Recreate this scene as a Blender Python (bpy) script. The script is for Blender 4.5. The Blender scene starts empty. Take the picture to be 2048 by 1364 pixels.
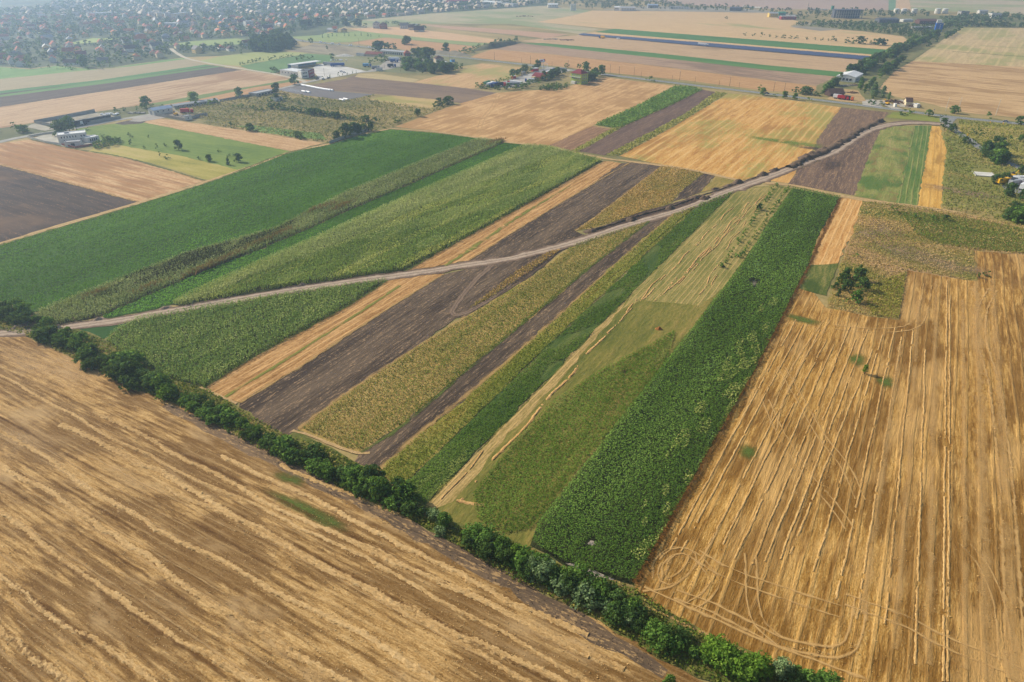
import bpy, bmesh, math, random, re
import numpy as np
from mathutils import Vector

random.seed(7)
RNG = np.random.default_rng(11)
SC = bpy.context.scene
COL = SC.collection
R = math.radians

# ------------------------------------------------------------------ camera, sky, sun, exposure
CAM_H = 120.0                      # metres above the fields
PITCH = math.atan(779 / 1365.0)    # downward tilt, from the vanishing points of the strips
CP, SP = math.cos(PITCH), math.sin(PITCH)
cam_d = bpy.data.cameras.new('camera')
cam = bpy.data.objects.new('camera', cam_d)
COL.objects.link(cam)
cam_d.sensor_width = 36.0
cam_d.lens = 36.0 * 1365 / 2048
cam_d.clip_start = 1.0
cam_d.clip_end = 20000.0
cam.location = (0, 0, CAM_H)
cam.rotation_euler = (math.pi / 2 - PITCH, 0, 0)
SC.camera = cam

SUN_EL, SUN_AZ = R(33), R(-58)     # azimuth from +Y, negative to the left
world = bpy.data.worlds.new('World')
SC.world = world
world.use_nodes = True
wn = world.node_tree
sky = wn.nodes.new('ShaderNodeTexSky')
sky.sky_type = 'NISHITA'
sky.sun_disc = False
sky.sun_elevation = SUN_EL
sky.sun_rotation = SUN_AZ
sky.air_density = 1.3
sky.dust_density = 2.0
wn.links.new(sky.outputs[0], wn.nodes['Background'].inputs[0])
wn.nodes['Background'].inputs[1].default_value = 0.10

sun_d = bpy.data.lights.new('sun', 'SUN')
sun_d.energy = 4.8
sun_d.angle = R(0.6)
sun_d.color = (1.0, 0.90, 0.74)
sun = bpy.data.objects.new('sun', sun_d)
COL.objects.link(sun)
sdir = Vector((math.sin(SUN_AZ) * math.cos(SUN_EL), math.cos(SUN_AZ) * math.cos(SUN_EL), math.sin(SUN_EL)))
sun.rotation_euler = (-sdir).to_track_quat('-Z', 'Y').to_euler()
sun.location = sdir * 300 + Vector((0, 0, 200))

SC.view_settings.view_transform = 'Standard'
SC.view_settings.look = 'None'
SC.view_settings.gamma = 1.0
SC.view_settings.use_curve_mapping = False
SC.view_settings.exposure = 0.22
SC.render.engine = 'CYCLES'
SC.cycles.use_denoising = True
SC.cycles.max_bounces = 5
SC.cycles.diffuse_bounces = 2
SC.cycles.volume_bounces = 1
SC.cycles.transparent_max_bounces = 16

# haze: one closed box of even air round camera and ground
HAZE_DENSITY = 0.00027
HAZE_COL = (0.48, 0.68, 1.0, 1)
HAZE_ANISO = 0.60
BASE_Z = 0.24                      # crops and heaps stand on the uppermost ground sheet


# ------------------------------------------------------------------ survey: photo point -> ground point
def G(u, v, z=0.0):
    s = (CAM_H - z) / (CP * (v + 97.0))
    return Vector((s * (u - 1024.0), s * (1365.0 * CP - (v - 682.0) * SP), z))


def GA(pts):
    return np.array([G(*p)[:2] for p in pts])


def scale_at(y):                   # photo pixels (of 2048) per metre at forward distance y
    return 1365.0 / np.maximum(y * CP + CAM_H * SP, 1.0)


def ang(u1, v1, u2, v2):
    d = G(u2, v2) - G(u1, v1)
    return math.atan2(d.y, d.x)


STRIP = ang(1204, 322, 410, 775) + math.pi      # heading of the parcels
HEDGE = ang(80, 670, 1600, 1330)                # heading of the hedge and of the near stubble


def UV(x, y):                      # ground point -> photo point
    d = y * CP + CAM_H * SP
    return 1024 + 1365 * x / d, 682 + 1365 * (CAM_H * CP - y * SP) / d


def beyond(u, v, t):               # the photo point t metres farther along the hedge line
    p = G(u, v)
    return UV(p.x + t * math.cos(HEDGE), p.y + t * math.sin(HEDGE))


def lin(c):
    if max(c) <= 1.0:
        return (*c[:3], 1.0)
    o = []
    for x in c[:3]:
        x /= 255.0
        o.append(x / 12.92 if x <= 0.04045 else ((x + 0.055) / 1.055) ** 2.4)
    return (*o, 1.0)


# ------------------------------------------------------------------ tags, objects, mesh builder
def tag(o, label=None, cat=None, group=None, kind=None):
    if label: o['label'] = label
    if cat: o['category'] = cat
    if group: o['group'] = group
    if kind: o['kind'] = kind
    return o


def link(name, me, m=None, parent=None):
    o = bpy.data.objects.new(name, me)
    COL.objects.link(o)
    if m is not None:
        me.materials.clear()
        for k in (m if isinstance(m, (list, tuple)) else [m]):
            me.materials.append(k)
    if parent is not None:
        o.parent = parent
    return o


def empty(name, loc, rz=0.0):
    o = bpy.data.objects.new(name, None)
    COL.objects.link(o)
    o.empty_display_size = 0.5
    o.location = loc
    o.rotation_euler = (0, 0, rz)
    return o


def np_mesh(name, verts, faces_k, k, smooth=False):
    """mesh of faces that all have k corners, from numpy arrays"""
    me = bpy.data.meshes.new(name)
    nv, nf = len(verts), len(faces_k)
    me.vertices.add(nv)
    me.vertices.foreach_set('co', np.ascontiguousarray(verts, dtype=np.float32).ravel())
    me.loops.add(nf * k)
    me.loops.foreach_set('vertex_index', np.ascontiguousarray(faces_k, dtype=np.int32).ravel())
    me.polygons.add(nf)
    me.polygons.foreach_set('loop_start', np.arange(0, nf * k, k, dtype=np.int32))
    me.polygons.foreach_set('loop_total', np.full(nf, k, dtype=np.int32))
    if smooth:
        me.polygons.foreach_set('use_smooth', np.ones(nf, dtype=bool))
    me.update(calc_edges=True)
    return me


class MB:
    def __init__(s):
        s.v, s.f, s.mi = [], [], []

    def face(s, pts, mi=0):
        b = len(s.v)
        s.v += [tuple(p) for p in pts]
        s.f.append(tuple(range(b, b + len(pts))))
        s.mi.append(mi)

    def box(s, c, d, rz=0.0, mi=0, taper=1.0):
        cx, cy, cz = c
        x, y, z = d[0] / 2, d[1] / 2, d[2] / 2
        ca, sa = math.cos(rz), math.sin(rz)
        P = []
        for dz, t in ((-z, 1.0), (z, taper)):
            for dx, dy in ((-x, -y), (x, -y), (x, y), (-x, y)):
                dx, dy = dx * t, dy * t
                P.append((cx + dx * ca - dy * sa, cy + dx * sa + dy * ca, cz + dz))
        b = len(s.v)
        s.v += P
        for q in ((0, 3, 2, 1), (4, 5, 6, 7), (0, 1, 5, 4), (1, 2, 6, 5), (2, 3, 7, 6), (3, 0, 4, 7)):
            s.f.append(tuple(b + i for i in q))
            s.mi.append(mi)
        return s

    def gable(s, L, W, z0, h, over=0.3, t=0.18, mi=0, mg=None):
        """two sloping roof slabs, ridge along x"""
        x, y = L / 2 + over, W / 2 + over
        drop = h * over / (W / 2)
        for sg in (-1, 1):
            e, r = (sg * y, z0 - drop), (0.0, z0 + h)
            s.face([(-x, e[0], e[1]), (x, e[0], e[1]), (x, r[0], r[1]), (-x, r[0], r[1])][::sg], mi)
            s.face([(-x, e[0], e[1] + t), (x, e[0], e[1] + t), (x, r[0], r[1] + t), (-x, r[0], r[1] + t)][::sg], mi)
            s.face([(-x, e[0], e[1]), (x, e[0], e[1]), (x, e[0], e[1] + t), (-x, e[0], e[1] + t)], mi)
            for xx in (-x, x):
                s.face([(xx, e[0], e[1]), (xx, r[0], r[1]), (xx, r[0], r[1] + t), (xx, e[0], e[1] + t)], mi)
        return s

    def hip(s, L, W, z0, h, over=0.4, mi=0):
        x, y, rx = L / 2 + over, W / 2 + over, max(L / 2 - W / 2, 0.3)
        a, b, c, d = (-x, -y, z0), (x, -y, z0), (x, y, z0), (-x, y, z0)
        p, q = (-rx, 0, z0 + h), (rx, 0, z0 + h)
        s.face([a, b, q, p], mi); s.face([c, d, p, q], mi); s.face([b, c, q], mi); s.face([d, a, p], mi); s.face([d, c, b, a], mi)
        return s

    def pent(s, L, W, h, rh, mi=0):
        """walls with gable ends, ridge along x"""
        x, y = L / 2, W / 2
        s.face([(-x, -y, 0), (x, -y, 0), (x, -y, h), (-x, -y, h)], mi)
        s.face([(x, y, 0), (-x, y, 0), (-x, y, h), (x, y, h)], mi)
        for sg in (-1, 1):
            pts = [(sg * x, -y, 0), (sg * x, y, 0), (sg * x, y, h)] + ([(sg * x, 0, h + rh)] if rh else []) + [(sg * x, -y, h)]
            s.face(pts[::sg], mi)
        if not rh:
            s.face([(-x, -y, h), (x, -y, h), (x, y, h), (-x, y, h)], mi)
        return s

    def tube(s, p, q, r0, r1=None, n=6, mi=0, cap=True):
        r1 = r0 if r1 is None else r1
        p, q = Vector(p), Vector(q)
        d = (q - p).normalized()
        a = d.orthogonal().normalized()
        b = d.cross(a)
        base = len(s.v)
        for c, r in ((p, r0), (q, r1)):
            for i in range(n):
                t = 2 * math.pi * i / n
                s.v.append(tuple(c + a * (r * math.cos(t)) + b * (r * math.sin(t))))
        for i in range(n):
            j = (i + 1) % n
            s.f.append((base + i, base + j, base + n + j, base + n + i)); s.mi.append(mi)
        if cap:
            s.f.append(tuple(base + i for i in reversed(range(n)))); s.mi.append(mi)
            s.f.append(tuple(base + n + i for i in range(n))); s.mi.append(mi)
        return s

    def mesh(s, name):
        me = bpy.data.meshes.new(name)
        me.from_pydata(s.v, [], s.f)
        me.polygons.foreach_set('material_index', s.mi)
        me.update()
        return me

    def build(s, name, m, parent=None):
        return link(name, s.mesh(name), m, parent)


# ------------------------------------------------------------------ materials
class NT:
    def __init__(s, name, rough=0.9):
        s.m = bpy.data.materials.new(name)
        s.m.use_nodes = True
        s.t = s.m.node_tree
        s.b = s.t.nodes['Principled BSDF']
        s.out = s.t.nodes['Material Output']
        s.b.inputs['Roughness'].default_value = rough
        s.b.inputs['Specular IOR Level'].default_value = 0.12
        s._oc = None

    def n(s, typ, **kw):
        nd = s.t.nodes.new(typ)
        for k, v in kw.items():
            if hasattr(nd, k) and k not in nd.inputs:
                setattr(nd, k, v)
            else:
                s.set(nd.inputs[k], v)
        return nd

    def set(s, sock, v):
        if isinstance(v, bpy.types.NodeSocket):
            s.t.links.new(v, sock)
        else:
            sock.default_value = v

    def coord(s):
        if s._oc is None:
            s._oc = s.n('ShaderNodeTexCoord').outputs['Object']
        return s._oc

    def rot(s, a):
        nd = s.n('ShaderNodeVectorRotate', rotation_type='Z_AXIS')
        s.set(nd.inputs['Vector'], s.coord())
        nd.inputs['Angle'].default_value = -a
        return nd.outputs[0]

    def mul(s, vec, sx, sy, off=(0, 0)):
        nd = s.n('ShaderNodeMapping')
        s.set(nd.inputs['Vector'], vec)
        nd.inputs['Scale'].default_value = (sx, sy, 1)
        nd.inputs['Location'].default_value = (off[0], off[1], 0)
        return nd.outputs[0]

    def noise(s, vec, scale=1.0, detail=3.0, rough=0.55, dist=0.0):
        nd = s.n('ShaderNodeTexNoise')
        s.set(nd.inputs['Vector'], vec)
        nd.inputs['Scale'].default_value = scale
        nd.inputs['Detail'].default_value = detail
        nd.inputs['Roughness'].default_value = rough
        nd.inputs['Distortion'].default_value = dist
        return nd.outputs[0]

    def ramp(s, fac, stops, interp='LINEAR'):
        nd = s.n('ShaderNodeValToRGB')
        s.set(nd.inputs[0], fac)
        e = nd.color_ramp.elements
        nd.color_ramp.interpolation = interp
        while len(e) > 1:
            e.remove(e[-1])
        for i, (p, c) in enumerate(stops):
            el = e[0] if i == 0 else e.new(p)
            el.position = p
            el.color = lin(c) if not isinstance(c, (int, float)) else (c, c, c, 1)
        return nd.outputs[0]

    def step(s, fac, lo, hi):
        nd = s.n('ShaderNodeMapRange', clamp=True, interpolation_type='SMOOTHSTEP')
        s.set(nd.inputs[0], fac)
        nd.inputs[1].default_value = lo
        nd.inputs[2].default_value = hi
        return nd.outputs[0]

    def mix(s, fac, a, b, mode='MIX'):
        nd = s.n('ShaderNodeMix', data_type='RGBA', blend_type=mode)
        s.set(nd.inputs[0], fac)
        s.set(nd.inputs[6], a if isinstance(a, bpy.types.NodeSocket) else lin(a))
        s.set(nd.inputs[7], b if isinstance(b, bpy.types.NodeSocket) else lin(b))
        return nd.outputs[2]

    def math(s, op, a, b=0.0):
        nd = s.n('ShaderNodeMath', operation=op)
        s.set(nd.inputs[0], a)
        s.set(nd.inputs[1], b)
        return nd.outputs[0]

    def bump(s, h, strength=0.5, dist=0.3):
        nd = s.n('ShaderNodeBump')
        s.set(nd.inputs['Height'], h)
        nd.inputs['Strength'].default_value = strength
        nd.inputs['Distance'].default_value = dist
        s.t.links.new(nd.outputs[0], s.b.inputs['Normal'])

    def color(s, c):
        s.set(s.b.inputs['Base Color'], c if isinstance(c, bpy.types.NodeSocket) else lin(c))
        return s


_cache = {}


def flat(name, c, rough=0.7, var=0.10, scale=0.6, metal=0.0, spec=None):
    if name in _cache: return _cache[name]
    t = NT(name, rough)
    n = t.noise(t.coord(), scale, 4)
    l = lin(c)
    d = tuple(x * (1 - var * 2) for x in l[:3])
    b = tuple(min(1, x * (1 + var)) for x in l[:3])
    t.color(t.ramp(n, [(0.3, d), (0.7, b)]))
    t.b.inputs['Metallic'].default_value = metal
    if spec is not None: t.b.inputs['Specular IOR Level'].default_value = spec
    _cache[name] = t.m
    return t.m


def corrugated(name, c, pitch=0.5):
    """ribbed metal sheet: fine relief only"""
    if name in _cache: return _cache[name]
    t = NT(name, 0.45)
    n = t.noise(t.coord(), 0.25, 4)
    l = lin(c)
    t.color(t.ramp(n, [(0.3, tuple(x * 0.82 for x in l[:3])), (0.7, l[:3])]))
    w = t.n('ShaderNodeTexWave', bands_direction='X')
    t.set(w.inputs['Vector'], t.coord())
    w.inputs['Scale'].default_value = 0.314 / pitch
    t.bump(w.outputs[1], 0.5, 0.06)
    _cache[name] = t.m
    return t.m


def stubble(name, a, base, lo, hi, brown=None, brown_amt=0.45, green=None, green_amt=0.62, lines=None,
            streak=0.22, grain=1.3, patch=0.02, bump=0.5, pale=None, pale_amt=0.62, patch_stretch=3.0):
    """harvested field: streaks along the rows, patches, straw grain. a = heading of the rows"""
    fade = 0.16 if grain < 0.65 else 0.03
    dull = lambda q: tuple(x * (1 - fade) + (0.30 * q[0] + 0.59 * q[1] + 0.11 * q[2]) * fade for x in q)   # pulls straw colours towards grey, more so in far fields
    base, lo, hi = dull(base), dull(lo), dull(hi)
    t = NT(name, 0.95)
    p = t.rot(a)
    s1 = t.noise(t.mul(p, streak * 0.10, streak), 1.0, 4, 0.6)
    s2 = t.noise(t.mul(p, grain * 0.16, grain, (31, 7)), 1.0, 4, 0.65)
    g = t.noise(t.mul(p, grain * 0.8, grain * 1.6), 1.0, 2, 0.7)
    f = t.math('ADD', t.math('MULTIPLY', s1, 0.34), t.math('ADD', t.math('MULTIPLY', s2, 0.33), t.math('MULTIPLY', g, 0.33)))
    c = t.ramp(f, [(0.39, lo), (0.5, base), (0.61, hi)])
    big = t.noise(t.mul(p, patch / patch_stretch, patch, (5, 3)), 1.0, 7, 0.66, 0.5)
    if brown:
        k = t.step(t.math('ADD', big, t.math('MULTIPLY', t.math('SUBTRACT', s1, 0.5), 0.5)), brown_amt + 0.09, brown_amt - 0.07)
        c = t.mix(t.math('MULTIPLY', k, 0.62), c, t.mix(g, brown, tuple(int(x * 0.72) for x in brown)))
    if pale:
        big2 = t.noise(t.mul(p, patch * 0.5, patch * 1.4, (77, 41)), 1.0, 4, 0.6, 0.4)
        k = t.step(big2, pale_amt - 0.08, pale_amt + 0.1)
        c = t.mix(t.math('MULTIPLY', k, 0.75), c, pale)
    if green:
        big3 = t.noise(t.mul(p, patch * 0.45, patch * 0.9, (13, 91)), 1.0, 5, 0.6, 0.3)
        k = t.step(t.math('ADD', big3, t.math('MULTIPLY', t.math('SUBTRACT', s2, 0.5), 0.35)), green_amt - 0.06, green_amt + 0.1)
        c = t.mix(t.math('MULTIPLY', k, 0.85), c, green)
    h = t.math('ADD', t.math('MULTIPLY', g, 0.6), s2)
    if lines:
        sp, lc, amt = lines
        w = t.n('ShaderNodeTexWave', bands_direction='Y', wave_profile='SIN')
        t.set(w.inputs['Vector'], p)
        w.inputs['Scale'].default_value = 0.314 / sp
        w.inputs['Distortion'].default_value = 1.6
        w.inputs['Detail'].default_value = 2.5
        w.inputs['Detail Scale'].default_value = 0.25
        k = t.math('MULTIPLY', t.step(w.outputs[1], 0.72, 0.98), t.step(s1, 0.3, 0.55))
        c = t.mix(t.math('MULTIPLY', k, amt), c, lc)
        h = t.math('ADD', h, t.math('MULTIPLY', k, 0.5))
    t.color(c)
    t.bump(h, bump, 0.25)
    return t.m


def soil(name, a, base, lo, fleck, row=0.9, bump=0.9, dry=None, fleck_amt=0.56):
    """ploughed ground: clods in rows with pale straw flecks"""
    t = NT(name, 0.97)
    p = t.rot(a)
    s1 = t.noise(t.mul(p, row * 0.12, row), 1.0, 4, 0.65)
    s2 = t.noise(t.mul(p, 0.012, 0.16, (9, 2)), 1.0, 3, 0.5)
    g = t.noise(t.mul(p, 0.6, 1.5, (3, 50)), 1.0, 3, 0.75)
    big = t.noise(t.coord(), 0.02, 3)
    f = t.math('ADD', t.math('MULTIPLY', s1, 0.45), t.math('MULTIPLY', s2, 0.55))
    c = t.ramp(f, [(0.40, lo), (0.58, base)])
    c = t.mix(t.math('MULTIPLY', t.step(t.math('ADD', g, t.math('MULTIPLY', t.math('SUBTRACT', s1, 0.5), 0.7)), fleck_amt, fleck_amt + 0.1), 0.85), c, fleck)
    if dry:
        c = t.mix(t.math('MULTIPLY', t.step(big, 0.45, 0.7), 0.7), c, dry)
    t.color(c)
    t.bump(t.math('ADD', s1, t.math('MULTIPLY', g, 0.6)), bump, 0.4)
    return t.m


def meadow(name, a, cols, streak=0.12, grain=0.9, patch=0.02, bump=0.6, spots=None, spot_amt=0.62):
    """low green crop or grass seen as a carpet"""
    t = NT(name, 0.9)
    p = t.rot(a)
    s1 = t.noise(t.mul(p, streak * 0.12, streak), 1.0, 4, 0.6)
    g = t.noise(t.mul(p, grain * 0.5, grain), 1.0, 4, 0.7)
    b = t.noise(t.mul(p, patch * 0.5, patch, (4, 8)), 1.0, 4, 0.55, 0.4)
    f = t.math('ADD', t.math('MULTIPLY', s1, 0.3), t.math('ADD', t.math('MULTIPLY', g, 0.25), t.math('MULTIPLY', b, 0.45)))
    n = len(cols)
    c = t.ramp(f, [(0.36 + 0.28 * i / (n - 1), q) for i, q in enumerate(cols)])
    if spots:
        q = t.noise(t.mul(p, 0.35, 0.7, (2, 66)), 1.0, 3, 0.7)
        k = t.step(t.math('ADD', q, t.math('MULTIPLY', t.math('SUBTRACT', b, 0.5), 0.5)), spot_amt, spot_amt + 0.1)
        c = t.mix(t.math('MULTIPLY', k, 0.75), c, spots)
    t.color(c)
    t.bump(t.math('ADD', g, s1), bump, 0.4)
    return t.m


def foliage(name, cols, a=0.0, patch=0.05, stretch=4.0, transl=0.3, rnd=0.55, extra=None, gain=2.3):
    """leaves: colour varies leaf by leaf and in drifts along the rows"""
    t = NT(name, 0.6)
    t.t.nodes.remove(t.b)
    isl = t.n('ShaderNodeNewGeometry').outputs['Random Per Island']
    oi = t.n('ShaderNodeObjectInfo').outputs['Random']
    p = t.rot(a)
    b = t.noise(t.mul(p, patch / stretch, patch), 1.0, 3, 0.6, 0.3)
    b2 = t.step(b, 0.30, 0.70)
    f = t.math('ADD', t.math('MULTIPLY', isl, rnd), t.math('ADD', t.math('MULTIPLY', b2, 0.88 - rnd), t.math('MULTIPLY', oi, 0.12)))
    n = len(cols)
    bright = lambda q: tuple(min(0.95, x * gain) for x in lin(q)[:3])   # leaf reflectance; the photo's values include leaf shade
    c = t.ramp(f, [(0.12 + 0.76 * i / (n - 1), bright(q)) for i, q in enumerate(cols)])
    if extra:
        col, sc_, thr, st = extra
        e = t.noise(t.mul(p, sc_ / st, sc_, (17, 29)), 1.0, 3, 0.6, 0.5)
        c = t.mix(t.math('MULTIPLY', t.step(e, thr - 0.06, thr + 0.08), 0.9), c, bright(col))
    d = t.n('ShaderNodeBsdfDiffuse')
    t.set(d.inputs['Color'], c)
    tr = t.n('ShaderNodeBsdfTranslucent')
    t.set(tr.inputs['Color'], t.mix(0.5, c, (150, 170, 40), 'MIX'))
    mx = t.n('ShaderNodeMixShader')
    mx.inputs[0].default_value = transl
    t.t.links.new(d.outputs[0], mx.inputs[1])
    t.t.links.new(tr.outputs[0], mx.inputs[2])
    t.t.links.new(mx.outputs[0], t.out.inputs['Surface'])
    return t.m


def soft(name, c1, c2, thr=0.5, scale=0.5, strength=0.9, a=0.0, stretch=1.0):
    """thin scatter of straw, dust or weeds on the ground: covers only partly and thins out to its edge (UV v: 0 centre, 1 edge)"""
    t = NT(name, 0.95)
    uv = t.n('ShaderNodeUVMap')
    sep = t.n('ShaderNodeSeparateXYZ')
    t.set(sep.inputs[0], uv.outputs[0])
    edge = t.step(sep.outputs[1], 1.0, 0.1)
    p = t.rot(a)
    n = t.noise(t.mul(p, scale / stretch, scale), 1.0, 4, 0.65)
    g = t.noise(t.coord(), 1.7, 3, 0.7)
    t.color(t.mix(g, c1, c2))
    al = t.math('MULTIPLY', t.step(t.math('ADD', t.math('MULTIPLY', n, 0.6), t.math('MULTIPLY', g, 0.4)), thr - 0.2, thr + 0.2), strength)
    worn = t.noise(t.coord(), 0.11, 3, 0.6)
    al = t.math('MULTIPLY', t.math('MULTIPLY', al, edge), t.step(worn, 0.24, 0.50))
    t.set(t.b.inputs['Alpha'], al)
    return t.m


# ------------------------------------------------------------------ ground pieces
LAYER = [0.03]


def next_z(step=0.0015):
    LAYER[0] += step
    return LAYER[0]


def dense_outline(P, jit, seg=6.0):
    rs = np.random.default_rng(len(P) * 97 + int(abs(P[0][0] * 13)) % 1000)
    out = []
    n = len(P)
    for i in range(n):
        a, b = P[i], P[(i + 1) % n]
        L = np.linalg.norm(b - a)
        k = int(min(90, max(1, L / seg)))
        d = (b - a) / max(L, 1e-6)
        nn = np.array([-d[1], d[0]])
        for j in range(k):
            q = a + (b - a) * (j / k)
            if j: q = q + nn * rs.normal(0, jit)
            out.append(q)
    return out


def sheet(name, pts, m, jit=0.4, seg=4.0, kind='structure', label=None, cat=None, world_pts=False):
    P = np.array(pts, dtype=float) if world_pts else GA(pts)
    z = next_z()
    ol = dense_outline(P, jit, seg)
    bm = bmesh.new()
    vs = [bm.verts.new((q[0], q[1], z)) for q in ol]
    f = bm.faces.new(vs)
    bm.normal_update()
    if f.normal.z < 0: f.normal_flip()
    bmesh.ops.triangulate(bm, faces=[f])
    me = bpy.data.meshes.new(name)
    bm.to_mesh(me)
    bm.free()
    o = link(name, me, m)
    return tag(o, label, cat, None, kind)


def smooth_path(pts, step=3.0):
    """Catmull-Rom through world points, sampled every step metres"""
    P = [np.array(p[:2], float) for p in pts]
    P = [2 * P[0] - P[1]] + P + [2 * P[-1] - P[-2]]
    out = []
    for i in range(1, len(P) - 2):
        a, b, c, d = P[i - 1], P[i], P[i + 1], P[i + 2]
        k = max(2, int(np.linalg.norm(c - b) / step))
        for j in range(k):
            t = j / k
            out.append(0.5 * ((2 * b) + (-a + c) * t + (2 * a - 5 * b + 4 * c - d) * t * t + (-a + 3 * b - 3 * c + d) * t ** 3))
    out.append(P[-2])
    return np.array(out)


def normals_of(Q):
    d = np.gradient(Q, axis=0)
    d /= np.maximum(np.linalg.norm(d, axis=1, keepdims=True), 1e-9)
    return np.stack([-d[:, 1], d[:, 0]], 1)


def ribbon(name, Q, width, m, z=None, jit=0.08, label=None, cat=None, group=None, kind='structure', crown=0.0, link_it=True):
    """strip of ground along a path; UV v runs 0 on the centre line to 1 at both edges"""
    z = next_z() if z is None else z
    N = normals_of(Q)
    n = len(Q)
    W = (np.full(n, width) if np.isscalar(width) else np.interp(np.linspace(0, 1, n), np.linspace(0, 1, len(width)), width)) / 2
    rs = np.random.default_rng(n)
    ja = 1 + rs.normal(0, jit, n)
    jb = 1 + rs.normal(0, jit, n)
    A = Q + N * (W * ja)[:, None]
    B = Q - N * (W * jb)[:, None]
    V = np.zeros((n, 3, 3))
    V[:, 0, :2], V[:, 1, :2], V[:, 2, :2] = A, Q, B
    V[..., 2] = z
    V[:, 1, 2] += crown + 0.001
    i = np.arange(n - 1)
    F = np.concatenate([np.stack([3 * i + 1, 3 * i, 3 * i + 3, 3 * i + 4], 1), np.stack([3 * i + 2, 3 * i + 1, 3 * i + 4, 3 * i + 5], 1)])
    me = np_mesh(name, V.reshape(-1, 3), F, 4)
    uvl = me.uv_layers.new(name='UVMap')
    ve = np.tile(np.array([1.0, 0.0, 1.0]), n)
    idx = F.ravel()
    uvs = np.stack([idx // 3 * 0.1, ve[idx]], 1).astype(np.float32)
    uvl.data.foreach_set('uv', uvs.ravel())
    o = link(name, me, m)
    return tag(o, label, cat, group, kind)


def blotch(name, u, v, ru, rv, m, a=0.0, label=None, cat=None, kind='stuff'):
    """roundish patch on the ground with UV v = 1 at its rim; ru, rv metres along and across heading a"""
    c = G(u, v)
    z = next_z()
    n = 20
    V = [(c.x, c.y, z)]
    rs = random.Random(int(u * 31 + v))
    for i in range(n):
        t = 2 * math.pi * i / n
        k = 1 + rs.uniform(-0.22, 0.22)
        x, y = ru * k * math.cos(t), rv * k * math.sin(t)
        V.append((c.x + x * math.cos(a) - y * math.sin(a), c.y + x * math.sin(a) + y * math.cos(a), z))
    F = np.array([(0, 1 + i, 1 + (i + 1) % n) for i in range(n)])
    me = np_mesh(name, np.array(V), F, 3)
    uvl = me.uv_layers.new(name='UVMap')
    idx = F.ravel()
    uvl.data.foreach_set('uv', np.stack([np.zeros(len(idx)), (idx > 0).astype(float)], 1).astype(np.float32).ravel())
    o = link(name, me, m)
    return tag(o, label, cat, None, kind)


# ------------------------------------------------------------------ plants as scattered leaves
def in_poly(P, X):
    x, y = X[:, 0], X[:, 1]
    c = np.zeros(len(X), bool)
    j = len(P) - 1
    for i in range(len(P)):
        xi, yi = P[i]
        xj, yj = P[j]
        hit = ((yi > y) != (yj > y)) & (x < (xj - xi) * (y - yi) / (yj - yi + 1e-12) + xi)
        c ^= hit
        j = i
    return c


def sample_poly(P, per_m2, fall=1.0, cap=90000, rs=RNG):
    """points in a polygon: per_m2 at its nearest corner, thinning with distance as the picture does"""
    P = np.asarray(P, float)
    smax = scale_at(np.array([P[:, 1].min()]))[0]
    lo, hi = P.min(0), P.max(0)
    n = int(min(3e6, (hi - lo).prod() * per_m2))
    X = lo + rs.random((n, 2)) * (hi - lo)
    X = X[in_poly(P, X)]
    k = scale_at(X[:, 1]) / smax
    X = X[rs.random(len(X)) < k ** fall]
    if len(X) > cap:
        X = X[rs.choice(len(X), cap, replace=False)]
    return X, scale_at(X[:, 1]) / smax


def cards(X, Z, size, tilt, rs=RNG, up=0.0, aspect=1.0, tri=False):
    """random leaf faces round points (x,y,z). tilt = spread of normals from straight up (rad)"""
    n = len(X)
    az = rs.random(n) * 2 * np.pi
    th = np.abs(rs.normal(0, tilt, n)) + up
    nz = np.stack([np.sin(th) * np.cos(az), np.sin(th) * np.sin(az), np.cos(th)], 1)
    ref = rs.normal(size=(n, 3))
    a = np.cross(nz, ref)
    a /= np.maximum(np.linalg.norm(a, axis=1, keepdims=True), 1e-6)
    b = np.cross(nz, a)
    s = np.asarray(size).reshape(-1, 1) * (0.7 + 0.6 * rs.random((n, 1)))
    C = np.column_stack([X, Z])
    if tri:
        V = np.stack([C + a * s, C - a * s * 0.5 + b * s * 0.8, C - a * s * 0.5 - b * s * 0.8], 1)
    else:
        V = np.stack([C + a * s * aspect, C + b * s * 0.6, C - a * s * aspect, C - b * s * 0.6], 1)
    k = V.shape[1]
    return V.reshape(-1, 3), np.arange(n * k).reshape(n, k)


def blades(X, h, w, lean=0.35, rs=RNG, z0=0.0):
    """upright grass or maize blades: one triangle each"""
    n = len(X)
    az = rs.random(n) * 2 * np.pi
    h = np.asarray(h).reshape(-1) * (0.6 + 0.8 * rs.random(n))
    w = np.asarray(w).reshape(-1) * (0.7 + 0.6 * rs.random(n))
    dx, dy = np.cos(az), np.sin(az)
    l = rs.normal(0, lean, (n, 2)) * h[:, None]
    b0 = np.stack([X[:, 0] - dx * w, X[:, 1] - dy * w, np.full(n, z0)], 1)
    b1 = np.stack([X[:, 0] + dx * w, X[:, 1] + dy * w, np.full(n, z0)], 1)
    tp = np.stack([X[:, 0] + l[:, 0], X[:, 1] + l[:, 1], z0 + h], 1)
    V = np.stack([b0, b1, tp], 1)
    return V.reshape(-1, 3), np.arange(n * 3).reshape(n, 3)


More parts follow.
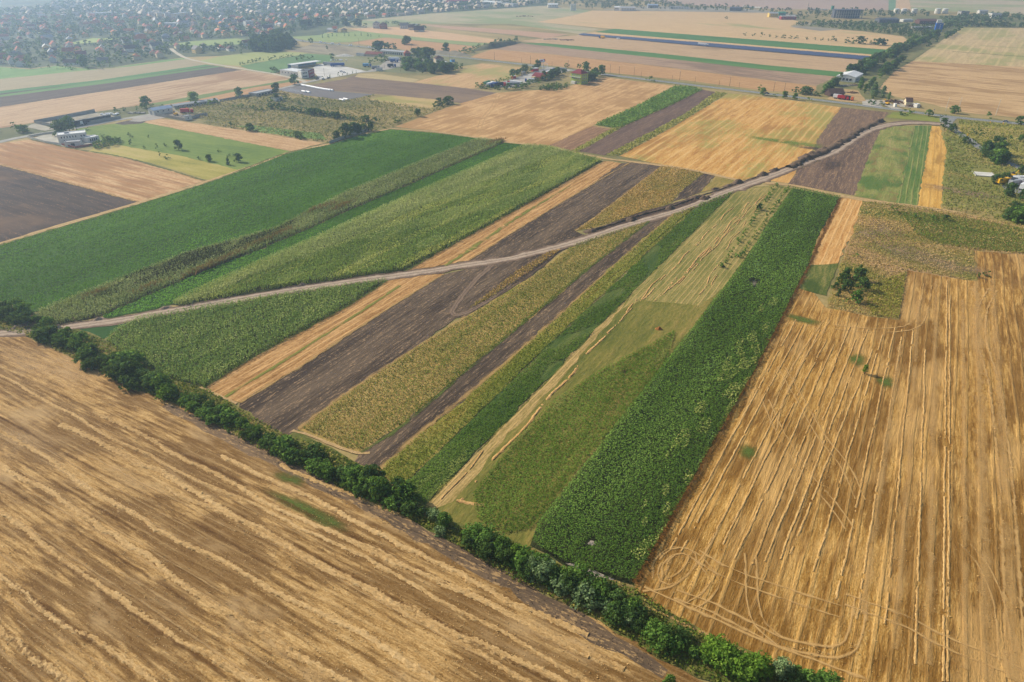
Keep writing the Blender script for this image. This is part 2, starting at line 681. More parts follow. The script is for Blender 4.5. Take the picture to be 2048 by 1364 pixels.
def crop(name, pts, m, per_m2, h, size, label, cat, kind='stuff', tilt=0.6, spread=0.5, fall=1.2, cap=90000, upright=0.0, world_pts=False, holes=(), keep=None, lean=0.3):
    """standing crop or rough growth over a polygon, one object"""
    P = np.array(pts, float) if world_pts else GA(pts)
    X, k = sample_poly(P, per_m2, fall, cap)
    for hp in holes:
        X_in = in_poly(GA(hp), X)
        X, k = X[~X_in], k[~X_in]
    if keep is not None:
        kk = keep(X)
        X, k = X[kk], k[kk]
    n = len(X)
    sz = size * k ** -0.6
    isup = RNG.random(n) < upright
    Vs, Fs, off = [], [], 0
    if (~isup).any():
        Z = BASE_Z + h * (1 - spread * RNG.random((~isup).sum()) ** 1.5)
        V, F = cards(X[~isup], Z, sz[~isup], tilt, tri=True)
        Vs.append(V); Fs.append(F); off = len(V)
    if isup.any():
        V, F = blades(X[isup], h * 1.0, sz[isup] * 0.6, lean, z0=BASE_Z - 0.1)
        Vs.append(V); Fs.append(F + off)
    me = np_mesh(name, np.concatenate(Vs), np.concatenate(Fs), 3)
    return tag(link(name, me, m), label, cat, None, kind)
# ------------------------------------------------------------------ haze and ground
def haze_box():
    me = MB().box((0, 2300, 64.0), (9400, 9400, 134.0)).mesh('haze')
    t = NT('haze_air')
    t.t.nodes.remove(t.b)
    pv = t.n('ShaderNodeVolumePrincipled')
    pv.inputs['Color'].default_value = HAZE_COL
    pv.inputs['Density'].default_value = HAZE_DENSITY
    pv.inputs['Anisotropy'].default_value = HAZE_ANISO
    t.t.links.new(pv.outputs[0], t.out.inputs['Volume'])
    o = link('haze', me, t.m)
    tag(o, 'pale summer haze lying over the whole plain', None, None, 'stuff')


haze_box()

ROAD_H = ang(1124, 137, 1534, 187)
gm = meadow('dry_grass', ROAD_H, [(98, 96, 62), (128, 120, 76), (160, 140, 92), (176, 156, 106)], 0.03, 0.4, 0.012, 0.4)
g = MB()
g.face([(-4600, -2300, 0), (4600, -2300, 0), (4600, 6900, 0), (-4600, 6900, 0)])
tag(g.build('ground', gm), 'flat dry plain under the fields', 'ground', None, 'structure')

FIELDS_A = ang(200, 184, 480, 140)          # fields at the left by the village
MEADOW_A = ang(322, 237, 660, 288)
STR2 = ang(1239, 312, 1456, 187)            # strips beyond the farm track
BIGR = ang(1921, 55, 1826, 120)
PLOW3 = ang(1708, 391, 1763, 255)

# palette (sunlit colours of the things themselves)
TAN, TANL, TAND = (186, 146, 92), (214, 178, 120), (150, 108, 60)
GRN, GRND = (38, 92, 44), (28, 70, 34)

# --- far fields
sheet('stubble_field', [(1250, -2), (1400, 11), (1550, 18), (1780, 20), (1785, -25), (1100, -25)], stubble('dusty_stubble', ROAD_H, (176, 146, 124), (160, 130, 112), (190, 160, 136), grain=0.2, patch=0.006), label='dusty pinkish field along the skyline beyond the works', cat='field')
sheet('crop_field', [(1777, -25), (1777, 20), (1791, 20), (1793, -25)], meadow('far_green', PLOW3, [(100, 130, 96), (120, 150, 108)]), label='narrow green strip behind the white oil tanks', cat='field')
sheet('stubble_field', [(1791, 20), (1823, 21), (1813, -25), (1793, -25)], stubble('far_orange', PLOW3, (204, 164, 116), (190, 150, 100), (220, 180, 130), grain=0.2), label='orange tan strip behind the white oil tanks', cat='field')
sheet('stubble_field', [(1823, 20.5), (2050, 28), (2300, 36), (2300, -25), (1814, -25)], stubble('far_pale', ROAD_H, (186, 164, 128), (172, 150, 116), (200, 180, 140), green=(140, 150, 100), green_amt=0.5, grain=0.15, patch=0.008), label='pale field with greenish bands at the top right', cat='field')
sheet('grassland', [(600, 54), (680, 44), (862, 27), (1024, 16), (1094, 11), (1164, 19), (1184, 22), (1141, 32), (1074, 44), (1199, 58), (1159, 68), (1024, 48), (837, 47), (737, 56)], stubble('bleached_grass', ROAD_H, (172, 158, 116), (150, 142, 104), (190, 170, 128), green=(130, 142, 92), green_amt=0.5, grain=0.2, patch=0.01), label='bleached grassland between the town edge and the stubble', cat='field')
sheet('stubble_field', [(1184, 21), (1536, 25), (1600, 44), (1581, 51), (1726, 63), (1806, 73), (1818, 83), (1786, 100), (1536, 82), (1374, 69), (1229, 58), (1074, 44), (1141, 32)], stubble('far_tan', ROAD_H, (202, 164, 108), (184, 146, 96), (216, 180, 124), green=(150, 150, 92), green_amt=0.66, grain=0.3, patch=0.012), label='very large tan stubble field in front of the industrial works', cat='field')
sheet('crop_field', [(1190, 64), (1229, 57.5), (1536, 81), (1787, 100.5), (1766, 110.5), (1536, 92)], meadow('far_alfalfa', ROAD_H, [(66, 108, 54), (82, 124, 62)], 0.05, 0.3), label='green strip just beyond the solar panels', cat='field')
sheet('stubble_field', [(1160, 68), (1190, 64.5), (1536, 92.5), (1766, 111), (1745, 117), (1536, 97)], stubble('far_tan_b', ROAD_H, (206, 166, 108), (190, 150, 96), (216, 178, 124), grain=0.3), label='narrow tan strip between solar panels and green strip', cat='field')
sheet('stubble_field', [(1040, 82), (1100, 75), (1159, 70), (1536, 104), (1743, 120), (1738, 126), (1690, 145), (1536, 131), (1300, 108), (1086, 87)], stubble('far_tan_c', ROAD_H, (186, 150, 106), (170, 134, 96), (200, 164, 118), grain=0.3, brown=(140, 112, 80), brown_amt=0.36), label='tan stubble band in front of the solar panels', cat='field')
sheet('crop_field', [(1046, 86.5), (1086, 86), (1200, 96), (1324, 107.5), (1536, 130.5), (1690, 144.5), (1671, 153), (1536, 140), (1400, 124), (1249, 108.5), (1124, 97)], meadow('far_alfalfa_b', ROAD_H, [(68, 108, 52), (88, 128, 64)], 0.05, 0.3), label='green strip between two brown bands above the main road', cat='field')
sheet('fallow_field', [(985, 98), (1010, 90), (1046, 87), (1249, 109), (1400, 125), (1536, 140.5), (1671, 153.5), (1650, 166), (1633, 172), (1536, 160), (1300, 130), (1100, 108)], stubble('fallow_brown', ROAD_H, (164, 132, 102), (146, 116, 92), (178, 144, 110), brown=(124, 100, 82), brown_amt=0.42, grain=0.3, patch=0.014), label='grey brown fallow band above the orange stubble', cat='field')
sheet('stubble_field', [(938, 116), (950, 110), (985, 98.5), (1100, 108.5), (1300, 130.5), (1536, 160.5), (1633, 172.5), (1630, 182), (1585, 184), (1536, 182), (1374, 161), (1214, 145), (1120, 133), (1024, 123)], stubble('orange_stubble', ROAD_H, (186, 140, 86), (164, 116, 68), (200, 156, 102), lines=(9, (164, 112, 62), 0.5), grain=0.4, patch=0.012), label='orange stubble band along the upper side of the main road', cat='field')
sheet('stubble_field', [(697, 57), (790, 54), (900, 66), (1000, 80), (985, 86), (940, 84), (800, 72), (720, 62)], stubble('far_orange_b', ROAD_H, (202, 160, 110), (186, 146, 100), (214, 172, 122), grain=0.3), label='pale orange band below the houses in the fields', cat='field')
sheet('stubble_field', [(835, 48), (930, 54), (1024, 60), (1136, 69), (1090, 77), (1024, 69), (900, 58)], stubble('far_red', ROAD_H, (184, 142, 108), (172, 130, 98), (194, 152, 116), grain=0.3), label='reddish tan band right of the houses in the fields', cat='field')
sheet('grass_strip', [(700, 63), (720, 62.5), (940, 85), (985, 87), (950, 92), (850, 82), (730, 71)], meadow('far_green_c', ROAD_H, [(126, 140, 86), (146, 154, 98)], 0.05, 0.2), label='pale green strip between two orange bands', cat='field')
sheet('stubble_field', [(700, 86), (770, 76), (850, 83), (950, 93), (942, 104), (900, 108), (845, 104), (760, 93)], stubble('far_orange_c', ROAD_H, (184, 138, 88), (166, 120, 74), (200, 152, 100), lines=(8, (160, 112, 66), 0.5), grain=0.4), label='orange stubble field with a clump of trees in it', cat='field')
sheet('fallow_field', [(575, 102), (623, 89), (700, 90), (724, 97), (760, 100), (707, 112), (640, 107), (612, 105)], stubble('fallow_grey', ROAD_H, (150, 138, 108), (130, 122, 96), (166, 148, 116), brown=(122, 108, 86), grain=0.3), label='grey brown fallow field beside the wooded corner of the village', cat='field')
sheet('meadow', [(605, 80), (560, 73), (660, 66), (720, 62), (790, 72), (700, 84), (666, 85)], meadow('verge_green', ROAD_H, [(120, 138, 78), (146, 158, 92)], 0.05, 0.2), label='light green meadow below the red roofed house', cat='field')

# --- right of the tree belt
sheet('stubble_field', [(1826, 122), (1921, 55), (2048, 56), (2300, 58), (2300, 150), (2048, 134), (1950, 129)], stubble('grey_stubble', BIGR, (190, 162, 110), (172, 146, 98), (204, 176, 124), green=(150, 148, 90), green_amt=0.52, grain=0.3, patch=0.014, lines=(14, (206, 180, 130), 0.5)), label='pale striped stubble right of the tree belt', cat='field')
sheet('stubble_field', [(1758, 176), (1772, 158), (1786, 143), (1826, 122), (1950, 129), (2048, 134), (2300, 150), (2300, 268), (2048, 237), (1936, 226), (1836, 202), (1786, 192)], stubble('orange_tan_stubble', ROAD_H, (196, 156, 102), (174, 134, 84), (212, 174, 120), brown=(160, 122, 76), brown_amt=0.46, grain=0.5, patch=0.03, bump=0.8), label='big golden stubble field between tree belt and main road', cat='field')
ribbon('grass_strip', smooth_path([G(1905, 103), (G(1960, 107)), G(2060, 114)], 20), 5, meadow('dark_strip', 0.0, [(104, 104, 58), (128, 120, 70)], 0.05, 0.3), label='dark grass line across the pale striped stubble', cat='field strip')
ribbon('grass_strip', smooth_path([G(1960, 91), (G(2000, 94)), G(2060, 97)], 20), 5, meadow('dark_strip_b', 0.0, [(134, 138, 80), (150, 146, 90)], 0.05, 0.3), label='greenish line higher up in the pale striped stubble', cat='field strip')

# --- village ground and the left block of fields
town_ground = sheet('town_ground', [(-400, 160), (0, 133), (60, 137), (110, 131), (200, 138), (300, 124), (345, 118), (372, 114), (440, 112), (500, 106), (560, 103), (590, 90), (560, 75), (640, 70), (690, 53), (680, 44), (862, 27), (1024, 16), (1094, 11), (1100, -25), (-700, -25)], meadow('garden_green', FIELDS_A, [(44, 58, 36), (62, 74, 44), (90, 96, 62), (116, 112, 80)], 0.05, 0.12, 0.02), label='gardens and yards the town is built on', cat='ground')
sheet('meadow', [(142, 85), (185, 76), (240, 77), (200, 84), (150, 88)], meadow('bright_meadow', FIELDS_A, [(132, 150, 74), (152, 164, 90)], 0.05, 0.2), label='small bright meadow among the village roofs', cat='field')
sheet('meadow', [(330, 89), (380, 83), (470, 77), (512, 80), (540, 84), (460, 90), (370, 93)], meadow('bright_meadow_b', FIELDS_A, [(120, 142, 74), (142, 154, 88)], 0.05, 0.2), label='meadow behind the front rows of village houses', cat='field')
sheet('meadow', [(-300, 168), (0, 134), (60, 139), (110, 132), (200, 139), (290, 126), (330, 120), (368, 116), (374, 118), (260, 133), (150, 143.5), (0, 158), (-300, 186)], meadow('village_meadow', FIELDS_A, [(84, 120, 60), (104, 138, 68), (126, 146, 82)], 0.05, 0.3), label='green meadow strip along the village edge', cat='field')
sheet('crop_field', [(-300, 187), (0, 158), (150, 143), (260, 133), (372, 118), (412, 130), (200, 160), (0, 182), (-300, 214)], stubble('ripe_crop', FIELDS_A, (158, 142, 104), (146, 132, 98), (170, 152, 112), grain=0.4, patch=0.01), label='beige ripe crop field below the village', cat='field')
sheet('crop_field', [(-300, 214), (0, 182), (200, 160), (412, 129), (428, 131), (200, 164), (0, 187), (-300, 220)], meadow('strip_green', FIELDS_A, [(64, 108, 58), (84, 126, 66)], 0.05, 0.3), label='green strip below the beige crop field', cat='field')
sheet('ploughed_field', [(-300, 220), (0, 187), (200, 164), (428, 131), (434, 132), (0, 190), (-300, 223)], soil('dark_line_soil', FIELDS_A, (84, 82, 62), (66, 66, 52), (100, 96, 72)), label='thin dark furrow strip inside the green strip', cat='field')
sheet('crop_field', [(-300, 223), (0, 190), (434, 132), (450, 133.5), (220, 166), (0, 194), (-300, 228)], meadow('strip_green_b', FIELDS_A, [(84, 118, 60), (100, 132, 70)], 0.05, 0.3), label='thin green strip above the long ploughed field', cat='field')
sheet('ploughed_field', [(-300, 228), (0, 194), (220, 166), (440, 133.5), (484, 140), (200, 184), (0, 214), (-300, 252)], soil('grey_soil', FIELDS_A, (96, 84, 74), (80, 70, 64), (116, 102, 88), row=0.4), label='long grey ploughed field below the village', cat='field')
sheet('stubble_field', [(-300, 252), (0, 214), (200, 184), (484, 140), (560, 151), (590, 157), (512, 171), (400, 190), (300, 207), (190, 224), (0, 257), (-300, 320)], stubble('rose_tan', FIELDS_A, (184, 150, 110), (164, 128, 92), (198, 164, 122), brown=(156, 116, 80), brown_amt=0.44, grain=0.6, patch=0.02), label='long rosy tan stubble field at the upper left', cat='field')
sheet('grass_strip', [(300, 208), (400, 190), (512, 171), (590, 157), (612, 160), (512, 174), (400, 198), (330, 211)], meadow('strip_green_c', FIELDS_A, [(94, 112, 62), (112, 130, 70)], 0.1, 0.4), label='green grass strip between rosy and orange stubble', cat='field')
sheet('stubble_field', [(322, 211), (400, 198), (512, 174), (612, 160), (628, 161), (600, 168), (512, 185), (440, 200), (352, 214)], stubble('orange_strip', FIELDS_A, (178, 132, 84), (160, 112, 66), (192, 146, 98), grain=0.6), label='orange stubble strip above the long low shed', cat='field')
sheet('scrub_ground', [(-300, 325), (0, 257), (50, 250), (72, 245), (190, 224), (300, 208), (350, 213), (300, 229), (240, 240), (150, 257), (115, 262), (55, 273), (0, 284), (-300, 350)], meadow('weedy_green', FIELDS_A, [(76, 84, 52), (98, 100, 62), (124, 118, 76)], 0.1, 0.5), label='weedy ground around the walled truck yard', cat='ground')
sheet('meadow', [(400, 122), (440, 113), (504, 105), (560, 103), (615, 106), (560, 117), (480, 132), (428, 128)], meadow('pale_meadow', ROAD_H, [(140, 150, 86), (158, 160, 96)], 0.05, 0.3), label='pale green meadow right of the village lane', cat='field')
sheet('crop_field', [(480, 132), (560, 117.5), (615, 107), (664, 111), (680, 120), (640, 126), (590, 131), (548, 147), (500, 140)], meadow('mid_meadow', ROAD_H, [(84, 116, 66), (104, 132, 76)], 0.05, 0.3), label='darker green field beside the white warehouse', cat='field')
sheet('scrub_ground', [(612, 105), (707, 112), (760, 100), (824, 106), (937, 117), (962, 127), (900, 136), (840, 146), (800, 146), (735, 142), (664, 124), (664, 111)], meadow('yard_scrub', ROAD_H, [(92, 100, 66), (116, 118, 80), (142, 134, 96)], 0.05, 0.4), label='scrubby ground round the roadside yards', cat='ground')

# --- middle left
sheet('meadow', [(150, 259), (205, 250), (250, 246), (282, 244), (400, 267), (476, 282), (583, 303), (540, 318), (476, 340), (366, 313), (242, 291), (200, 281)], meadow('bright_grass', MEADOW_A, [(80, 104, 42), (100, 122, 48), (116, 132, 56), (136, 144, 72)], 0.4, 0.7, 0.02, 0.5), label='bright green meadow behind the white two storey building', cat='field')
sheet('stubble_field', [(282, 244), (322, 237), (403, 248), (520, 266), (660, 288), (601, 306), (476, 282), (400, 267)], stubble('tan_wedge', MEADOW_A, (188, 146, 96), (164, 118, 70), (206, 168, 118), grain=0.6, patch=0.03), label='tan stubble strip between green meadow and scrub land', cat='field')
sheet('ploughed_field', [(230, 247), (262, 240), (300, 238), (284, 247), (245, 250)], soil('turned_soil', MEADOW_A, (92, 82, 74), (76, 68, 62), (120, 104, 88)), label='small dark patch in front of the blue roofed shed', cat='field')
sheet('scrub_ground', [(176, 304), (200, 282), (242, 291), (366, 313), (476, 340), (421, 362), (300, 325)], meadow('yellow_weeds', MEADOW_A, [(118, 118, 52), (150, 142, 62), (168, 154, 84), (180, 158, 104)], 0.2, 0.8, 0.03), label='yellowish weed strip along the green meadow', cat='field')
sheet('stubble_field', [(-300, 352), (0, 287), (62, 279), (143, 297), (176, 304), (256, 317), (410, 362), (278, 405), (0, 330), (-300, 380)], stubble('tan_left', ang(62, 279, 410, 361), (190, 148, 98), (160, 114, 68), (208, 168, 118), brown=(156, 110, 66), brown_amt=0.46, grain=0.6, patch=0.02, lines=(7, (168, 118, 70), 0.5)), label='tan stubble field below the white two storey building', cat='field')
sheet('ploughed_field', [(-300, 378), (0, 330), (278, 405), (0, 490), (-300, 610)], soil('dark_soil_left', ang(0, 330, 278, 404), (82, 70, 64), (62, 54, 52), (140, 110, 84), row=0.5, dry=(124, 98, 76), fleck_amt=0.6), label='dark ploughed field at the left edge', cat='field')
sheet('scrub_ground', [(345, 218), (440, 203), (512, 190), (555, 180), (607, 191), (692, 201), (749, 189), (887, 197), (906, 211), (800, 247), (789, 254), (660, 287), (520, 266), (403, 248), (415, 240), (370, 232)], meadow('scrub', MEADOW_A, [(94, 96, 56), (124, 116, 70), (150, 132, 84), (164, 140, 96)], 0.06, 0.5, 0.02, 0.8), label='rough scrub land with bushes in rows', cat='ground')
sheet('stubble_field', [(738, 198), (800, 189), (888, 198), (862, 216), (790, 212)], stubble('yellow_dry', MEADOW_A, (182, 152, 92), (160, 130, 76), (198, 166, 104), green=(140, 140, 70), green_amt=0.5, grain=0.5), label='dry yellow patch in the scrub land', cat='field')
sheet('crop_field', [(470, 252), (512, 251), (640, 267), (655, 280), (600, 276), (520, 264)], meadow('scrub_green', MEADOW_A, [(92, 122, 56), (110, 136, 66)], 0.1, 0.5), label='greener band in front of the scrub land', cat='field')
sheet('ploughed_field', [(560, 178), (622, 170), (690, 158), (712, 150), (720, 154), (777, 160), (937, 177), (994, 186), (927, 207), (862, 198), (750, 188), (700, 184), (660, 181), (612, 172)], soil('brown_fallow', MEADOW_A, (124, 104, 88), (108, 90, 78), (148, 124, 100), row=0.4, dry=(138, 116, 92)), label='grey brown fallow field left of the truck stop', cat='field')
sheet('stubble_field', [(709, 154), (718, 147), (760, 148), (838, 159), (825, 165), (777, 160.5)], stubble('yellow_small', MEADOW_A, (176, 154, 100), (160, 138, 88), (188, 166, 112), grain=0.4), label='small yellowish field above the grey brown fallow', cat='field')
sheet('stubble_field', [(828, 165), (850, 158), (920, 141), (962, 127), (1058, 137), (1046, 150), (1000, 160), (985, 167), (945, 178), (937, 177)], stubble('tan_stop', ang(850, 160, 962, 127), (194, 152, 98), (172, 128, 78), (206, 166, 112), green=(150, 146, 84), green_amt=0.52, grain=0.5), label='tan field left of the truck stop with a green streak', cat='field')
big_tan = sheet('stubble_field', [(789, 254), (906, 211), (960, 196), (994, 186), (1040, 182), (1079, 180), (1141, 172), (1179, 160), (1214, 155), (1351, 172), (1274, 212), (1185, 252), (1096, 292), (1010, 285), (957, 275), (870, 262)], stubble('golden_stubble', ang(1096, 291, 1351, 172), (196, 150, 92), (172, 124, 70), (214, 172, 112), brown=(174, 132, 80), brown_amt=0.48, grain=0.6, patch=0.035, patch_stretch=1.2, bump=0.8), label='large golden stubble field in front of the green building', cat='field')
sheet('crop_field', [(1189, 250), (1274, 212), (1351, 172), (1380, 174), (1406, 179), (1349, 207), (1249, 252), (1231, 257)], meadow('weed_green', STR2, [(80, 102, 46), (102, 118, 54), (124, 132, 70)], 0.15, 0.7, 0.03, 0.9), label='green overgrown strip beside the dark ploughed strip', cat='field')
sheet('fallow_field', [(1185, 252), (1222, 258), (1140, 304), (1097, 291.5)], soil('dry_weeds_brown', STR2, (144, 112, 84), (124, 94, 70), (172, 138, 104), row=0.6), label='dry brown patch at the near end of the green strip', cat='field')
sheet('grass_strip', [(1222, 258), (1249, 252), (1159, 303), (1140, 305)], meadow('rank_grass', STR2, [(112, 116, 56), (142, 138, 72), (156, 150, 90)], 0.2, 0.8), label='grass edge between brown patch and ploughed strip', cat='field')
sheet('ploughed_field', [(1406, 179.5), (1431, 184.5), (1374, 226), (1300, 266), (1209, 311), (1159, 303), (1249, 252.5), (1349, 207.5)], soil('plough_strip', STR2, (112, 90, 76), (92, 74, 66), (140, 116, 96), row=0.6), label='dark ploughed strip running up to the main road', cat='field')
sheet('grass_strip', [(1431, 184.5), (1456, 187), (1350, 252), (1239, 312), (1212, 311), (1300, 266), (1374, 226)], meadow('rank_grass_b', STR2, [(100, 106, 52), (136, 132, 70), (158, 146, 90)], 0.2, 0.8), label='rank grass strip right of the ploughed strip', cat='field')
sheet('stubble_field', [(1456, 187), (1500, 190), (1536, 196), (1600, 203), (1683, 215), (1650, 258), (1633, 282), (1625, 300), (1610, 312), (1545, 346), (1480, 362), (1400, 343), (1330, 331), (1239, 312), (1350, 252)], stubble('striped_stubble', STR2, (196, 148, 78), (168, 116, 54), (216, 174, 108), green=(146, 142, 72), green_amt=0.52, lines=(6, (216, 180, 120), 0.4), brown=(172, 124, 62), brown_amt=0.42, grain=0.7, patch=0.02), label='striped golden field with green tinge beside the ploughed land', cat='field')
sheet('ploughed_field', [(1683, 215), (1776, 224.5), (1768, 238), (1720, 256), (1690, 277), (1658, 299), (1630, 299), (1633, 282), (1650, 258)], soil('plough_upper', PLOW3, (122, 98, 78), (104, 84, 70), (158, 128, 96), row=0.5, fleck_amt=0.53), label='ploughed field above the curved dirt road', cat='field')
sheet('ploughed_field', [(1766, 254), (1735, 320), (1708, 391.5), (1640, 379), (1576, 367), (1595, 340), (1640, 322), (1682, 304), (1720, 273)], soil('plough_lower', PLOW3, (116, 94, 78), (96, 78, 68), (160, 130, 98), row=0.6, fleck_amt=0.54), label='ploughed field below the curved dirt road', cat='field')
sheet('stubble_field', [(1540, 356), (1597, 337), (1576, 367), (1540, 362)], stubble('tan_corner', STRIP, (196, 150, 84), (170, 120, 60), (210, 168, 104)), label='small golden corner between dirt road and ploughed field', cat='field')
sheet('meadow', [(1773, 235), (1785, 224), (1830, 227), (1880, 234), (1895, 240), (1885, 247), (1836, 241)], meadow('verge_bright', ROAD_H, [(108, 118, 48), (128, 134, 58), (150, 138, 78)], 0.1, 0.5), label='bright grass patch beside the road junction', cat='field')
sheet('crop_field', [(1764, 253), (1828, 252), (1812, 330), (1793, 407), (1750, 399), (1708, 392), (1735, 320)], stubble('patchy_green', PLOW3, (130, 134, 68), (104, 118, 54), (164, 148, 94), green=(74, 104, 44), green_amt=0.55, brown=(150, 118, 78), brown_amt=0.42, grain=0.9, patch=0.07, patch_stretch=1.3, bump=0.9), label='patchy green strip right of the ploughed field', cat='field')
sheet('crop_field', [(1828, 252), (1863, 252), (1850, 330), (1834, 416), (1793, 407), (1812, 330)], stubble('lined_green', PLOW3, (96, 118, 54), (74, 102, 44), (134, 136, 76), lines=(3.0, (150, 144, 84), 0.6), green=(70, 104, 42), green_amt=0.55, grain=0.9, patch=0.05, patch_stretch=1.6, bump=0.9), label='green strip with pale lines left of the yellow strip', cat='field')
sheet('grain_field', [(1863, 252), (1878, 253), (1892, 262), (1893, 300), (1886, 360), (1883, 418), (1834, 416), (1850, 330)], stubble('ripe_yellow', PLOW3, (206, 160, 78), (186, 138, 58), (216, 174, 96), brown=(168, 126, 60), brown_amt=0.4, grain=0.9, patch=0.08, lines=(4, (180, 134, 60), 0.5)), label='golden yellow strip of ripe grain', cat='field')
sheet('scrub_ground', [(1878, 252), (1892, 248), (1904, 256), (1930, 275), (1961, 298), (2048, 343), (2300, 470), (2300, 520), (2048, 450), (1883, 418), (1886, 360), (1893, 300)], meadow('scrub_right', ROAD_H, [(94, 110, 52), (122, 124, 62), (142, 134, 76), (166, 140, 92)], 0.05, 0.5, 0.03, 0.8), label='rough grass between yellow strip and side road', cat='ground')
sheet('scrub_ground', [(1916, 240), (2048, 250), (2300, 280), (2300, 455), (2048, 338), (1966, 296), (1920, 266)], meadow('scrub_far_right', ROAD_H, [(98, 106, 54), (134, 130, 66), (160, 146, 80), (170, 148, 92)], 0.05, 0.5, 0.03, 0.8), label='rough grass with bushes right of the side road', cat='ground')
sheet('scrub_ground', [(1723, 402), (1793, 408), (1883, 419), (2048, 451), (2300, 522), (2300, 560), (2048, 510), (1948, 502), (1955, 563), (1900, 556), (1814, 541), (1798, 641), (1740, 634), (1653, 617), (1680, 528), (1706, 460)], meadow('waste_ground', ROAD_H, [(100, 112, 50), (134, 124, 66), (164, 132, 90), (176, 144, 108)], 0.05, 0.5, 0.035, 0.9), label='waste ground with scrub and dumped straw', cat='ground')

# --- the long strips, left to right
sheet('crop_field', [(-300, 612), (0, 491), (260, 415), (430, 361), (583, 304), (650, 291), (720, 270), (782, 259), (870, 266), (957, 277), (696, 383), (550, 458), (375, 507), (250, 556), (175, 584), (82, 622), (50, 628), (25, 610), (0, 602), (-300, 690)], meadow('alfalfa_big', STRIP, [(44, 70, 16), (54, 86, 18), (68, 104, 22), (98, 134, 36)], 0.10, 0.8, 0.012, 0.7, spots=(96, 134, 46), spot_amt=0.70), label='big dark green alfalfa field at the left', cat='field')
sheet('reed_strip_ground', [(957, 277), (1010, 285), (850, 356), (702, 420), (612, 461), (512, 503), (375, 557), (250, 612), (207, 632), (110, 652), (82, 650), (60, 636), (82, 622), (175, 584), (250, 556), (375, 507), (550, 458), (696, 383)], soil('reed_soil', STRIP, (92, 86, 52), (70, 64, 44), (110, 104, 66)), label='ground of the reedy weed strip', cat='ground')
sheet('crop_field', [(1010, 285), (1024, 287), (1052, 291), (804, 400), (662, 465), (512, 532), (412, 577), (342, 610), (300, 622), (205, 638), (207, 632), (250, 612), (375, 557), (512, 503), (612, 461), (702, 420), (850, 356)], meadow('alfalfa_strip', STRIP, [(44, 70, 16), (52, 84, 18), (64, 98, 22)], 0.15, 0.9, 0.02, 0.7), label='narrow dark green alfalfa strip between reeds and maize', cat='field')
sheet('crop_field', [(160, 658), (275, 639), (240, 656), (212, 676), (180, 690), (165, 672)], meadow('alfalfa_tip', STRIP, [(34, 68, 22), (44, 84, 26)], 0.15, 0.9, 0.02, 0.7), label='tip of the alfalfa strip below the dirt road', cat='field')
sheet('maize_ground', [(342, 610), (412, 577), (512, 531), (662, 465), (804, 400), (1052, 292), (1100, 297), (1150, 309), (1204, 322), (1024, 424), (904, 490), (807, 544), (712, 556), (512, 586), (375, 611)], soil('maize_soil', STRIP, (72, 76, 44), (56, 60, 36), (84, 88, 52)), label='ground of the maize strip', cat='ground')
sheet('maize_ground', [(275, 639), (425, 612), (512, 598), (775, 560), (687, 617), (512, 712), (410, 773), (370, 768), (325, 752), (250, 710), (210, 682), (240, 656)], soil('maize_soil_b', STRIP, (74, 78, 46), (58, 62, 38), (86, 90, 54)), label='ground of the crop below the dirt road', cat='ground')
tanm = stubble('strip_stubble', STRIP, (170, 128, 78), (132, 94, 48), (200, 158, 104), lines=(2.6, (204, 164, 110), 0.55), grain=0.9, streak=0.5, patch=0.02, green=(132, 132, 58), green_amt=0.66)
sheet('stubble_field', [(1204, 322.5), (1222, 323), (1243, 327), (1174, 375), (1099, 420), (1024, 466), (972, 500), (937, 522), (807, 544), (904, 490), (1024, 424)], tanm, label='narrow tan stubble strip above the dirt road', cat='field')
sheet('stubble_field', [(775, 561), (812, 554), (887, 548), (762, 627), (607, 730), (480, 806), (427, 785), (412, 773), (512, 712), (687, 617)], tanm, label='narrow tan stubble strip below the dirt road', cat='field')
plowm = soil('plough_near', STRIP, (104, 88, 72), (66, 55, 47), (150, 124, 96), row=0.9, fleck_amt=0.57)
sheet('ploughed_field', [(1243, 327), (1261, 325), (1324, 332), (1264, 378), (1199, 428), (1149, 462), (1180, 474), (1149, 484), (1024, 512), (937, 522), (972, 500), (1024, 466), (1099, 420), (1174, 375)], plowm, label='wide dark ploughed strip above the dirt road', cat='field')
sheet('ploughed_field', [(887, 549), (1024, 518), (1130, 492), (1160, 490), (1124, 502), (1060, 556), (932, 634), (912, 636), (862, 675), (762, 742), (662, 810), (597, 860), (574, 872), (512, 850), (478, 815), (480, 806), (607, 730), (762, 627)], plowm, label='wide dark ploughed strip below the dirt road', cat='field')
drym = meadow('dry_weeds', STRIP, [(100, 100, 48), (136, 122, 62), (166, 138, 80), (180, 150, 96)], 0.25, 0.9, 0.04, 0.9)
sheet('fallow_field', [(1324, 332), (1350, 334), (1409, 347), (1369, 377), (1346, 402), (1334, 410), (1274, 430), (1254, 438), (1184, 458), (1151, 462), (1199, 428), (1264, 378)], drym, label='dry weed strip above the dirt road', cat='field')
sheet('fallow_field', [(1150, 488), (1220, 464), (1299, 442), (1249, 482), (1174, 540), (1119, 590), (1059, 640), (982, 700), (912, 760), (812, 845), (720, 906), (684, 897), (632, 874), (597, 860), (662, 810), (762, 742), (862, 675), (932, 634), (1060, 556)], drym, label='yellow green weed strip below the dirt road', cat='field')
sheet('ploughed_field', [(1409, 347), (1431, 352), (1399, 386), (1346, 403), (1369, 377)], plowm, label='far end of the narrow ploughed strip', cat='field')
sheet('ploughed_field', [(1299, 442), (1349, 427), (1299, 467), (1239, 520), (1174, 580), (1114, 637), (1024, 715), (912, 815), (837, 870), (757, 942), (709, 924), (720, 906), (812, 845), (912, 760), (982, 700), (1059, 640), (1119, 590), (1174, 540), (1249, 482)], plowm, label='narrow dark ploughed strip beside the yellow weeds', cat='field')
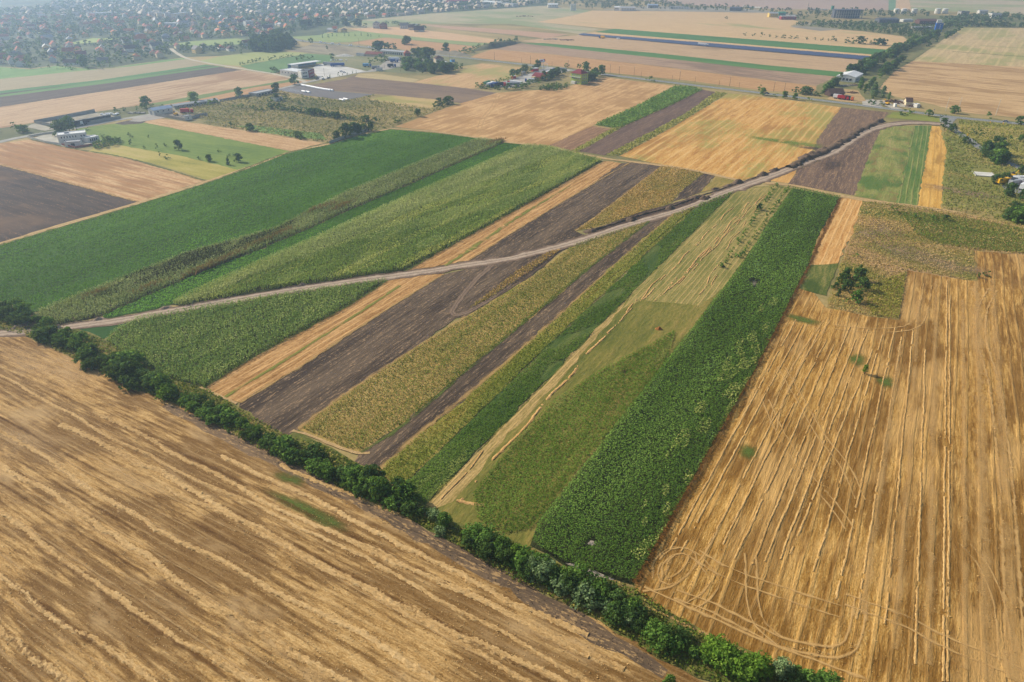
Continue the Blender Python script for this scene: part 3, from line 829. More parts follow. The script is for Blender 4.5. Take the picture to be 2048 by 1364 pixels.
weedm = meadow('yellow_green_weeds', STRIP, [(84, 96, 34), (116, 118, 44), (146, 134, 66), (160, 142, 84)], 0.3, 1.0, 0.04, 0.9)
sheet('fallow_field', [(1431, 352), (1434, 352), (1481, 361), (1449, 372), (1399, 386), (1404, 382)], drym, label='small dry weed patch beside the earth heaps', cat='field')
sheet('fallow_field', [(1349, 427), (1389, 412), (1402, 405), (1151, 640), (797, 981), (757, 942), (837, 870), (912, 815), (1024, 715), (1114, 637), (1174, 580), (1239, 520), (1299, 467)], weedm, label='yellow green weed strip left of the long lucerne parcel', cat='field')
parm = meadow('parcel_green', STRIP, [(48, 70, 28), (62, 84, 34), (84, 98, 44), (106, 110, 56)], 0.3, 1.2, 0.035, 0.9)
sheet('crop_field', [(1402, 405), (1470, 382), (1151 + 60, 640), (850, 1012), (797, 981), (1151, 640)], parm, label='long narrow lucerne parcel with rounded green clumps', cat='field')
mowm = meadow('mown', STRIP, [(76, 84, 36), (100, 102, 44), (124, 116, 56), (150, 128, 74)], 0.5, 1.0, 0.03, 0.7)
sheet('mown_field', [(1470, 382), (1545, 370), (1586, 377), (1536, 447), (1491, 520), (1449, 577), (1399, 640), (1195, 900), (1075, 1052), (1062, 1100), (990, 1070), (900, 1040), (850, 1012), (1211, 640)], mowm, label='mown field with straw rows right of the long parcel', cat='field')
upper_mown = stubble('mown_upper', STRIP, (138, 128, 70), (102, 104, 48), (168, 146, 90), lines=(2.0, (192, 158, 102), 0.45), grain=1.2, streak=0.6, patch=0.04, green=(96, 104, 44), green_amt=0.54)
sheet('mown_field', [(1470, 383), (1545, 371), (1584, 378), (1536, 446), (1491, 519), (1449, 576), (1400, 612), (1340, 606), (1282, 600), (1240, 622), (1262, 590)], upper_mown, label='upper half of the mown field with fine straw stripes', cat='field')
straw_side = stubble('straw_side', STRIP, (164, 138, 84), (126, 114, 58), (190, 160, 104), lines=(1.8, (196, 162, 106), 0.5), grain=1.3, streak=0.7)
sheet('mown_field', [(1262, 590), (1240, 622), (1120, 760), (990, 900), (905, 1005), (870, 1018), (852, 1010), (1030, 830), (1211, 641)], straw_side, label='straw strewn strip along the right side of the long parcel', cat='field')
sheet('sunflower_ground', [(1586, 377), (1681, 396), (1636, 475), (1618, 530), (1598, 567), (1563, 640), (1500, 762), (1412, 915), (1310, 1100), (1270, 1170), (1225, 1162), (1125, 1130), (1060, 1092), (1075, 1050), (1195, 900), (1399, 640), (1491, 520), (1536, 447)], soil('sunflower_soil', STRIP, (52, 58, 30), (38, 44, 24), (66, 70, 40)), label='ground of the tall dark green crop', cat='ground')
sheet('stubble_field', [(1681, 396), (1724, 402), (1708, 460), (1676, 527), (1618, 531), (1636, 475)], stubble('tan_right_strip', STRIP, (194, 146, 84), (166, 112, 54), (214, 172, 112), lines=(3.0, (216, 176, 118), 0.6), grain=0.9, streak=0.5), label='tan stubble strip at the far end of the tall crop', cat='field')
sheet('crop_field', [(1618, 531), (1676, 527), (1653, 592), (1628, 586), (1598, 578)], stubble('weedy_corner', STRIP, (96, 104, 46), (70, 86, 36), (140, 128, 74), grain=1.2, streak=0.5, green=(58, 78, 30), green_amt=0.52, patch=0.08), label='weedy green corner beside the waste ground', cat='field')
right_st = stubble('stubble_right', STRIP, (170, 128, 62), (132, 92, 34), (204, 164, 96), brown=(112, 74, 24), brown_amt=0.51, pale=(190, 152, 94), pale_amt=0.57, grain=1.8, streak=0.7, patch=0.045, lines=(3.2, (196, 158, 98), 0.32), bump=0.9, patch_stretch=2.6)
sheet('stubble_field', [(1598, 578), (1628, 587), (1653, 617), (1740, 634), (1798, 641), (1814, 541), (1900, 556), (1955, 563), (1948, 502), (2048, 510), (2300, 560), (2500, 700), UV(270, 150), UV(270, 2), beyond(1650, 1368, 110), (1650, 1368), (1525, 1313), (1425, 1276), (1275, 1186), (1268, 1170), (1310, 1100), (1412, 915), (1500, 762), (1563, 640)], right_st, label='big golden brown stubble field at the right', cat='field')
# hedge verge, dark headland and the near stubble
sheet('hedge_verge', [(-40, 615), (0, 603), (60, 640), (110, 652), (160, 660), (212, 682), (330, 755), (410, 775), (480, 817), (574, 872), (597, 860), (709, 924), (797, 981), (850, 1012), (900, 1042), (1062, 1096), (1125, 1132), (1268, 1172), (1275, 1186), (1425, 1276), (1525, 1313), (1660, 1372), beyond(1660, 1372, 108), beyond(1312, 1316, 118), (1312, 1316), (1200, 1243), (1025, 1160), (900, 1085), (812, 1035), (712, 995), (612, 942), (512, 895), (375, 820), (262, 775), (150, 720), (50, 672), (0, 660)], meadow('verge_weeds', HEDGE, [(62, 76, 30), (88, 96, 42), (124, 116, 64), (150, 126, 84)], 0.2, 1.2, 0.05, 1.0), label='weedy verge under the long hedge', cat='ground')
near_st = stubble('stubble_near', HEDGE, (178, 140, 84), (132, 98, 50), (212, 176, 118), brown=(96, 62, 24), brown_amt=0.51, pale=(184, 154, 110), pale_amt=0.62, grain=2.4, streak=0.8, patch=0.075, bump=1.0, patch_stretch=2.6, lines=(2.3, (192, 158, 106), 0.25))
sheet('stubble_field', [(-600, 780), (0, 672), (50, 672), (150, 720), (262, 775), (375, 820), (512, 895), (612, 942), (712, 995), (812, 1035), (900, 1085), (1025, 1160), (1125, 1212), (1200, 1243), (1312, 1318), beyond(1312, 1318, 120), UV(-60, 2), UV(-260, 2), UV(-260, 150)], near_st, label='big straw stubble field in the foreground left of the hedge', cat='field')
hl = soil('headland_soil', HEDGE, (126, 104, 80), (92, 77, 62), (176, 144, 100), row=1.4, fleck_amt=0.54)
ribbon('headland', smooth_path([G(330, 812), G(420, 855), G(512, 903), G(650, 972), G(800, 1046), G(950, 1130), G(1100, 1215), G(1250, 1300), G(1330, 1350)], 3), [2.0, 4, 4.5, 3.6, 2.6, 3.6, 4.4, 4.2, 2.5], hl, jit=0.2, label='strip of turned dark soil along the hedge', cat='field strip')
# ------------------------------------------------------------------ roads and tracks
asphalt = flat('asphalt', (128, 130, 132), 0.9, 0.10, 0.15)
asphalt_old = flat('old_asphalt', (140, 140, 138), 0.9, 0.12, 0.2)
concrete = flat('yard_concrete', (196, 194, 188), 0.9, 0.10, 0.08)
concrete_w = flat('pale_concrete', (206, 204, 196), 0.9, 0.12, 0.2)
gravel = flat('gravel', (176, 168, 152), 0.95, 0.12, 0.3)
paint = flat('road_paint', (214, 214, 208), 0.8, 0.05)
verge_m = meadow('road_verge', ROAD_H, [(96, 104, 58), (126, 120, 72), (150, 136, 88)], 0.1, 0.5, 0.03, 0.8)


def dirt(name, base, lo, hi):
    t = NT(name, 0.97)
    n = t.noise(t.coord(), 0.25, 5, 0.65)
    g = t.noise(t.coord(), 1.6, 3, 0.7)
    uv = t.n('ShaderNodeUVMap')
    sep = t.n('ShaderNodeSeparateXYZ')
    t.set(sep.inputs[0], uv.outputs[0])
    c = t.ramp(t.math('ADD', t.math('MULTIPLY', n, 0.6), t.math('MULTIPLY', g, 0.4)), [(0.35, lo), (0.5, base), (0.66, hi)])
    rut = t.math('SUBTRACT', 1.0, t.math('MULTIPLY', t.math('ABSOLUTE', t.math('SUBTRACT', sep.outputs[1], 0.45)), 3.2))
    c = t.mix(t.math('MULTIPLY', t.step(rut, 0.0, 1.0), 0.7), c, hi)
    mid = t.math('MULTIPLY', t.step(sep.outputs[1], 0.24, 0.05), t.step(n, 0.4, 0.6))
    c = t.mix(t.math('MULTIPLY', mid, 0.6), c, tuple(int(x * 0.66) for x in base))
    t.color(c)
    t.bump(t.math('ADD', n, g), 0.8, 0.3)
    return t.m


dirt_m = dirt('dirt_road', (160, 140, 122), (120, 104, 92), (186, 168, 148))
dirt_dark = dirt('earth_track', (116, 97, 82), (92, 77, 66), (136, 116, 97))
straw_track = dirt('farm_track', (176, 146, 100), (140, 116, 76), (200, 170, 124))

road_pts = [G(520, 70), G(560, 73.5), G(606, 82), (G(664, 88)), G(752, 96.5), G(824, 105), G(937, 116.5), G(1024, 126.5), G(1124, 138), G(1214, 149.5), G(1374, 169), G(1534, 187.5), G(1696, 207.5), G(1811, 222), G(1898, 233.5), G(2048, 248.5), G(2300, 276)]
RQ = smooth_path(road_pts, 8)
ribbon('road_verge', RQ, 17, verge_m, jit=0.12, label='grassy verges of the main road', cat='verge')
ribbon('main_road', RQ, 8.0, asphalt, jit=0.0, crown=0.02, label='two lane asphalt main road across the plain', cat='road')
rz = next_z()
N_ = normals_of(RQ)
for sg in (-1, 1):
    ribbon('edge_marking', RQ + N_ * (3.6 * sg), 0.22, paint, z=rz + 0.02, jit=0, label='white edge line of the main road', cat='road marking', group='edge lines of the main road')
rz = next_z()
mb = MB()
cum = 0.0
seg = []
for i in range(0, len(RQ) - 1):
    a, b = RQ[i], RQ[i + 1]
    d = (b - a) / np.linalg.norm(b - a)
    n = np.array([-d[1], d[0]]) * 0.1
    e = a + d * 4.0
    mb.face([(*(a - n), rz + 0.03), (*(e - n), rz + 0.03), (*(e + n), rz + 0.03), (*(a + n), rz + 0.03)])
tag(mb.build('centre_marking', paint), 'broken white centre line of the main road', 'road marking', None, 'structure')

SQ = smooth_path([G(1897, 234), G(1893, 243), G(1896, 252), G(1911, 262.5), G(1935, 277), G(1961, 297), G(2003, 320), G(2048, 340), G(2110, 372)], 4)
ribbon('side_road', SQ, [13, 8, 6, 5.5, 5.5, 5.5, 5.5], asphalt_old, jit=0.03, label='narrow asphalt side road running to the right edge', cat='road')
NQ = smooth_path([G(1745, 213), G(1741, 205), G(1728, 197), G(1720, 188), G(1716, 178), G(1722, 168), G(1732, 158), G(1746, 146), G(1763, 135), G(1785, 124), G(1815, 108), G(1850, 90), G(1878, 78), G(1890, 66), G(1889, 54), G(1880, 38)], 6)
ribbon('works_road', NQ, [16, 9, 8, 8, 7, 7, 7, 7], flat('works_road', (178, 172, 160), 0.9, 0.1, 0.1), jit=0.03, label='pale road curving through the trees to the works', cat='road')
ribbon('works_road', smooth_path([G(1757, 200), G(1775, 209), G(1795, 218)], 4), 9, gravel, label='gravel spur beside the scrap yard', cat='road')
LQ = smooth_path([G(-200, 330), G(0, 284), G(55, 272.5), G(115, 262.5), G(150, 256.5), G(230, 241), G(300, 229.5), G(350, 217.5), G(435, 203.5), G(512, 187.5), G(560, 178), G(610, 165.5), G(690, 149), G(735, 143.5), G(775, 138), G(815, 128), G(845, 119), G(862, 110)], 6)
ribbon('service_road', LQ, 7.0, flat('service_road', (158, 156, 148), 0.9, 0.12, 0.1), jit=0.04, label='narrow grey road linking yards on the left', cat='road')
VQ = smooth_path([G(548, 148), G(495, 139.5), G(428, 128.5), G(385, 120), G(365, 113), G(350, 104), G(342, 97)], 6)
ribbon('village_lane', VQ, 5.0, flat('village_lane', (186, 176, 156), 0.9, 0.1, 0.1), jit=0.06, label='pale lane running into the village', cat='road')
ribbon('village_lane', smooth_path([G(548, 148), G(600, 160), G(612, 165)], 6), 5.0, flat('village_lane', (186, 176, 156)), jit=0.06, label='pale lane joining the service road by the warehouse', cat='road')

sheet('yard', [(622, 139), (630, 132), (644, 128), (690, 133), (732, 142.5), (700, 149), (664, 156), (640, 158)], concrete, label='wide concrete yard of the white warehouse', cat='yard')
sheet('yard', [(555, 180), (580, 174), (604, 171), (640, 178), (662, 182), (749, 189), (692, 201), (607, 190.5)], flat('dark_lot', (112, 108, 108), 0.9, 0.06, 0.05), label='dark paved lot with the white wrapped bales', cat='yard')
sheet('yard', [(735, 142), (760, 131), (775, 121), (800, 117), (850, 121), (835, 126), (800, 130), (780, 138)], flat('yard_grey', (160, 154, 144), 0.9, 0.12, 0.08), label='grey roadside lorry park', cat='yard')
sheet('yard', [(72, 246), (190, 224.5), (243, 236), (120, 257)], flat('yard_gravel', (158, 150, 132), 0.95, 0.16, 0.1), label='gravel ground of the walled truck yard', cat='yard')
sheet('yard', [(50, 255), (70, 247), (112, 258), (90, 262)], flat('yard_gravel_b', (164, 158, 142), 0.95, 0.1, 0.1), label='gravel apron beside the walled truck yard', cat='yard')
sheet('yard', [(258, 243), (266, 237), (305, 230), (332, 235), (300, 241), (280, 244)], flat('yard_grey_b', (156, 150, 142), 0.95, 0.1, 0.1), label='grey parking area before the blue roofed shed', cat='yard')
sheet('yard', [(330, 229), (345, 221), (400, 226), (418, 233), (372, 240), (345, 236)], flat('yard_brown', (150, 140, 122), 0.95, 0.14, 0.1), label='machine yard beside the blue roofed shed', cat='yard')
sheet('yard', [(60, 279), (90, 270), (115, 268), (150, 266), (185, 272), (205, 282), (180, 290), (140, 296)], flat('yard_pale', (176, 172, 158), 0.95, 0.12, 0.12), label='pale garden yard of the white two storey building', cat='yard')
sheet('yard', [(962, 173), (1000, 165), (1037, 154), (1063, 146), (1080, 139), (1100, 134.5), (1145, 140.5), (1112, 148), (1095, 153), (1075, 163), (1048, 171), (1020, 176)], flat('truck_stop', (172, 168, 162), 0.9, 0.1, 0.08), label='grey paved truck stop beside the main road', cat='yard')
sheet('yard', [(1170, 148), (1195, 151), (1210, 150), (1180, 146)], flat('truck_stop', (172, 168, 162)), label='paved forecourt behind the green building', cat='yard')
sheet('yard', [(1786, 204), (1800, 199), (1842, 210), (1835, 216), (1800, 214)], gravel, label='gravel ground of the scrap yard', cat='yard')
sheet('yard', [(2000, 370), (2048, 366), (2150, 376), (2150, 402), (2060, 392), (2013, 382)], flat('yard_dark', (150, 150, 150), 0.9, 0.1, 0.1), label='grey hard standing at the right edge', cat='yard')
sheet('yard', [(1728, 151), (1748, 148), (1746, 156), (1730, 165), (1719, 170), (1722, 160)], gravel, label='gravel forecourt of the white roofed hangar', cat='yard')
sheet('yard', [(1580, 54), (1600, 48), (1640, 44), (1700, 44), (1760, 40), (1860, 34), (1880, 40), (1850, 48), (1700, 58), (1640, 62)], flat('works_ground', (150, 142, 124), 0.95, 0.16, 0.02), label='dusty ground of the industrial works', cat='yard')
sheet('yard', [(1200, 20), (1300, 12), (1500, 18), (1560, 24), (1600, 30), (1560, 40), (1540, 26), (1300, 22)], flat('works_ground_b', (150, 144, 128), 0.95, 0.16, 0.02), label='dusty ground along the far sheds', cat='yard')
sheet('scrub_ground', [(1590, 51), (1700, 44), (1800, 30), (1860, 30), (2048, 36), (2300, 50), (2300, 62), (2048, 56), (1921, 55), (1826, 121), (1790, 142), (1758, 176), (1790, 195), (1730, 200), (1660, 190), (1633, 182), (1633, 172), (1690, 145), (1745, 118), (1790, 100), (1822, 84), (1806, 72), (1726, 62)], meadow('belt_ground', BIGR, [(92, 98, 58), (116, 114, 70), (144, 132, 88)], 0.05, 0.3), label='shady scrub ground under the tree belt', cat='ground')
sheet('yard', [(1655, 199), (1662, 188), (1690, 178), (1716, 181), (1722, 190), (1733, 201), (1712, 206), (1680, 203)], stubble('dry_lot', ROAD_H, (176, 146, 100), (150, 126, 84), (196, 166, 118)), label='dry grass lot around the dark brown house', cat='yard')

# farm tracks between the fields
ribbon('farm_track', smooth_path([G(-150, 528), G(0, 488.5), G(120, 452), G(280, 405.5), G(421, 361.5), G(500, 334), G(585, 303), G(651, 290.5), G(720, 270), G(783, 257.5)], 5), [4.5, 4, 4, 3.5, 3, 3], straw_track, jit=0.12, label='straw coloured farm track along the big alfalfa field', cat='track')
ribbon('farm_track', smooth_path([G(783, 257.5), G(870, 264), G(957, 276), G(1010, 284.5), G(1096, 293.5), G(1150, 306), G(1215, 318), G(1330, 332), G(1400, 344), G(1480, 362), G(1500, 366)], 5), [2.5, 3, 3.5, 4, 4, 3], straw_track, jit=0.15, label='straw coloured cross track at the heads of the strips', cat='track')
ribbon('farm_track', smooth_path([G(1530, 366), G(1590, 372), G(1681, 392), G(1725, 400), G(1793, 409), G(1883, 421), G(1960, 437), G(2048, 456), G(2150, 484)], 5), [4, 4, 5, 5, 4.5, 4], straw_track, jit=0.15, label='straw coloured cross track beyond the tall crop', cat='track')
DQ = smooth_path([G(-150, 694), G(0, 668), G(75, 662), G(175, 650), G(300, 630), G(512, 592.5), G(687, 565.5), G(837, 546), G(937, 530), G(1024, 516), G(1149, 485.5), G(1249, 452), G(1320, 432), G(1374, 415.5), G(1449, 385.5), G(1536, 354.5), G(1611, 325.5), G(1661, 307), G(1692, 287), G(1722, 268), G(1750, 256.5), G(1790, 248.5), G(1840, 246), G(1888, 249)], 4)
ribbon('dirt_verge', DQ, [7, 7, 7, 7.5, 8, 8, 9, 10, 11, 12], dirt_dark, jit=0.15, label='dark earth shoulders of the new dirt road', cat='track')
ribbon('dirt_road', DQ, [5, 4.4, 4.8, 4.3, 4.9, 4.6, 5.4, 5.2, 6.2, 7, 8], dirt_m, jit=0.12, crown=0.05, label='new pale dirt road cutting across the strips', cat='road')
ribbon('dirt_road', smooth_path([G(1765, 251), G(1800, 244), G(1840, 243), G(1878, 246)], 4), 5, dirt_dark, jit=0.1, label='bare earth loop where the dirt road meets the side road', cat='road')
# excavated trench along the dirt road
TQ = smooth_path([G(1176, 466), G(1240, 446), G(1300, 425), G(1345, 414), G(1400, 396)], 2)
dark_earth = soil('dark_earth', STRIP, (84, 68, 58), (66, 54, 48), (104, 86, 72), row=1.2, bump=1.0)
ribbon('excavated_strip', TQ, [3, 6, 6.5, 7, 6], dark_earth, jit=0.06, label='freshly excavated dark strip beside the dirt road', cat='excavation')
ribbon('track', smooth_path([G(1150, 487), G(1100, 508), G(1050, 545), G(990, 592), G(950, 617), G(920, 630), G(904, 626), G(920, 598), G(950, 562), G(985, 530)], 2), 2.3, dirt_dark, jit=0.15, label='brown vehicle track looping over the ploughed strip', cat='track')
ribbon('track', smooth_path([G(585, 862), G(610, 868), G(640, 880), G(680, 896), G(718, 907), G(740, 906)], 2), 0.9, straw_track, jit=0.2, label='faint track at the lower end of the weed strip', cat='track')
ribbon('track', smooth_path([G(400, 775), G(430, 788), G(474, 808)], 2), 0.8, straw_track, jit=0.2, label='pale path at the lower end of the tan strip', cat='track')
sheet('bare_patch', [(1130, 1127), (1150, 1129), (1190, 1143), (1228, 1160), (1215, 1165), (1170, 1150)], flat('bare_soil', (176, 162, 148), 0.95, 0.1, 0.5), kind='structure', label='pale bare soil at the foot of the tall crop', cat='bare soil')
blotch('bare_patch', 1184, 1087, 1.0, 0.7, flat('bare_soil', (176, 162, 148)), label='small bare hole inside the tall crop', cat='bare soil')
blotch('bare_patch', 1508, 568, 4.0, 2.0, soft('bare_soil_b', (126, 118, 104), (104, 98, 82), 0.3, 0.6, 0.9), a=STRIP, label='bare grey gap in the tall crop', cat='bare soil')
dark_disc = soft('dark_soil_patch', (92, 78, 72), (76, 66, 62), 0.4, 0.3, 0.8)
blotch('soil_patch', 1665, 330, 22, 9, dark_disc, a=PLOW3, label='darker patch in the ploughed field below the dirt road', cat='soil')
gsm = soft('green_weeds_thin', (74, 92, 36), (98, 112, 48), 0.34, 0.6, 0.95)
for (u, v, a_, b_, l) in ((578, 957, 7, 2.4, 'thin green weeds by the dark headland soil'), (600, 1015, 14, 2.6, 'thin green weeds streaking the near stubble'), (655, 1045, 8, 2.4, 'fading green weeds at the lower end of the streak'),
                          (1712, 720, 6, 4, 'greenish stain in the right stubble above the lone shrub'), (1495, 905, 5, 3, 'small greenish stain between straw rows'), (1605, 640, 4, 9, 'green weeds in the upper left of the right stubble'), (1770, 765, 5, 4, 'faint green stain beside the lone shrub')):
    blotch('weed_patch', u, v, a_, b_, gsm, a=HEDGE if u < 1000 else STRIP, label=l, cat='weeds')
grs = soft('grass_thin', (96, 124, 46), (120, 142, 60), 0.42, 0.2, 0.9)
blotch('grass_patch', 1598, 288, 26, 12, grs, a=ROAD_H, label='green wet patch below the striped golden field', cat='grass')
blotch('grass_patch', 1540, 280, 24, 7, grs, a=ROAD_H, label='green tongue reaching into the striped golden field', cat='grass')
blotch('soil_patch', 1618, 296, 16, 7, dark_disc, a=ROAD_H, label='damp dark patch beside the green wet patch', cat='soil')
pale = soft('bleached_straw', (214, 184, 138), (196, 160, 112), 0.5, 0.25, 0.75, a=HEDGE, stretch=5)
blotch('straw_patch', 95, 735, 30, 12, pale, a=HEDGE, label='bleached straw in the far corner of the near stubble', cat='straw')
blotch('straw_patch', 40, 880, 24, 8, pale, a=HEDGE, label='bleached straw at the left edge of the near stubble', cat='straw')
grl = soft('grass_line', (108, 116, 48), (132, 132, 62), 0.36, 0.5, 0.95, a=STRIP, stretch=4)
ribbon('grass_strip', smooth_path([G(800, 572), G(690, 645), G(600, 702), G(512, 757), G(450, 795)], 3), [2.4, 2.2, 2.0, 1.5], grl, jit=0.3, label='green grass line down the tan strip below the dirt road', cat='field strip')
ribbon('grass_strip', smooth_path([G(1140, 372), G(1080, 408), G(1010, 452), G(940, 500), G(890, 532)], 3), [1.0, 2.4, 3, 3.5, 3], grl, jit=0.4, label='green grass line down the tan strip above the dirt road', cat='field strip')
ribbon('grass_strip', smooth_path([G(960, 508), G(905, 490), G(975, 500)], 3), 1.0, soft('straw_band', (216, 180, 126), (196, 156, 100), 0.4, 0.6), label='pale straw band across the tan strip', cat='straw')

# uneven grassy margins between neighbouring strips
mg_t = soft('dry_margin', (184, 150, 98), (156, 128, 78), 0.40, 0.4, 0.9, a=STRIP, stretch=3)
mg_g = soft('green_margin', (104, 116, 52), (84, 98, 42), 0.40, 0.4, 0.9, a=STRIP, stretch=3)
for pts, w_, m_, l in (([(1324, 332), (1199, 428), (1151, 462)], 2.2, mg_t, 'dry margin between ploughed land and the upper dry weeds'), ([(932, 634), (762, 742), (662, 810), (597, 859)], 2.4, mg_t, 'dry margin between ploughed land and the lower weeds'),
                       ([(1261, 325), (1174, 375), (1024, 466), (940, 520)], 2.0, mg_t, 'ragged margin between upper tan strip and ploughed land'), ([(887, 549), (762, 627), (607, 730), (480, 806)], 2.0, mg_t, 'ragged margin between lower tan strip and ploughed land'),
                       ([(1299, 443), (1174, 540), (982, 700), (812, 845), (722, 906)], 2.2, mg_g, 'ragged green margin on the left of the narrow ploughed strip'), ([(1349, 427), (1174, 580), (1024, 715), (837, 870), (760, 942)], 2.2, mg_t, 'ragged dry margin on the right of the narrow ploughed strip'),
                       ([(775, 561), (687, 617), (512, 712), (412, 773)], 2.4, mg_g, 'green margin along the crop below the dirt road'), ([(1204, 323), (1024, 424), (904, 490), (810, 543)], 2.2, mg_g, 'green margin along the maize above the dirt road'),
                       ([(1586, 378), (1491, 520), (1399, 640), (1195, 900), (1075, 1051)], 2.0, mg_g, 'bright grass margin on the left of the tall crop'), ([(1681, 396), (1618, 530), (1563, 640), (1412, 915), (1270, 1168)], 2.6, soft('brown_margin', (138, 96, 46), (112, 76, 34), 0.36, 0.4, 0.9), 'brown margin on the right of the tall crop'),  # last one: browner ribbon along the right edge of the tall crop
                       ([(0, 491), (260, 415), (430, 361), (583, 304), (782, 259)], 4.0, mg_g, 'grassy margin along the upper edge of the big alfalfa'), ([(62, 279), (143, 297), (256, 317), (410, 362)], 3.0, mg_g, 'grassy margin between tan field and yellow weeds'), ([(0, 330), (278, 405)], 3.0, mg_t, 'straw margin above the dark ploughed field')):
    ribbon('field_margin', smooth_path([G(*p) for p in pts], 2.5), w_, m_, jit=0.35, label=l, cat='field margin')

# ------------------------------------------------------------------ wheel tracks in the right stubble
trk = soft('wheel_marks', (212, 174, 114), (190, 150, 92), 0.34, 1.1, 0.8)
trk_d = soft('wheel_marks_dark', (120, 78, 28), (96, 62, 24), 0.5, 0.5, 0.7)


def track(pts, w, m, label, grp=None, gap=None, name='wheel_track'):
    Q = smooth_path([G(*p) for p in pts], 1.5)
    if gap:
        Nn = normals_of(Q)
        for s in (-1, 1):
            ribbon(name, Q + Nn * (gap / 2 * s), w * 0.72, m, jit=0.45, label=label, cat='track', group=grp or label)
    else:
        ribbon(name, Q, w, m, jit=0.3, label=label, cat='track', group=grp)


track([(1562, 735), (1600, 800), (1640, 870), (1690, 935), (1720, 1000)], 0.9, trk, 'pair of wheel ruts slanting across the right stubble rows', gap=2.4)
track([(1530, 800), (1560, 865), (1610, 945), (1665, 1010), (1700, 1060)], 0.9, trk, 'second pair of slanting wheel ruts nearer the tall crop', gap=2.2)
track([(1330, 1130), (1322, 1150), (1335, 1165), (1365, 1150), (1385, 1120), (1375, 1105), (1345, 1105), (1325, 1125)], 0.8, trk, 'inner turning circle at the corner of the right stubble', gap=1.8)
track([(1315, 1160), (1318, 1125), (1350, 1102), (1385, 1110), (1415, 1140), (1430, 1165), (1410, 1195), (1375, 1215)], 0.9, trk, 'outer turning circle at the corner of the right stubble', gap=2.0)
track([(1285, 1184), (1340, 1175), (1385, 1140), (1420, 1090), (1440, 1050)], 0.8, trk, 'curved ruts leaving the crop corner up the field')
track([(1390, 1110), (1440, 1140), (1500, 1165), (1560, 1185), (1620, 1205), (1680, 1225)], 1.2, trk, 'pair of pale ruts along the lower headland', gap=3.2)
track([(1350, 1190), (1420, 1215), (1500, 1255), (1560, 1285), (1620, 1300), (1670, 1305), (1700, 1290), (1712, 1255), (1722, 1200)], 1.2, trk, 'ruts swinging up from the headland into the rows', gap=2.4)
track([(1500, 1110), (1505, 1200), (1520, 1250), (1560, 1285)], 1.0, trk, 'ruts bending from a row into the headland', gap=2.4)
track([(1280, 1190), (1400, 1245), (1520, 1300), (1640, 1345), (1760, 1390)], 1.4, trk, 'outer pair of headland ruts beside the hedge', gap=4.5)
track([(1690, 1200), (1800, 1240), (1900, 1290), (2000, 1330), (2080, 1370)], 1.2, trk, 'faint headland ruts toward the right corner', gap=3.0)
track([(1930, 1090), (1970, 1140), (2000, 1220), (2010, 1330)], 0.9, trk, 'curving ruts at the far right of the stubble', gap=2.2)
track([(1655, 640), (1600, 720), (1560, 800), (1545, 860)], 0.9, trk, 'ruts beside the tall crop in the upper stubble', gap=2.0)
track([(1668, 655), (1760, 662), (1830, 650), (1850, 600), (1855, 570)], 1.2, trk, 'ruts rounding the corner of the waste lot', gap=3.0)
track([(1985, 580), (1965, 620), (1962, 680), (1985, 760), (2005, 900), (2020, 1100), (2030, 1364)], 1.6, trk, 'broad pale ruts running down the right stubble', gap=3.0)
track([(1905, 300), (1870, 262)], 0.8, trk, 'faint ruts at the head of the yellow strip')
track([(997, 190), (985, 215), (965, 240), (957, 268)], 1.2, soft('far_ruts', (216, 178, 122), (200, 160, 104), 0.35, 0.8, 0.9), 'curved ruts across the golden stubble field', gap=3.0)
# broad pale bands of chaff and narrow dark bands between the rows
chaff = soft('chaff_band', (206, 170, 112), (188, 148, 90), 0.42, 0.35, 0.6, a=STRIP, stretch=6)
for a_, b_, c_, d_, w_, l in ((1975, 1364, 1952, 560, 4.0, 'broad pale chaff band down the far right stubble'), (2030, 1364, 1985, 560, 3.2, 'pale chaff band at the right edge'), (1855, 1330, 1872, 560, 2.6, 'pale chaff band in the middle of the right stubble'), (1790, 1300, 1838, 600, 2.0, 'pale chaff band below the waste lot'),
                          (1725, 1230, 1800, 690, 2.2, 'pale chaff band right of the lone shrub'), (1930, 1340, 1925, 600, 2.0, 'thin chaff band between the broad ones')):
    ribbon('chaff_band', np.array(smooth_path([G(a_, b_), (G(a_, b_) + G(c_, d_)) / 2, G(c_, d_)], 2)), w_, chaff, jit=0.25, label=l, cat='straw band')
chaff_n = soft('chaff_streak', (206, 174, 124), (184, 148, 98), 0.44, 0.35, 0.65, a=HEDGE, stretch=7)
dark_n = soft('dark_streak', (112, 76, 36), (92, 60, 26), 0.46, 0.3, 0.7, a=HEDGE, stretch=5)
hdv, hnv = np.array([math.cos(HEDGE), math.sin(HEDGE)]), np.array([-math.sin(HEDGE), math.cos(HEDGE)])
rsn = np.random.default_rng(21)
O_ = np.array(G(600, 1000)[:2])
for i in range(34):
    off = -3.5 - i * 2.6 + rsn.uniform(-0.8, 0.8)
    t0 = rsn.uniform(-150, 0)
    Qs = O_ + hnv * off + hdv * np.linspace(t0, t0 + rsn.uniform(50, 130), 60)[:, None] + hnv * np.cumsum(rsn.normal(0, 0.05, 60))[:, None]
    dk = i % 3 == 0
    ribbon('straw_streak', Qs, rsn.uniform(0.8, 2.0) if dk else rsn.uniform(0.35, 0.9), dark_n if dk else chaff_n, jit=0.3, label='dark bare streak between straw rows of the near stubble' if dk else 'thin pale streak of chaff along the near stubble rows', cat='straw band', group='streaks on the near stubble')
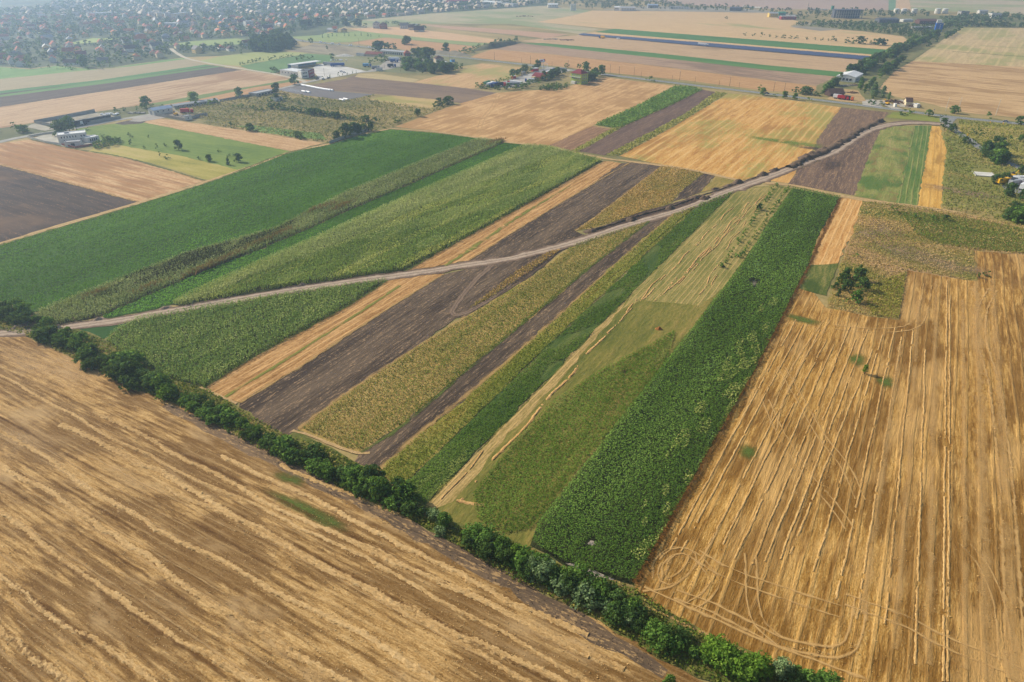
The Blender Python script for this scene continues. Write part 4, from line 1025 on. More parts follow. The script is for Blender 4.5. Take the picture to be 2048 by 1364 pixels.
# straw rows of the right field as ridges, every few metres along the strip heading
straw_m = stubble('loose_straw', STRIP, (186, 148, 90), (150, 112, 58), (206, 170, 112), grain=3.0, bump=0.9)
straw_g = stubble('loose_straw_dull', HEDGE, (194, 158, 104), (156, 120, 70), (216, 182, 128), grain=3.0, bump=0.9)
straw_o = stubble('loose_straw_orange', STRIP, (196, 154, 96), (164, 120, 68), (216, 176, 118), grain=3.0, bump=0.9)


def ridge(name, Q, w, h, m, label, grp, cat='straw row', rs=None, broken=0.0, kind=None):
    """loose straw windrow lying on the ground: uneven heap cross-section swept along Q"""
    rs = rs or np.random.default_rng(int(abs(Q[0][0] * 7 + Q[0][1])) + len(Q))
    n = len(Q)
    Nn = normals_of(Q)
    wob = np.convolve(rs.normal(0, 0.5, n + 12), np.ones(13) / 13, 'valid')[:n]
    Q = Q + Nn * (wob * w)[:, None]
    prof = np.array([[-0.5, 0.0], [-0.3, 0.65], [0.0, 1.0], [0.3, 0.65], [0.5, 0.0]])
    V = np.zeros((n, 5, 3))
    amp = 0.75 + 0.5 * rs.random(n)
    if broken:
        env = np.convolve(rs.random(n + 8), np.ones(9) / 9, 'valid')[:n]
        amp *= (env > np.quantile(env, broken)) * 1.0
    for j, (x, zz) in enumerate(prof):
        V[:, j, :2] = Q + Nn * (x * w * (0.55 + 0.9 * rs.random(n)) * np.where(amp > 0, 1, 0.05))[:, None]
        V[:, j, 2] = 0.02 + (zz * h * amp * (0.6 + 0.8 * rs.random(n))) + 0.16 * (amp > 0)
    V[:, :, 2] += 0.0
    i = np.arange(n - 1)
    F = np.concatenate([np.stack([5 * i + j, 5 * i + 5 + j, 5 * i + 6 + j, 5 * i + 1 + j], 1) for j in range(4)])
    F = F[:, ::-1]
    o = link(name, np_mesh(name, V.reshape(-1, 3), F, 4), m)
    return tag(o, label, cat, grp, kind)


def row_line(u1, v1, u2, v2, step=0.7):
    a, b = G(u1, v1), G(u2, v2)
    n = max(3, int((b - a).length / step))
    return np.array([[a.x + (b.x - a.x) * i / n, a.y + (b.y - a.y) * i / n] for i in range(n + 1)])


# near stubble: long windrows parallel to the hedge
hd = np.array([math.cos(HEDGE), math.sin(HEDGE)])
hn = np.array([-hd[1], hd[0]])
near_rows = [  # a point on each row, start and end u, width
    ((640, 960), 560, 800, 1.2, 'straw row closest to the dark headland soil'),
    ((700, 1040), 440, 1180, 1.3, 'wavy straw row second from the hedge'),
    ((640, 1050), 200, 1250, 1.2, 'straw row third from the hedge'),
    ((560, 1040), 0, 1330, 0.9, 'thin straw row fourth from the hedge'),
    ((430, 1010), 120, 1300, 1.5, 'broad straw row fifth from the hedge'),
    ((300, 1040), -60, 1500, 1.2, 'straw row crossing the middle of the near stubble'),
    ((400, 1180), -80, 1150, 1.3, 'straw row below the middle of the near stubble'),
    ((180, 1150), -120, 1050, 1.3, 'broad straw row toward the lower left corner'),
    ((150, 1250), -150, 700, 1.1, 'straw row near the bottom edge'),
    ((60, 1300), -200, 420, 1.4, 'straw row in the bottom left corner'),
    ((820, 1230), 330, 1290, 1.1, 'straw row running off the lower right of the near stubble'),
    ((900, 1180), 700, 1180, 1.0, 'short straw row beside the headland at the lower right'),
]
bend = math.radians(0)
for (pu, pv), ua, ub, w, l in near_rows:
    c = np.array(G(pu, pv)[:2])
    # walk along the hedge heading until the photo columns are passed
    ts = np.linspace(-260, 260, 1200)
    P = c + hd * ts[:, None] + hn * (0.9 * np.sin(ts / 23.0 + pu) + 0.3 * np.sin(ts / 6.0 + pv))[:, None]
    depth = P[:, 1] * CP + CAM_H * SP
    uu = 1024 + 1365 * P[:, 0] / depth
    ok = (uu > ua) & (uu < ub) & (P[:, 1] > 20)
    if ok.sum() > 8:
        ridge('straw_row', P[ok], w, 0.22, straw_g, l, 'straw rows on the near stubble')

# right stubble rows
sd = np.array([math.cos(STRIP), math.sin(STRIP)])
right_rows = [(1340, 1100, 1592, 640), (1362, 1105, 1606, 650), (1418, 1090, 1640, 660), (1440, 1100, 1652, 680), (1470, 1120, 1668, 690), (1505, 1130, 1700, 655), (1530, 1125, 1712, 680),
              (1560, 1120, 1735, 660), (1580, 1110, 1745, 700), (1628, 1145, 1765, 670), (1672, 1200, 1790, 655), (1712, 1240, 1805, 660), (1770, 1250, 1826, 660), (1885, 1364, 1894, 560), (1895, 1364, 1900, 590), (1830, 1330, 1850, 700)]
for i, (a, b, c, d) in enumerate(right_rows):
    where = ['first straw row along the tall crop', 'second straw row from the tall crop', 'third straw row from the tall crop', 'fourth straw row from the tall crop', 'fifth straw row from the tall crop',
             'straw row through the upper end of the slanting ruts', 'straw row just right of the slanting ruts start', 'straw row across the middle of the slanting ruts', 'straw row under the crossing of the ruts',
             'straw row ending in the dark stained stubble', 'straw row passing left of the lone shrub', 'straw row passing right of the lone shrub', 'straw row below the corner of the waste lot',
             'long straw row left of a close twin on the right stubble', 'long straw row right of a close twin on the right stubble', 'straw row in the open middle of the right stubble'][i]
    ridge('straw_row', row_line(a, b, c, d), 0.55, 0.14, straw_m, where, 'straw rows on the right stubble', broken=0.06)
# straw clumps: rough heaps of straw in the middle of the right stubble
def litter(name, pts, per, size, m, label, cat='straw', hgt=0.3, cap=8000):
    X, k = sample_poly(GA(pts), per, 0.5, cap)
    V, F = cards(X, 0.22 + hgt * RNG.random(len(X)), size * (0.6 + RNG.random(len(X))), 0.5, tri=True)
    tag(link(name, np_mesh(name, V, F, 3), m), label, cat, None, 'stuff')


litter('straw_litter', [(1590, 950), (1655, 880), (1690, 760), (1705, 740), (1690, 850), (1670, 960), (1640, 1010), (1585, 1030)], 0.9, 0.17, straw_m, 'tumbled straw where the slanting ruts cross', hgt=0.1)
litter('straw_litter', [(1310, 1165), (1330, 1105), (1400, 1100), (1440, 1160), (1400, 1210), (1350, 1205)], 0.7, 0.16, straw_m, 'tumbled straw in the turning circles', hgt=0.1)
litter('straw_litter', [(1560, 1290), (1690, 1290), (1740, 1260), (1720, 1315), (1640, 1330)], 0.9, 0.22, straw_m, 'tumbled straw where ruts meet at the bottom')
litter('straw_litter', [(1640, 1364), (1820, 700), (1960, 600), (2048, 620), (2048, 1364)], 0.3, 0.14, straw_m, 'loose straw scattered over the right stubble', cap=4000)
litter('straw_litter', [(0, 690), (60, 690), (300, 860), (700, 1030), (1200, 1280), (1300, 1364), (-60, 1364), (-60, 700)], 1.2, 0.13, straw_g, 'loose straw scattered over the near stubble', hgt=0.05, cap=22000)
litter('soil_clod', [(345, 815), (512, 897), (700, 988), (1000, 1150), (1300, 1312), (1310, 1345), (1000, 1180), (700, 1012), (512, 912)], 1.6, 0.15, hl, 'clods on the turned soil along the hedge', 'soil', 0.1)
# windrows on the mown field
mown_rows = [(915, 1005, 1215, 665, 1.0), (875, 1012, 985, 880, 0.5), (1215, 668, 1275, 600, 0.7), (1285, 600, 1465, 415, 0.7), (1310, 602, 1445, 470, 0.7), (1340, 580, 1500, 405, 0.7), (1355, 568, 1520, 395, 0.6),
             (1380, 545, 1530, 390, 0.6), (1398, 590, 1436, 530, 0.6), (1420, 575, 1440, 545, 0.5), (1245, 640, 1330, 545, 0.6), (1450, 500, 1536, 385, 0.5)]
ml = ['long bright straw row beside the lucerne parcel', 'thin straw row at the lower end next to the lucerne parcel', 'straw row bending at the middle of the mown field', 'far straw row nearest the lucerne parcel', 'far wavy straw row second from the lucerne parcel',
      'far straw row in the middle of the mown field', 'far straw row right of the middle', 'far straw row nearest the orchard rows', 'short straw row left of the tall crop edge', 'shortest straw row left of the tall crop edge', 'broken straw row above the yellowish corner', 'straw row ending beside the orchard rows']
for (a, b, c, d, w), l in zip(mown_rows, ml):
    Q = row_line(a, b, c, d, 0.8)
    ts = np.arange(len(Q)) * 0.8
    Q = Q + normals_of(Q) * (0.5 * np.sin(ts / 5.0 + a))[:, None]
    ridge('straw_row', Q, w * 0.85, 0.18, straw_o, l, 'straw rows on the mown field', broken=0.3)
ridge('straw_row', row_line(913, 1003, 970, 1012, 0.6), 0.9, 0.22, straw_o, 'short hooked straw row at the lower end of the mown field', 'straw rows on the mown field')

# ------------------------------------------------------------------ heaps of earth, hay and gravel
def heap(name, u, v, rx, ry, h, m, label, cat, a=0.0, grp=None, seed=0):
    """tipped heap: a few rounded lobes with a rough surface"""
    rs = np.random.default_rng(seed + int(u * 3 + v * 7))
    n = 15
    g = np.linspace(-1.15, 1.15, n)
    X, Y = np.meshgrid(g, g)
    X, Y = X + rs.normal(0, 0.03, X.shape), Y + rs.normal(0, 0.03, Y.shape)
    Z = np.zeros_like(X)
    for k in range(4):
        cx, cy, sg = rs.uniform(-0.45, 0.45), rs.uniform(-0.3, 0.3), rs.uniform(0.26, 0.42)
        Z = np.maximum(Z, (0.6 + 0.4 * rs.random()) * np.exp(-((X - cx) ** 2 + (Y - cy) ** 2) / (2 * sg * sg)))
    Z = Z / Z.max() * h * (1 + rs.normal(0, 0.10, Z.shape)) - 0.14 * h
    V = np.stack([X * rx, Y * ry, Z], -1).reshape(-1, 3)
    q = np.arange((n - 1) * n).reshape(n - 1, n)[:, :-1].ravel()
    F = np.stack([q, q + 1, q + n + 1, q + n], 1)
    F = F[(V[F][:, :, 2] > -0.10 * h).any(1)]
    o = link(name, np_mesh(name, V, F, 4), m)
    o.location = G(u, v) + Vector((0, 0, 0.2))
    o.rotation_euler = (0, 0, a)
    return tag(o, label, cat, grp)


em = flat('heap_earth', (104, 87, 72), 0.97, 0.2, 0.9)
DH = ang(1449, 385, 1536, 354)
for (u, v, rx, ry, h, l) in (
        (1182, 463, 3.6, 2.6, 2.0, 'earth heap at the near end of the excavated strip'), (1266, 440, 4.2, 3.2, 3.0, 'cone of earth by the weeds on the excavated strip'), (1344, 417, 4.2, 3.2, 2.9, 'cone of earth midway along the excavated strip'),
        (1394, 396, 5.0, 3.4, 2.4, 'low dark earth heap left of the parcel tip'), (1412, 397, 4.0, 3.0, 3.0, 'pointed earth heap at the parcel tip'), (1430, 379, 3.4, 2.2, 1.6, 'small flat earth heap on the far verge'),
        (1458, 371, 4.2, 2.6, 1.8, 'long low earth heap on the verge'), (1475, 365, 4.4, 3.0, 3.2, 'dark earth heap beside the small weed patch'), (1525, 350, 5.5, 3.6, 4.0, 'large lone earth heap in the golden stubble'),
        (1551, 341, 4.2, 3.0, 2.6, 'smaller earth heap right of the large one'), (1589, 331, 6.2, 4.2, 3.4, 'earth heap where the heaps begin to merge'), (1612, 318, 8.5, 5.5, 5.0, 'tallest dark earth heap at the bend'),
        (1630, 310, 8.5, 5.5, 5.0, 'broad dark earth heap at the bend'), (1648, 302, 7.5, 5.0, 4.4, 'dark earth heap just past the bend'), (1668, 296, 7.0, 4.4, 3.4, 'earth heap above the pale stretch of road'),
        (1688, 283, 8.0, 4.6, 3.6, 'long earth heap in the ploughed field'), (1702, 272, 7.5, 4.4, 3.4, 'ragged earth heap in the ploughed field'), (1716, 262, 7.0, 4.0, 3.0, 'pointed earth heap nearer the junction'),
        (1742, 251, 8.0, 4.0, 3.0, 'earth heap near the upper curve'), (1757, 244, 8.0, 4.4, 4.0, 'last earth heap on the curve')):
    heap('earth_heap', u, v, rx * 1.1, ry, h * 0.66, em, l, 'earth heap', DH, 'earth heaps along the new dirt road')
for pts, w_, h_, l in (([(1575, 336), (1612, 321), (1650, 305), (1680, 289)], 5.0, 1.6, 'long dark earth bank linking the heaps at the bend'), ([(1680, 286), (1705, 271), (1728, 257), (1745, 250)], 5.5, 1.5, 'ragged earth bank along the ploughed field'),
                     ([(1180, 463), (1262, 438), (1330, 418), (1400, 394)], 1.6, 0.7, 'low spoil bank on the upper rim of the excavated strip'), ([(1400, 392), (1450, 376), (1520, 352), (1575, 333)], 1.2, 0.3, 'low spoil bank on the upper side of the dirt road')):
    Qb = smooth_path([G(*p) for p in pts], 1.6)
    ridge('spoil_bank', Qb, w_, h_, em, l, 'spoil banks along the new dirt road', cat='earth bank')
pm = flat('heap_pale_earth', (150, 130, 112), 0.97, 0.2, 0.9)
for (u, v, l) in ((330, 617, 'small pale earth heap beside the maize corner'), (604, 570, 'small pale earth heap on the road edge by the maize'), (197, 640, 'low pale earth heap by the reed strip'), (38, 655, 'low earth heap at the left end of the dirt road')):
    heap('earth_heap', u, v, 2.2, 1.6, 1.0, pm, l, 'earth heap', DH, 'small heaps along the dirt road')
heap('earth_heap', 62, 652, 5, 3, 2.0, flat('heap_brown', (104, 88, 70), 0.97, 0.2, 0.9), 'brown earth bank among the bushes at the far left', 'earth heap')
heap('hay_heap', 1318, 659, 1.3, 1.1, 1.1, flat('hay', (156, 104, 56), 0.97, 0.2, 1.5), 'round brown hay heap on the mown field', 'hay heap')
heap('hay_heap', 1249, 744, 1.4, 1.0, 0.8, flat('old_hay', (92, 76, 52), 0.97, 0.2, 1.5), 'dark old hay heap below the brown one', 'hay heap')
heap('hay_heap', 1447, 533, 1.0, 0.8, 0.6, flat('burnt_hay', (64, 56, 46), 0.97, 0.2, 1.5), 'small burnt heap beside the tall crop', 'hay heap')
heap('gravel_heap', 685, 112, 14, 7, 3.0, flat('rubble', (190, 186, 176), 0.95, 0.15, 0.3), 'pale rubble heap behind the warehouse yard', 'rubble heap')
heap('gravel_heap', 2030, 358, 7, 4, 2.0, flat('rubble_pink', (196, 172, 152), 0.95, 0.15, 0.3), 'pinkish rubble heap at the right edge', 'rubble heap')
heap('earth_bank', 905, 108, 36, 12, 5.0, flat('bank', (132, 126, 110), 0.95, 0.15, 0.1), 'grey earth bank beside the main road', 'earth bank', ROAD_H)
heap('earth_bank', 990, 93, 60, 14, 8.0, flat('bank_green', (104, 104, 76), 0.95, 0.2, 0.08), 'scrubby embankment behind the grey bank', 'earth bank', ang(930, 105, 1040, 84))

# ------------------------------------------------------------------ standing crops and rough growth
mz_hi = [(54, 78, 34), (84, 104, 46), (120, 130, 66), (146, 150, 88)]
f_maize = foliage('maize_leaves', [(84, 94, 54), (100, 108, 64), (116, 120, 74), (134, 134, 86)], STRIP, 0.12, 6, 0.25, rnd=0.4, gain=2.9)
f_maize_g = foliage('green_maize_leaves', [(56, 72, 30), (68, 86, 36), (84, 98, 44), (106, 116, 58)], STRIP, 0.12, 8, 0.25, rnd=0.4, gain=3.0, extra=((126, 126, 66), 0.10, 0.54, 7))
f_field = foliage('mixed_crop_leaves', [(58, 76, 38), (76, 92, 46), (98, 108, 58), (126, 128, 78)], STRIP, 0.10, 3, 0.25, rnd=0.45, gain=3.0, extra=((50, 76, 36), 0.11, 0.60, 3))
f_sun = foliage('tall_crop_leaves', [(46, 65, 24), (57, 79, 30), (69, 91, 36), (90, 110, 52)], STRIP, 0.06, 5, 0.25, rnd=0.32, gain=2.75, extra=((84, 106, 60), 0.08, 0.64, 2))
f_sunw = foliage('pale_weed_leaves', [(94, 104, 52), (116, 122, 64), (138, 138, 80)], STRIP, 0.2, 2, 0.25, gain=2.1)
f_alf = foliage('lucerne_leaves', [(48, 66, 20), (58, 80, 24), (72, 92, 32), (90, 106, 46)], STRIP, 0.10, 6, 0.2, rnd=0.4, gain=2.3, extra=((106, 110, 58), 0.12, 0.62, 4))
f_alfb = foliage('alfalfa_leaves', [(46, 74, 14), (56, 88, 18), (66, 100, 22), (80, 114, 30)], STRIP, 0.03, 4, 0.2, rnd=0.35, gain=1.95, extra=((92, 132, 44), 0.012, 0.55, 1.6))
f_reed = foliage('reed_leaves', [(74, 84, 48), (94, 102, 60), (112, 118, 74), (132, 134, 88)], STRIP, 0.15, 3, 0.2, rnd=0.45, gain=2.3, extra=((120, 96, 62), 0.05, 0.70, 3))
f_rust = foliage('rusty_reeds', [(112, 84, 56), (138, 102, 68), (150, 118, 82)], STRIP, 0.3, 2, 0.2, gain=1.3)
f_dark = foliage('dark_reeds', [(42, 34, 28), (56, 46, 36), (70, 64, 42)], STRIP, 0.3, 2, 0.1, gain=1.0)
f_dry = foliage('dry_weed_blades', [(82, 90, 42), (108, 110, 56), (138, 128, 78), (168, 148, 100)], STRIP, 0.10, 6, 0.2, extra=((84, 104, 34), 0.13, 0.56, 9), gain=1.8)
f_yel = foliage('yellow_weed_blades', [(72, 88, 34), (94, 104, 42), (116, 120, 56), (144, 138, 80)], STRIP, 0.12, 5, 0.25, extra=((164, 136, 76), 0.12, 0.62, 6), gain=1.9)
f_waste = foliage('waste_blades', [(82, 96, 36), (118, 114, 52), (156, 130, 78), (176, 148, 100)], ROAD_H, 0.05, 2, 0.2, rnd=0.32, extra=((160, 132, 98), 0.035, 0.60, 2), gain=1.6)
f_island = foliage('dry_island_blades', [(126, 104, 58), (160, 128, 76), (186, 152, 98)], STRIP, 0.1, 3, 0.2, rnd=0.4, gain=1.5, extra=((112, 112, 56), 0.09, 0.58, 4))
f_verge = foliage('verge_blades', [(44, 70, 22), (72, 92, 32), (110, 112, 50), (150, 130, 76)], HEDGE, 0.08, 4, 0.25, gain=1.5)

def drift(th, sc=0.09, off=3.0):
    """keeps points where a smooth random field is high: drifts of a weed in a crop"""
    ph = np.random.default_rng(int(off * 10)).random((6, 3)) * 6.28
    def f(X):
        a = X @ np.array([sd, [-sd[1], sd[0]]]).T
        s = sum(np.sin(a[:, 0] * sc * (0.3 + 0.35 * i) + ph[i, 0]) * np.sin(a[:, 1] * sc * (1.0 + 0.8 * i) + ph[i, 1]) for i in range(6))
        return s > th
    return f


W1 = [(342, 610), (412, 577), (512, 531), (662, 465), (804, 400), (1052, 292), (1100, 297), (1135, 305), (874, 406), (730, 470), (600, 524), (500, 560), (440, 590), (375, 611)]
W2 = [(1135, 305), (1150, 309), (1204, 322), (1024, 424), (904, 490), (807, 541), (712, 554), (512, 583), (400, 606), (440, 591), (500, 561), (600, 525), (730, 471), (874, 407)]
crop('maize_crop', W1, f_maize, 9, 2.2, 0.27, 'pale tasselled maize band along the alfalfa strip', 'maize', upright=0.35, cap=110000)
crop('maize_crop', W2, f_maize_g, 9, 1.9, 0.27, 'darker green crop with yellowish drifts above the dirt road', 'crop', upright=0.2, cap=110000)
crop('weed_streak', W2, f_maize, 7, 2.1, 0.25, 'pale weedy streaks running through the darker green crop', 'weeds', upright=0.4, cap=40000, keep=drift(0.35, 0.05, 9))
crop('weed_streak', W1, f_maize_g, 6, 2.25, 0.25, 'darker streaks running through the pale maize band', 'weeds', upright=0.2, cap=26000, keep=drift(0.7, 0.06, 12))
crop('maize_crop', [(275, 640), (425, 614), (512, 600), (770, 562), (687, 617), (512, 712), (410, 773), (370, 768), (325, 752), (250, 710), (212, 682), (240, 657)], f_field, 9, 1.7, 0.26, 'mixed tall crop below the dirt road', 'crop', upright=0.3, cap=110000)
SUNP = [(1586, 378), (1680, 396), (1636, 475), (1618, 530), (1598, 567), (1562, 640), (1500, 760), (1411, 915), (1308, 1100), (1268, 1168), (1225, 1158), (1185, 1146), (1125, 1128), (1064, 1090), (1076, 1050), (1196, 900), (1400, 640), (1492, 520), (1537, 447)]
HOLE = [(1493, 567), (1502, 560), (1509, 563), (1522, 565), (1513, 571), (1508, 582), (1504, 572)]
HOLE2 = [(1174, 1088), (1184, 1080), (1194, 1086), (1184, 1097), (1160, 1104)]
crop('tall_crop', SUNP, f_sun, 19.0, 1.5, 0.19, 'tall dark green broad leaved crop strip', 'crop', tilt=0.7, spread=0.55, cap=270000, holes=(HOLE, HOLE2))


crop('tall_weeds', [(1530, 600), (1560, 600), (1500, 760), (1411, 915), (1308, 1100), (1280, 1140), (1250, 1100), (1290, 1000), (1350, 880), (1430, 760)], f_sunw, 7.0, 1.9, 0.22, 'pale weeds rising through the right side of the tall crop', 'weeds', tilt=0.7, keep=drift(0.5, 0.2, 5), cap=20000)
crop('reed_growth', [(957, 278), (1008, 285), (850, 355), (702, 419), (612, 460), (512, 502), (375, 556), (250, 611), (207, 631), (112, 651), (84, 648), (66, 636), (84, 622), (175, 585), (250, 557), (375, 508), (550, 459), (696, 384)], f_reed, 8.0, 1.7, 0.28, 'grey green reeds and weeds between two alfalfa fields', 'reeds', upright=0.4, cap=110000)
crop('reed_growth', [(190, 586), (250, 560), (375, 511), (550, 464), (600, 440), (560, 470), (400, 530), (260, 580), (200, 596)], f_dark, 8.0, 1.9, 0.30, 'dark brown dead reeds along the alfalfa edge', 'reeds', upright=0.5, cap=26000, keep=drift(-0.9, 0.12, 2))
RUST = []
for (u, v, w_) in ((195, 590, 3), (300, 577, 4), (395, 545, 4), (420, 535, 4), (445, 524, 4), (470, 512, 4), (515, 489, 4), (536, 482, 3), (570, 465, 4), (560, 471, 3), (630, 421, 4), (655, 415, 4), (680, 418, 4), (690, 412, 4), (985, 287, 5), (998, 284, 4)):
    c = G(u, v)
    X = np.array(c[:2]) + RNG.normal(0, 1, (int(55 * w_), 2)) @ (np.diag([w_ * 0.9, w_ * 0.22]) @ np.array([[math.cos(STRIP), math.sin(STRIP)], [-math.sin(STRIP), math.cos(STRIP)]]))
    RUST.append(X)
RX = np.concatenate(RUST)
V, F = blades(RX, 1.9 * np.ones(len(RX)), 0.32 * np.ones(len(RX)), z0=BASE_Z)
tag(link('rusty_reeds', np_mesh('rusty_reeds', V, F, 3), f_rust), 'rust coloured dead stalks along the lower reed edge', 'reeds', None, 'stuff')
crop('dry_growth', [(1324, 333), (1350, 335), (1407, 347), (1369, 376), (1345, 402), (1330, 410), (1274, 428), (1250, 436), (1184, 456), (1153, 461), (1199, 429), (1264, 379)], f_island, 3.0, 0.7, 0.36, 'dry yellow weeds above the dirt road', 'weeds', upright=0.7, cap=22000)
crop('dry_growth', [(1150, 489), (1220, 466), (1297, 444), (1249, 480), (1174, 538), (1119, 588), (1059, 638), (982, 698), (912, 758), (812, 843), (720, 902), (684, 893), (640, 872), (604, 858), (662, 812), (762, 744), (862, 677), (932, 636), (1060, 558)], f_dry, 11.0, 0.7, 0.19, 'rough dry weeds with green streaks below the dirt road', 'weeds', upright=0.6, cap=150000)
crop('dry_growth', [(1122, 500), (1098, 504), (1024, 550), (965, 597), (934, 621), (990, 592), (1058, 545)], f_island, 7.0, 0.8, 0.30, 'island of dry grass inside the looping track', 'weeds', upright=0.7, cap=12000)
crop('yellow_growth', [(1349, 428), (1389, 413), (1400, 406), (1149, 640), (795, 980), (760, 942), (840, 870), (914, 815), (1026, 715), (1116, 637), (1176, 580), (1241, 520), (1300, 468)], f_yel, 12.0, 0.65, 0.19, 'yellow green rank grass beside the lucerne parcel', 'weeds', upright=0.55, cap=130000)
crop('lucerne_growth', [(1402, 406), (1468, 383), (1210, 640), (852, 1008), (802, 980), (1152, 640)], f_alf, 11.0, 0.4, 0.20, 'lucerne standing in the long narrow parcel', 'lucerne', tilt=0.6, cap=100000, keep=drift(-1.3, 0.09, 8))
crop('lucerne_growth', [(1210, 735), (1300, 690), (1352, 660), (1330, 735), (1260, 815), (1165, 928), (1085, 1030), (1060, 1060), (1010, 1068), (955, 1040), (945, 990), (1020, 890), (1110, 800)], f_alf, 16.0, 0.45, 0.19, 'lush lucerne patch left of the tall crop', 'lucerne', tilt=0.6, cap=150000, keep=drift(-2.7, 0.10, 4))
AB = [(-60, 520), (0, 492), (260, 416), (430, 362), (583, 305), (650, 292), (720, 271), (782, 260), (870, 267), (956, 278), (696, 384), (550, 459), (375, 508), (250, 557), (175, 585), (82, 622), (50, 628), (25, 610), (-60, 620)]
crop('alfalfa_growth', AB, f_alfb, 3.0, 0.45, 0.30, 'dense alfalfa covering the big field at the left', 'alfalfa', tilt=0.5, cap=120000, fall=1.6)
crop('alfalfa_growth', [(1010, 286), (1050, 292), (804, 400), (662, 465), (512, 531), (412, 576), (342, 609), (300, 621), (208, 637), (208, 633), (250, 613), (375, 558), (512, 504), (612, 462), (702, 421), (850, 357)], f_alfb, 4.0, 0.45, 0.28, 'alfalfa on the narrow strip beside the reeds', 'alfalfa', tilt=0.5, cap=50000, fall=1.6)
crop('waste_growth', [(1800, 424), (1883, 430), (2048, 458), (2100, 470), (2100, 515), (2048, 507), (1945, 498), (1880, 490), (1830, 468)], foliage('green_tussocks', [(70, 92, 36), (94, 112, 46), (124, 128, 62)], ROAD_H, 0.05, 3, 0.2, gain=1.5), 5.0, 0.8, 0.30, 'green tussocks on the right part of the waste ground', 'weeds', upright=0.5, cap=36000)
crop('waste_growth', [(1742, 572), (1812, 545), (1796, 638), (1742, 632), (1732, 600)], foliage('yellow_tussocks', [(96, 104, 40), (124, 124, 50), (148, 138, 66)], ROAD_H, 0.1, 3, 0.2, gain=1.5), 7.0, 0.8, 0.27, 'yellow green tussocks in the lower right of the grove lot', 'weeds', upright=0.5, cap=8000)
pinkish = soft('bare_dirt', (170, 144, 112), (146, 122, 94), 0.42, 0.15, 0.9)
for (u, v, a_, b_, l) in ((1765, 460, 12, 16, 'pinkish bare dirt at the top of the waste ground'), (1800, 500, 20, 12, 'pinkish bare dirt in the middle of the waste ground'), (1890, 530, 26, 9, 'pinkish bare dirt above the right stubble'), (1730, 470, 8, 12, 'brown bare dirt at the left rim of the waste ground'), (1925, 385, 26, 10, 'brown bare dirt near the hard standing')):
    blotch('bare_dirt', u, v, a_, b_, pinkish, a=ROAD_H, label=l, cat='bare soil')
crop('rank_grass', [(1189, 250), (1274, 212), (1351, 172), (1380, 174), (1406, 179), (1349, 207), (1249, 252), (1231, 257)], foliage('rank_leaves', [(70, 100, 42), (98, 126, 56), (128, 146, 78)], STR2, 0.06, 2, 0.2, gain=1.6), 1.2, 1.2, 0.75, 'tall green weeds on the overgrown strip', 'weeds', upright=0.3, cap=20000)
crop('rank_grass', [(1431, 185), (1455, 187), (1350, 251), (1238, 311), (1214, 310), (1300, 266), (1374, 226)], foliage('rank_leaves_b', [(84, 96, 40), (124, 122, 58), (156, 146, 84)], STR2, 0.06, 2, 0.2, gain=1.7), 1.2, 0.9, 0.7, 'rank weeds right of the ploughed strip', 'weeds', upright=0.4, cap=16000)
crop('rank_grass', [(1222, 258), (1247, 253), (1159, 302), (1141, 304)], foliage('rank_leaves_b2', [(84, 96, 40), (124, 122, 58), (156, 146, 84)], STR2, 0.06, 2, 0.2, gain=1.7), 1.2, 0.9, 0.6, 'rank weeds on the edge of the dry brown patch', 'weeds', upright=0.4, cap=6000)
crop('waste_growth', [(1725, 403), (1793, 409), (1883, 420), (2048, 452), (2110, 470), (2110, 520), (2048, 509), (1948, 501), (1953, 562), (1900, 555), (1814, 540), (1797, 640), (1740, 633), (1655, 616), (1682, 528), (1708, 460)], f_waste, 3.4, 0.7, 0.32, 'mixed weeds and dry tussocks on the waste ground', 'weeds', upright=0.55, cap=90000)
crop('waste_growth', [(1883, 256), (1904, 257), (1930, 276), (1961, 299), (2048, 345), (2110, 380), (2110, 460), (2048, 449), (1884, 417), (1887, 360), (1894, 300)], foliage('scrub_blades', [(84, 104, 42), (116, 122, 56), (146, 140, 76)], ROAD_H, 0.05, 2, 0.2, extra=((160, 132, 88), 0.03, 0.58, 2), rnd=0.3, gain=1.2), 0.8, 0.9, 0.6, 'rough grass growth left of the side road', 'weeds', upright=0.5, cap=26000, holes=([(1945, 341), (1975, 338), (1990, 352), (1985, 362), (1950, 358)],))
crop('waste_growth', [(1917, 241), (2048, 251), (2110, 258), (2110, 365), (2048, 337), (1966, 295), (1920, 265)], foliage('scrub_blades_b', [(94, 108, 44), (134, 132, 60), (160, 148, 80)], ROAD_H, 0.05, 2, 0.2, rnd=0.3, gain=1.2), 0.7, 0.9, 0.65, 'rough yellow growth right of the side road', 'weeds', upright=0.5, cap=22000)
crop('scrub_growth', [(345, 219), (440, 204), (512, 191), (555, 181), (607, 192), (692, 202), (749, 190), (738, 199), (860, 217), (905, 211), (800, 246), (789, 253), (660, 286), (520, 265), (403, 247), (415, 240), (370, 232)], foliage('scrub_tufts', [(74, 84, 42), (104, 106, 58), (142, 130, 80), (164, 144, 98)], MEADOW_A, 0.02, 2, 0.2, rnd=0.3, gain=1.4), 0.35, 0.9, 0.9, 'tufts and low scrub on the rough land', 'weeds', upright=0.4, cap=30000)
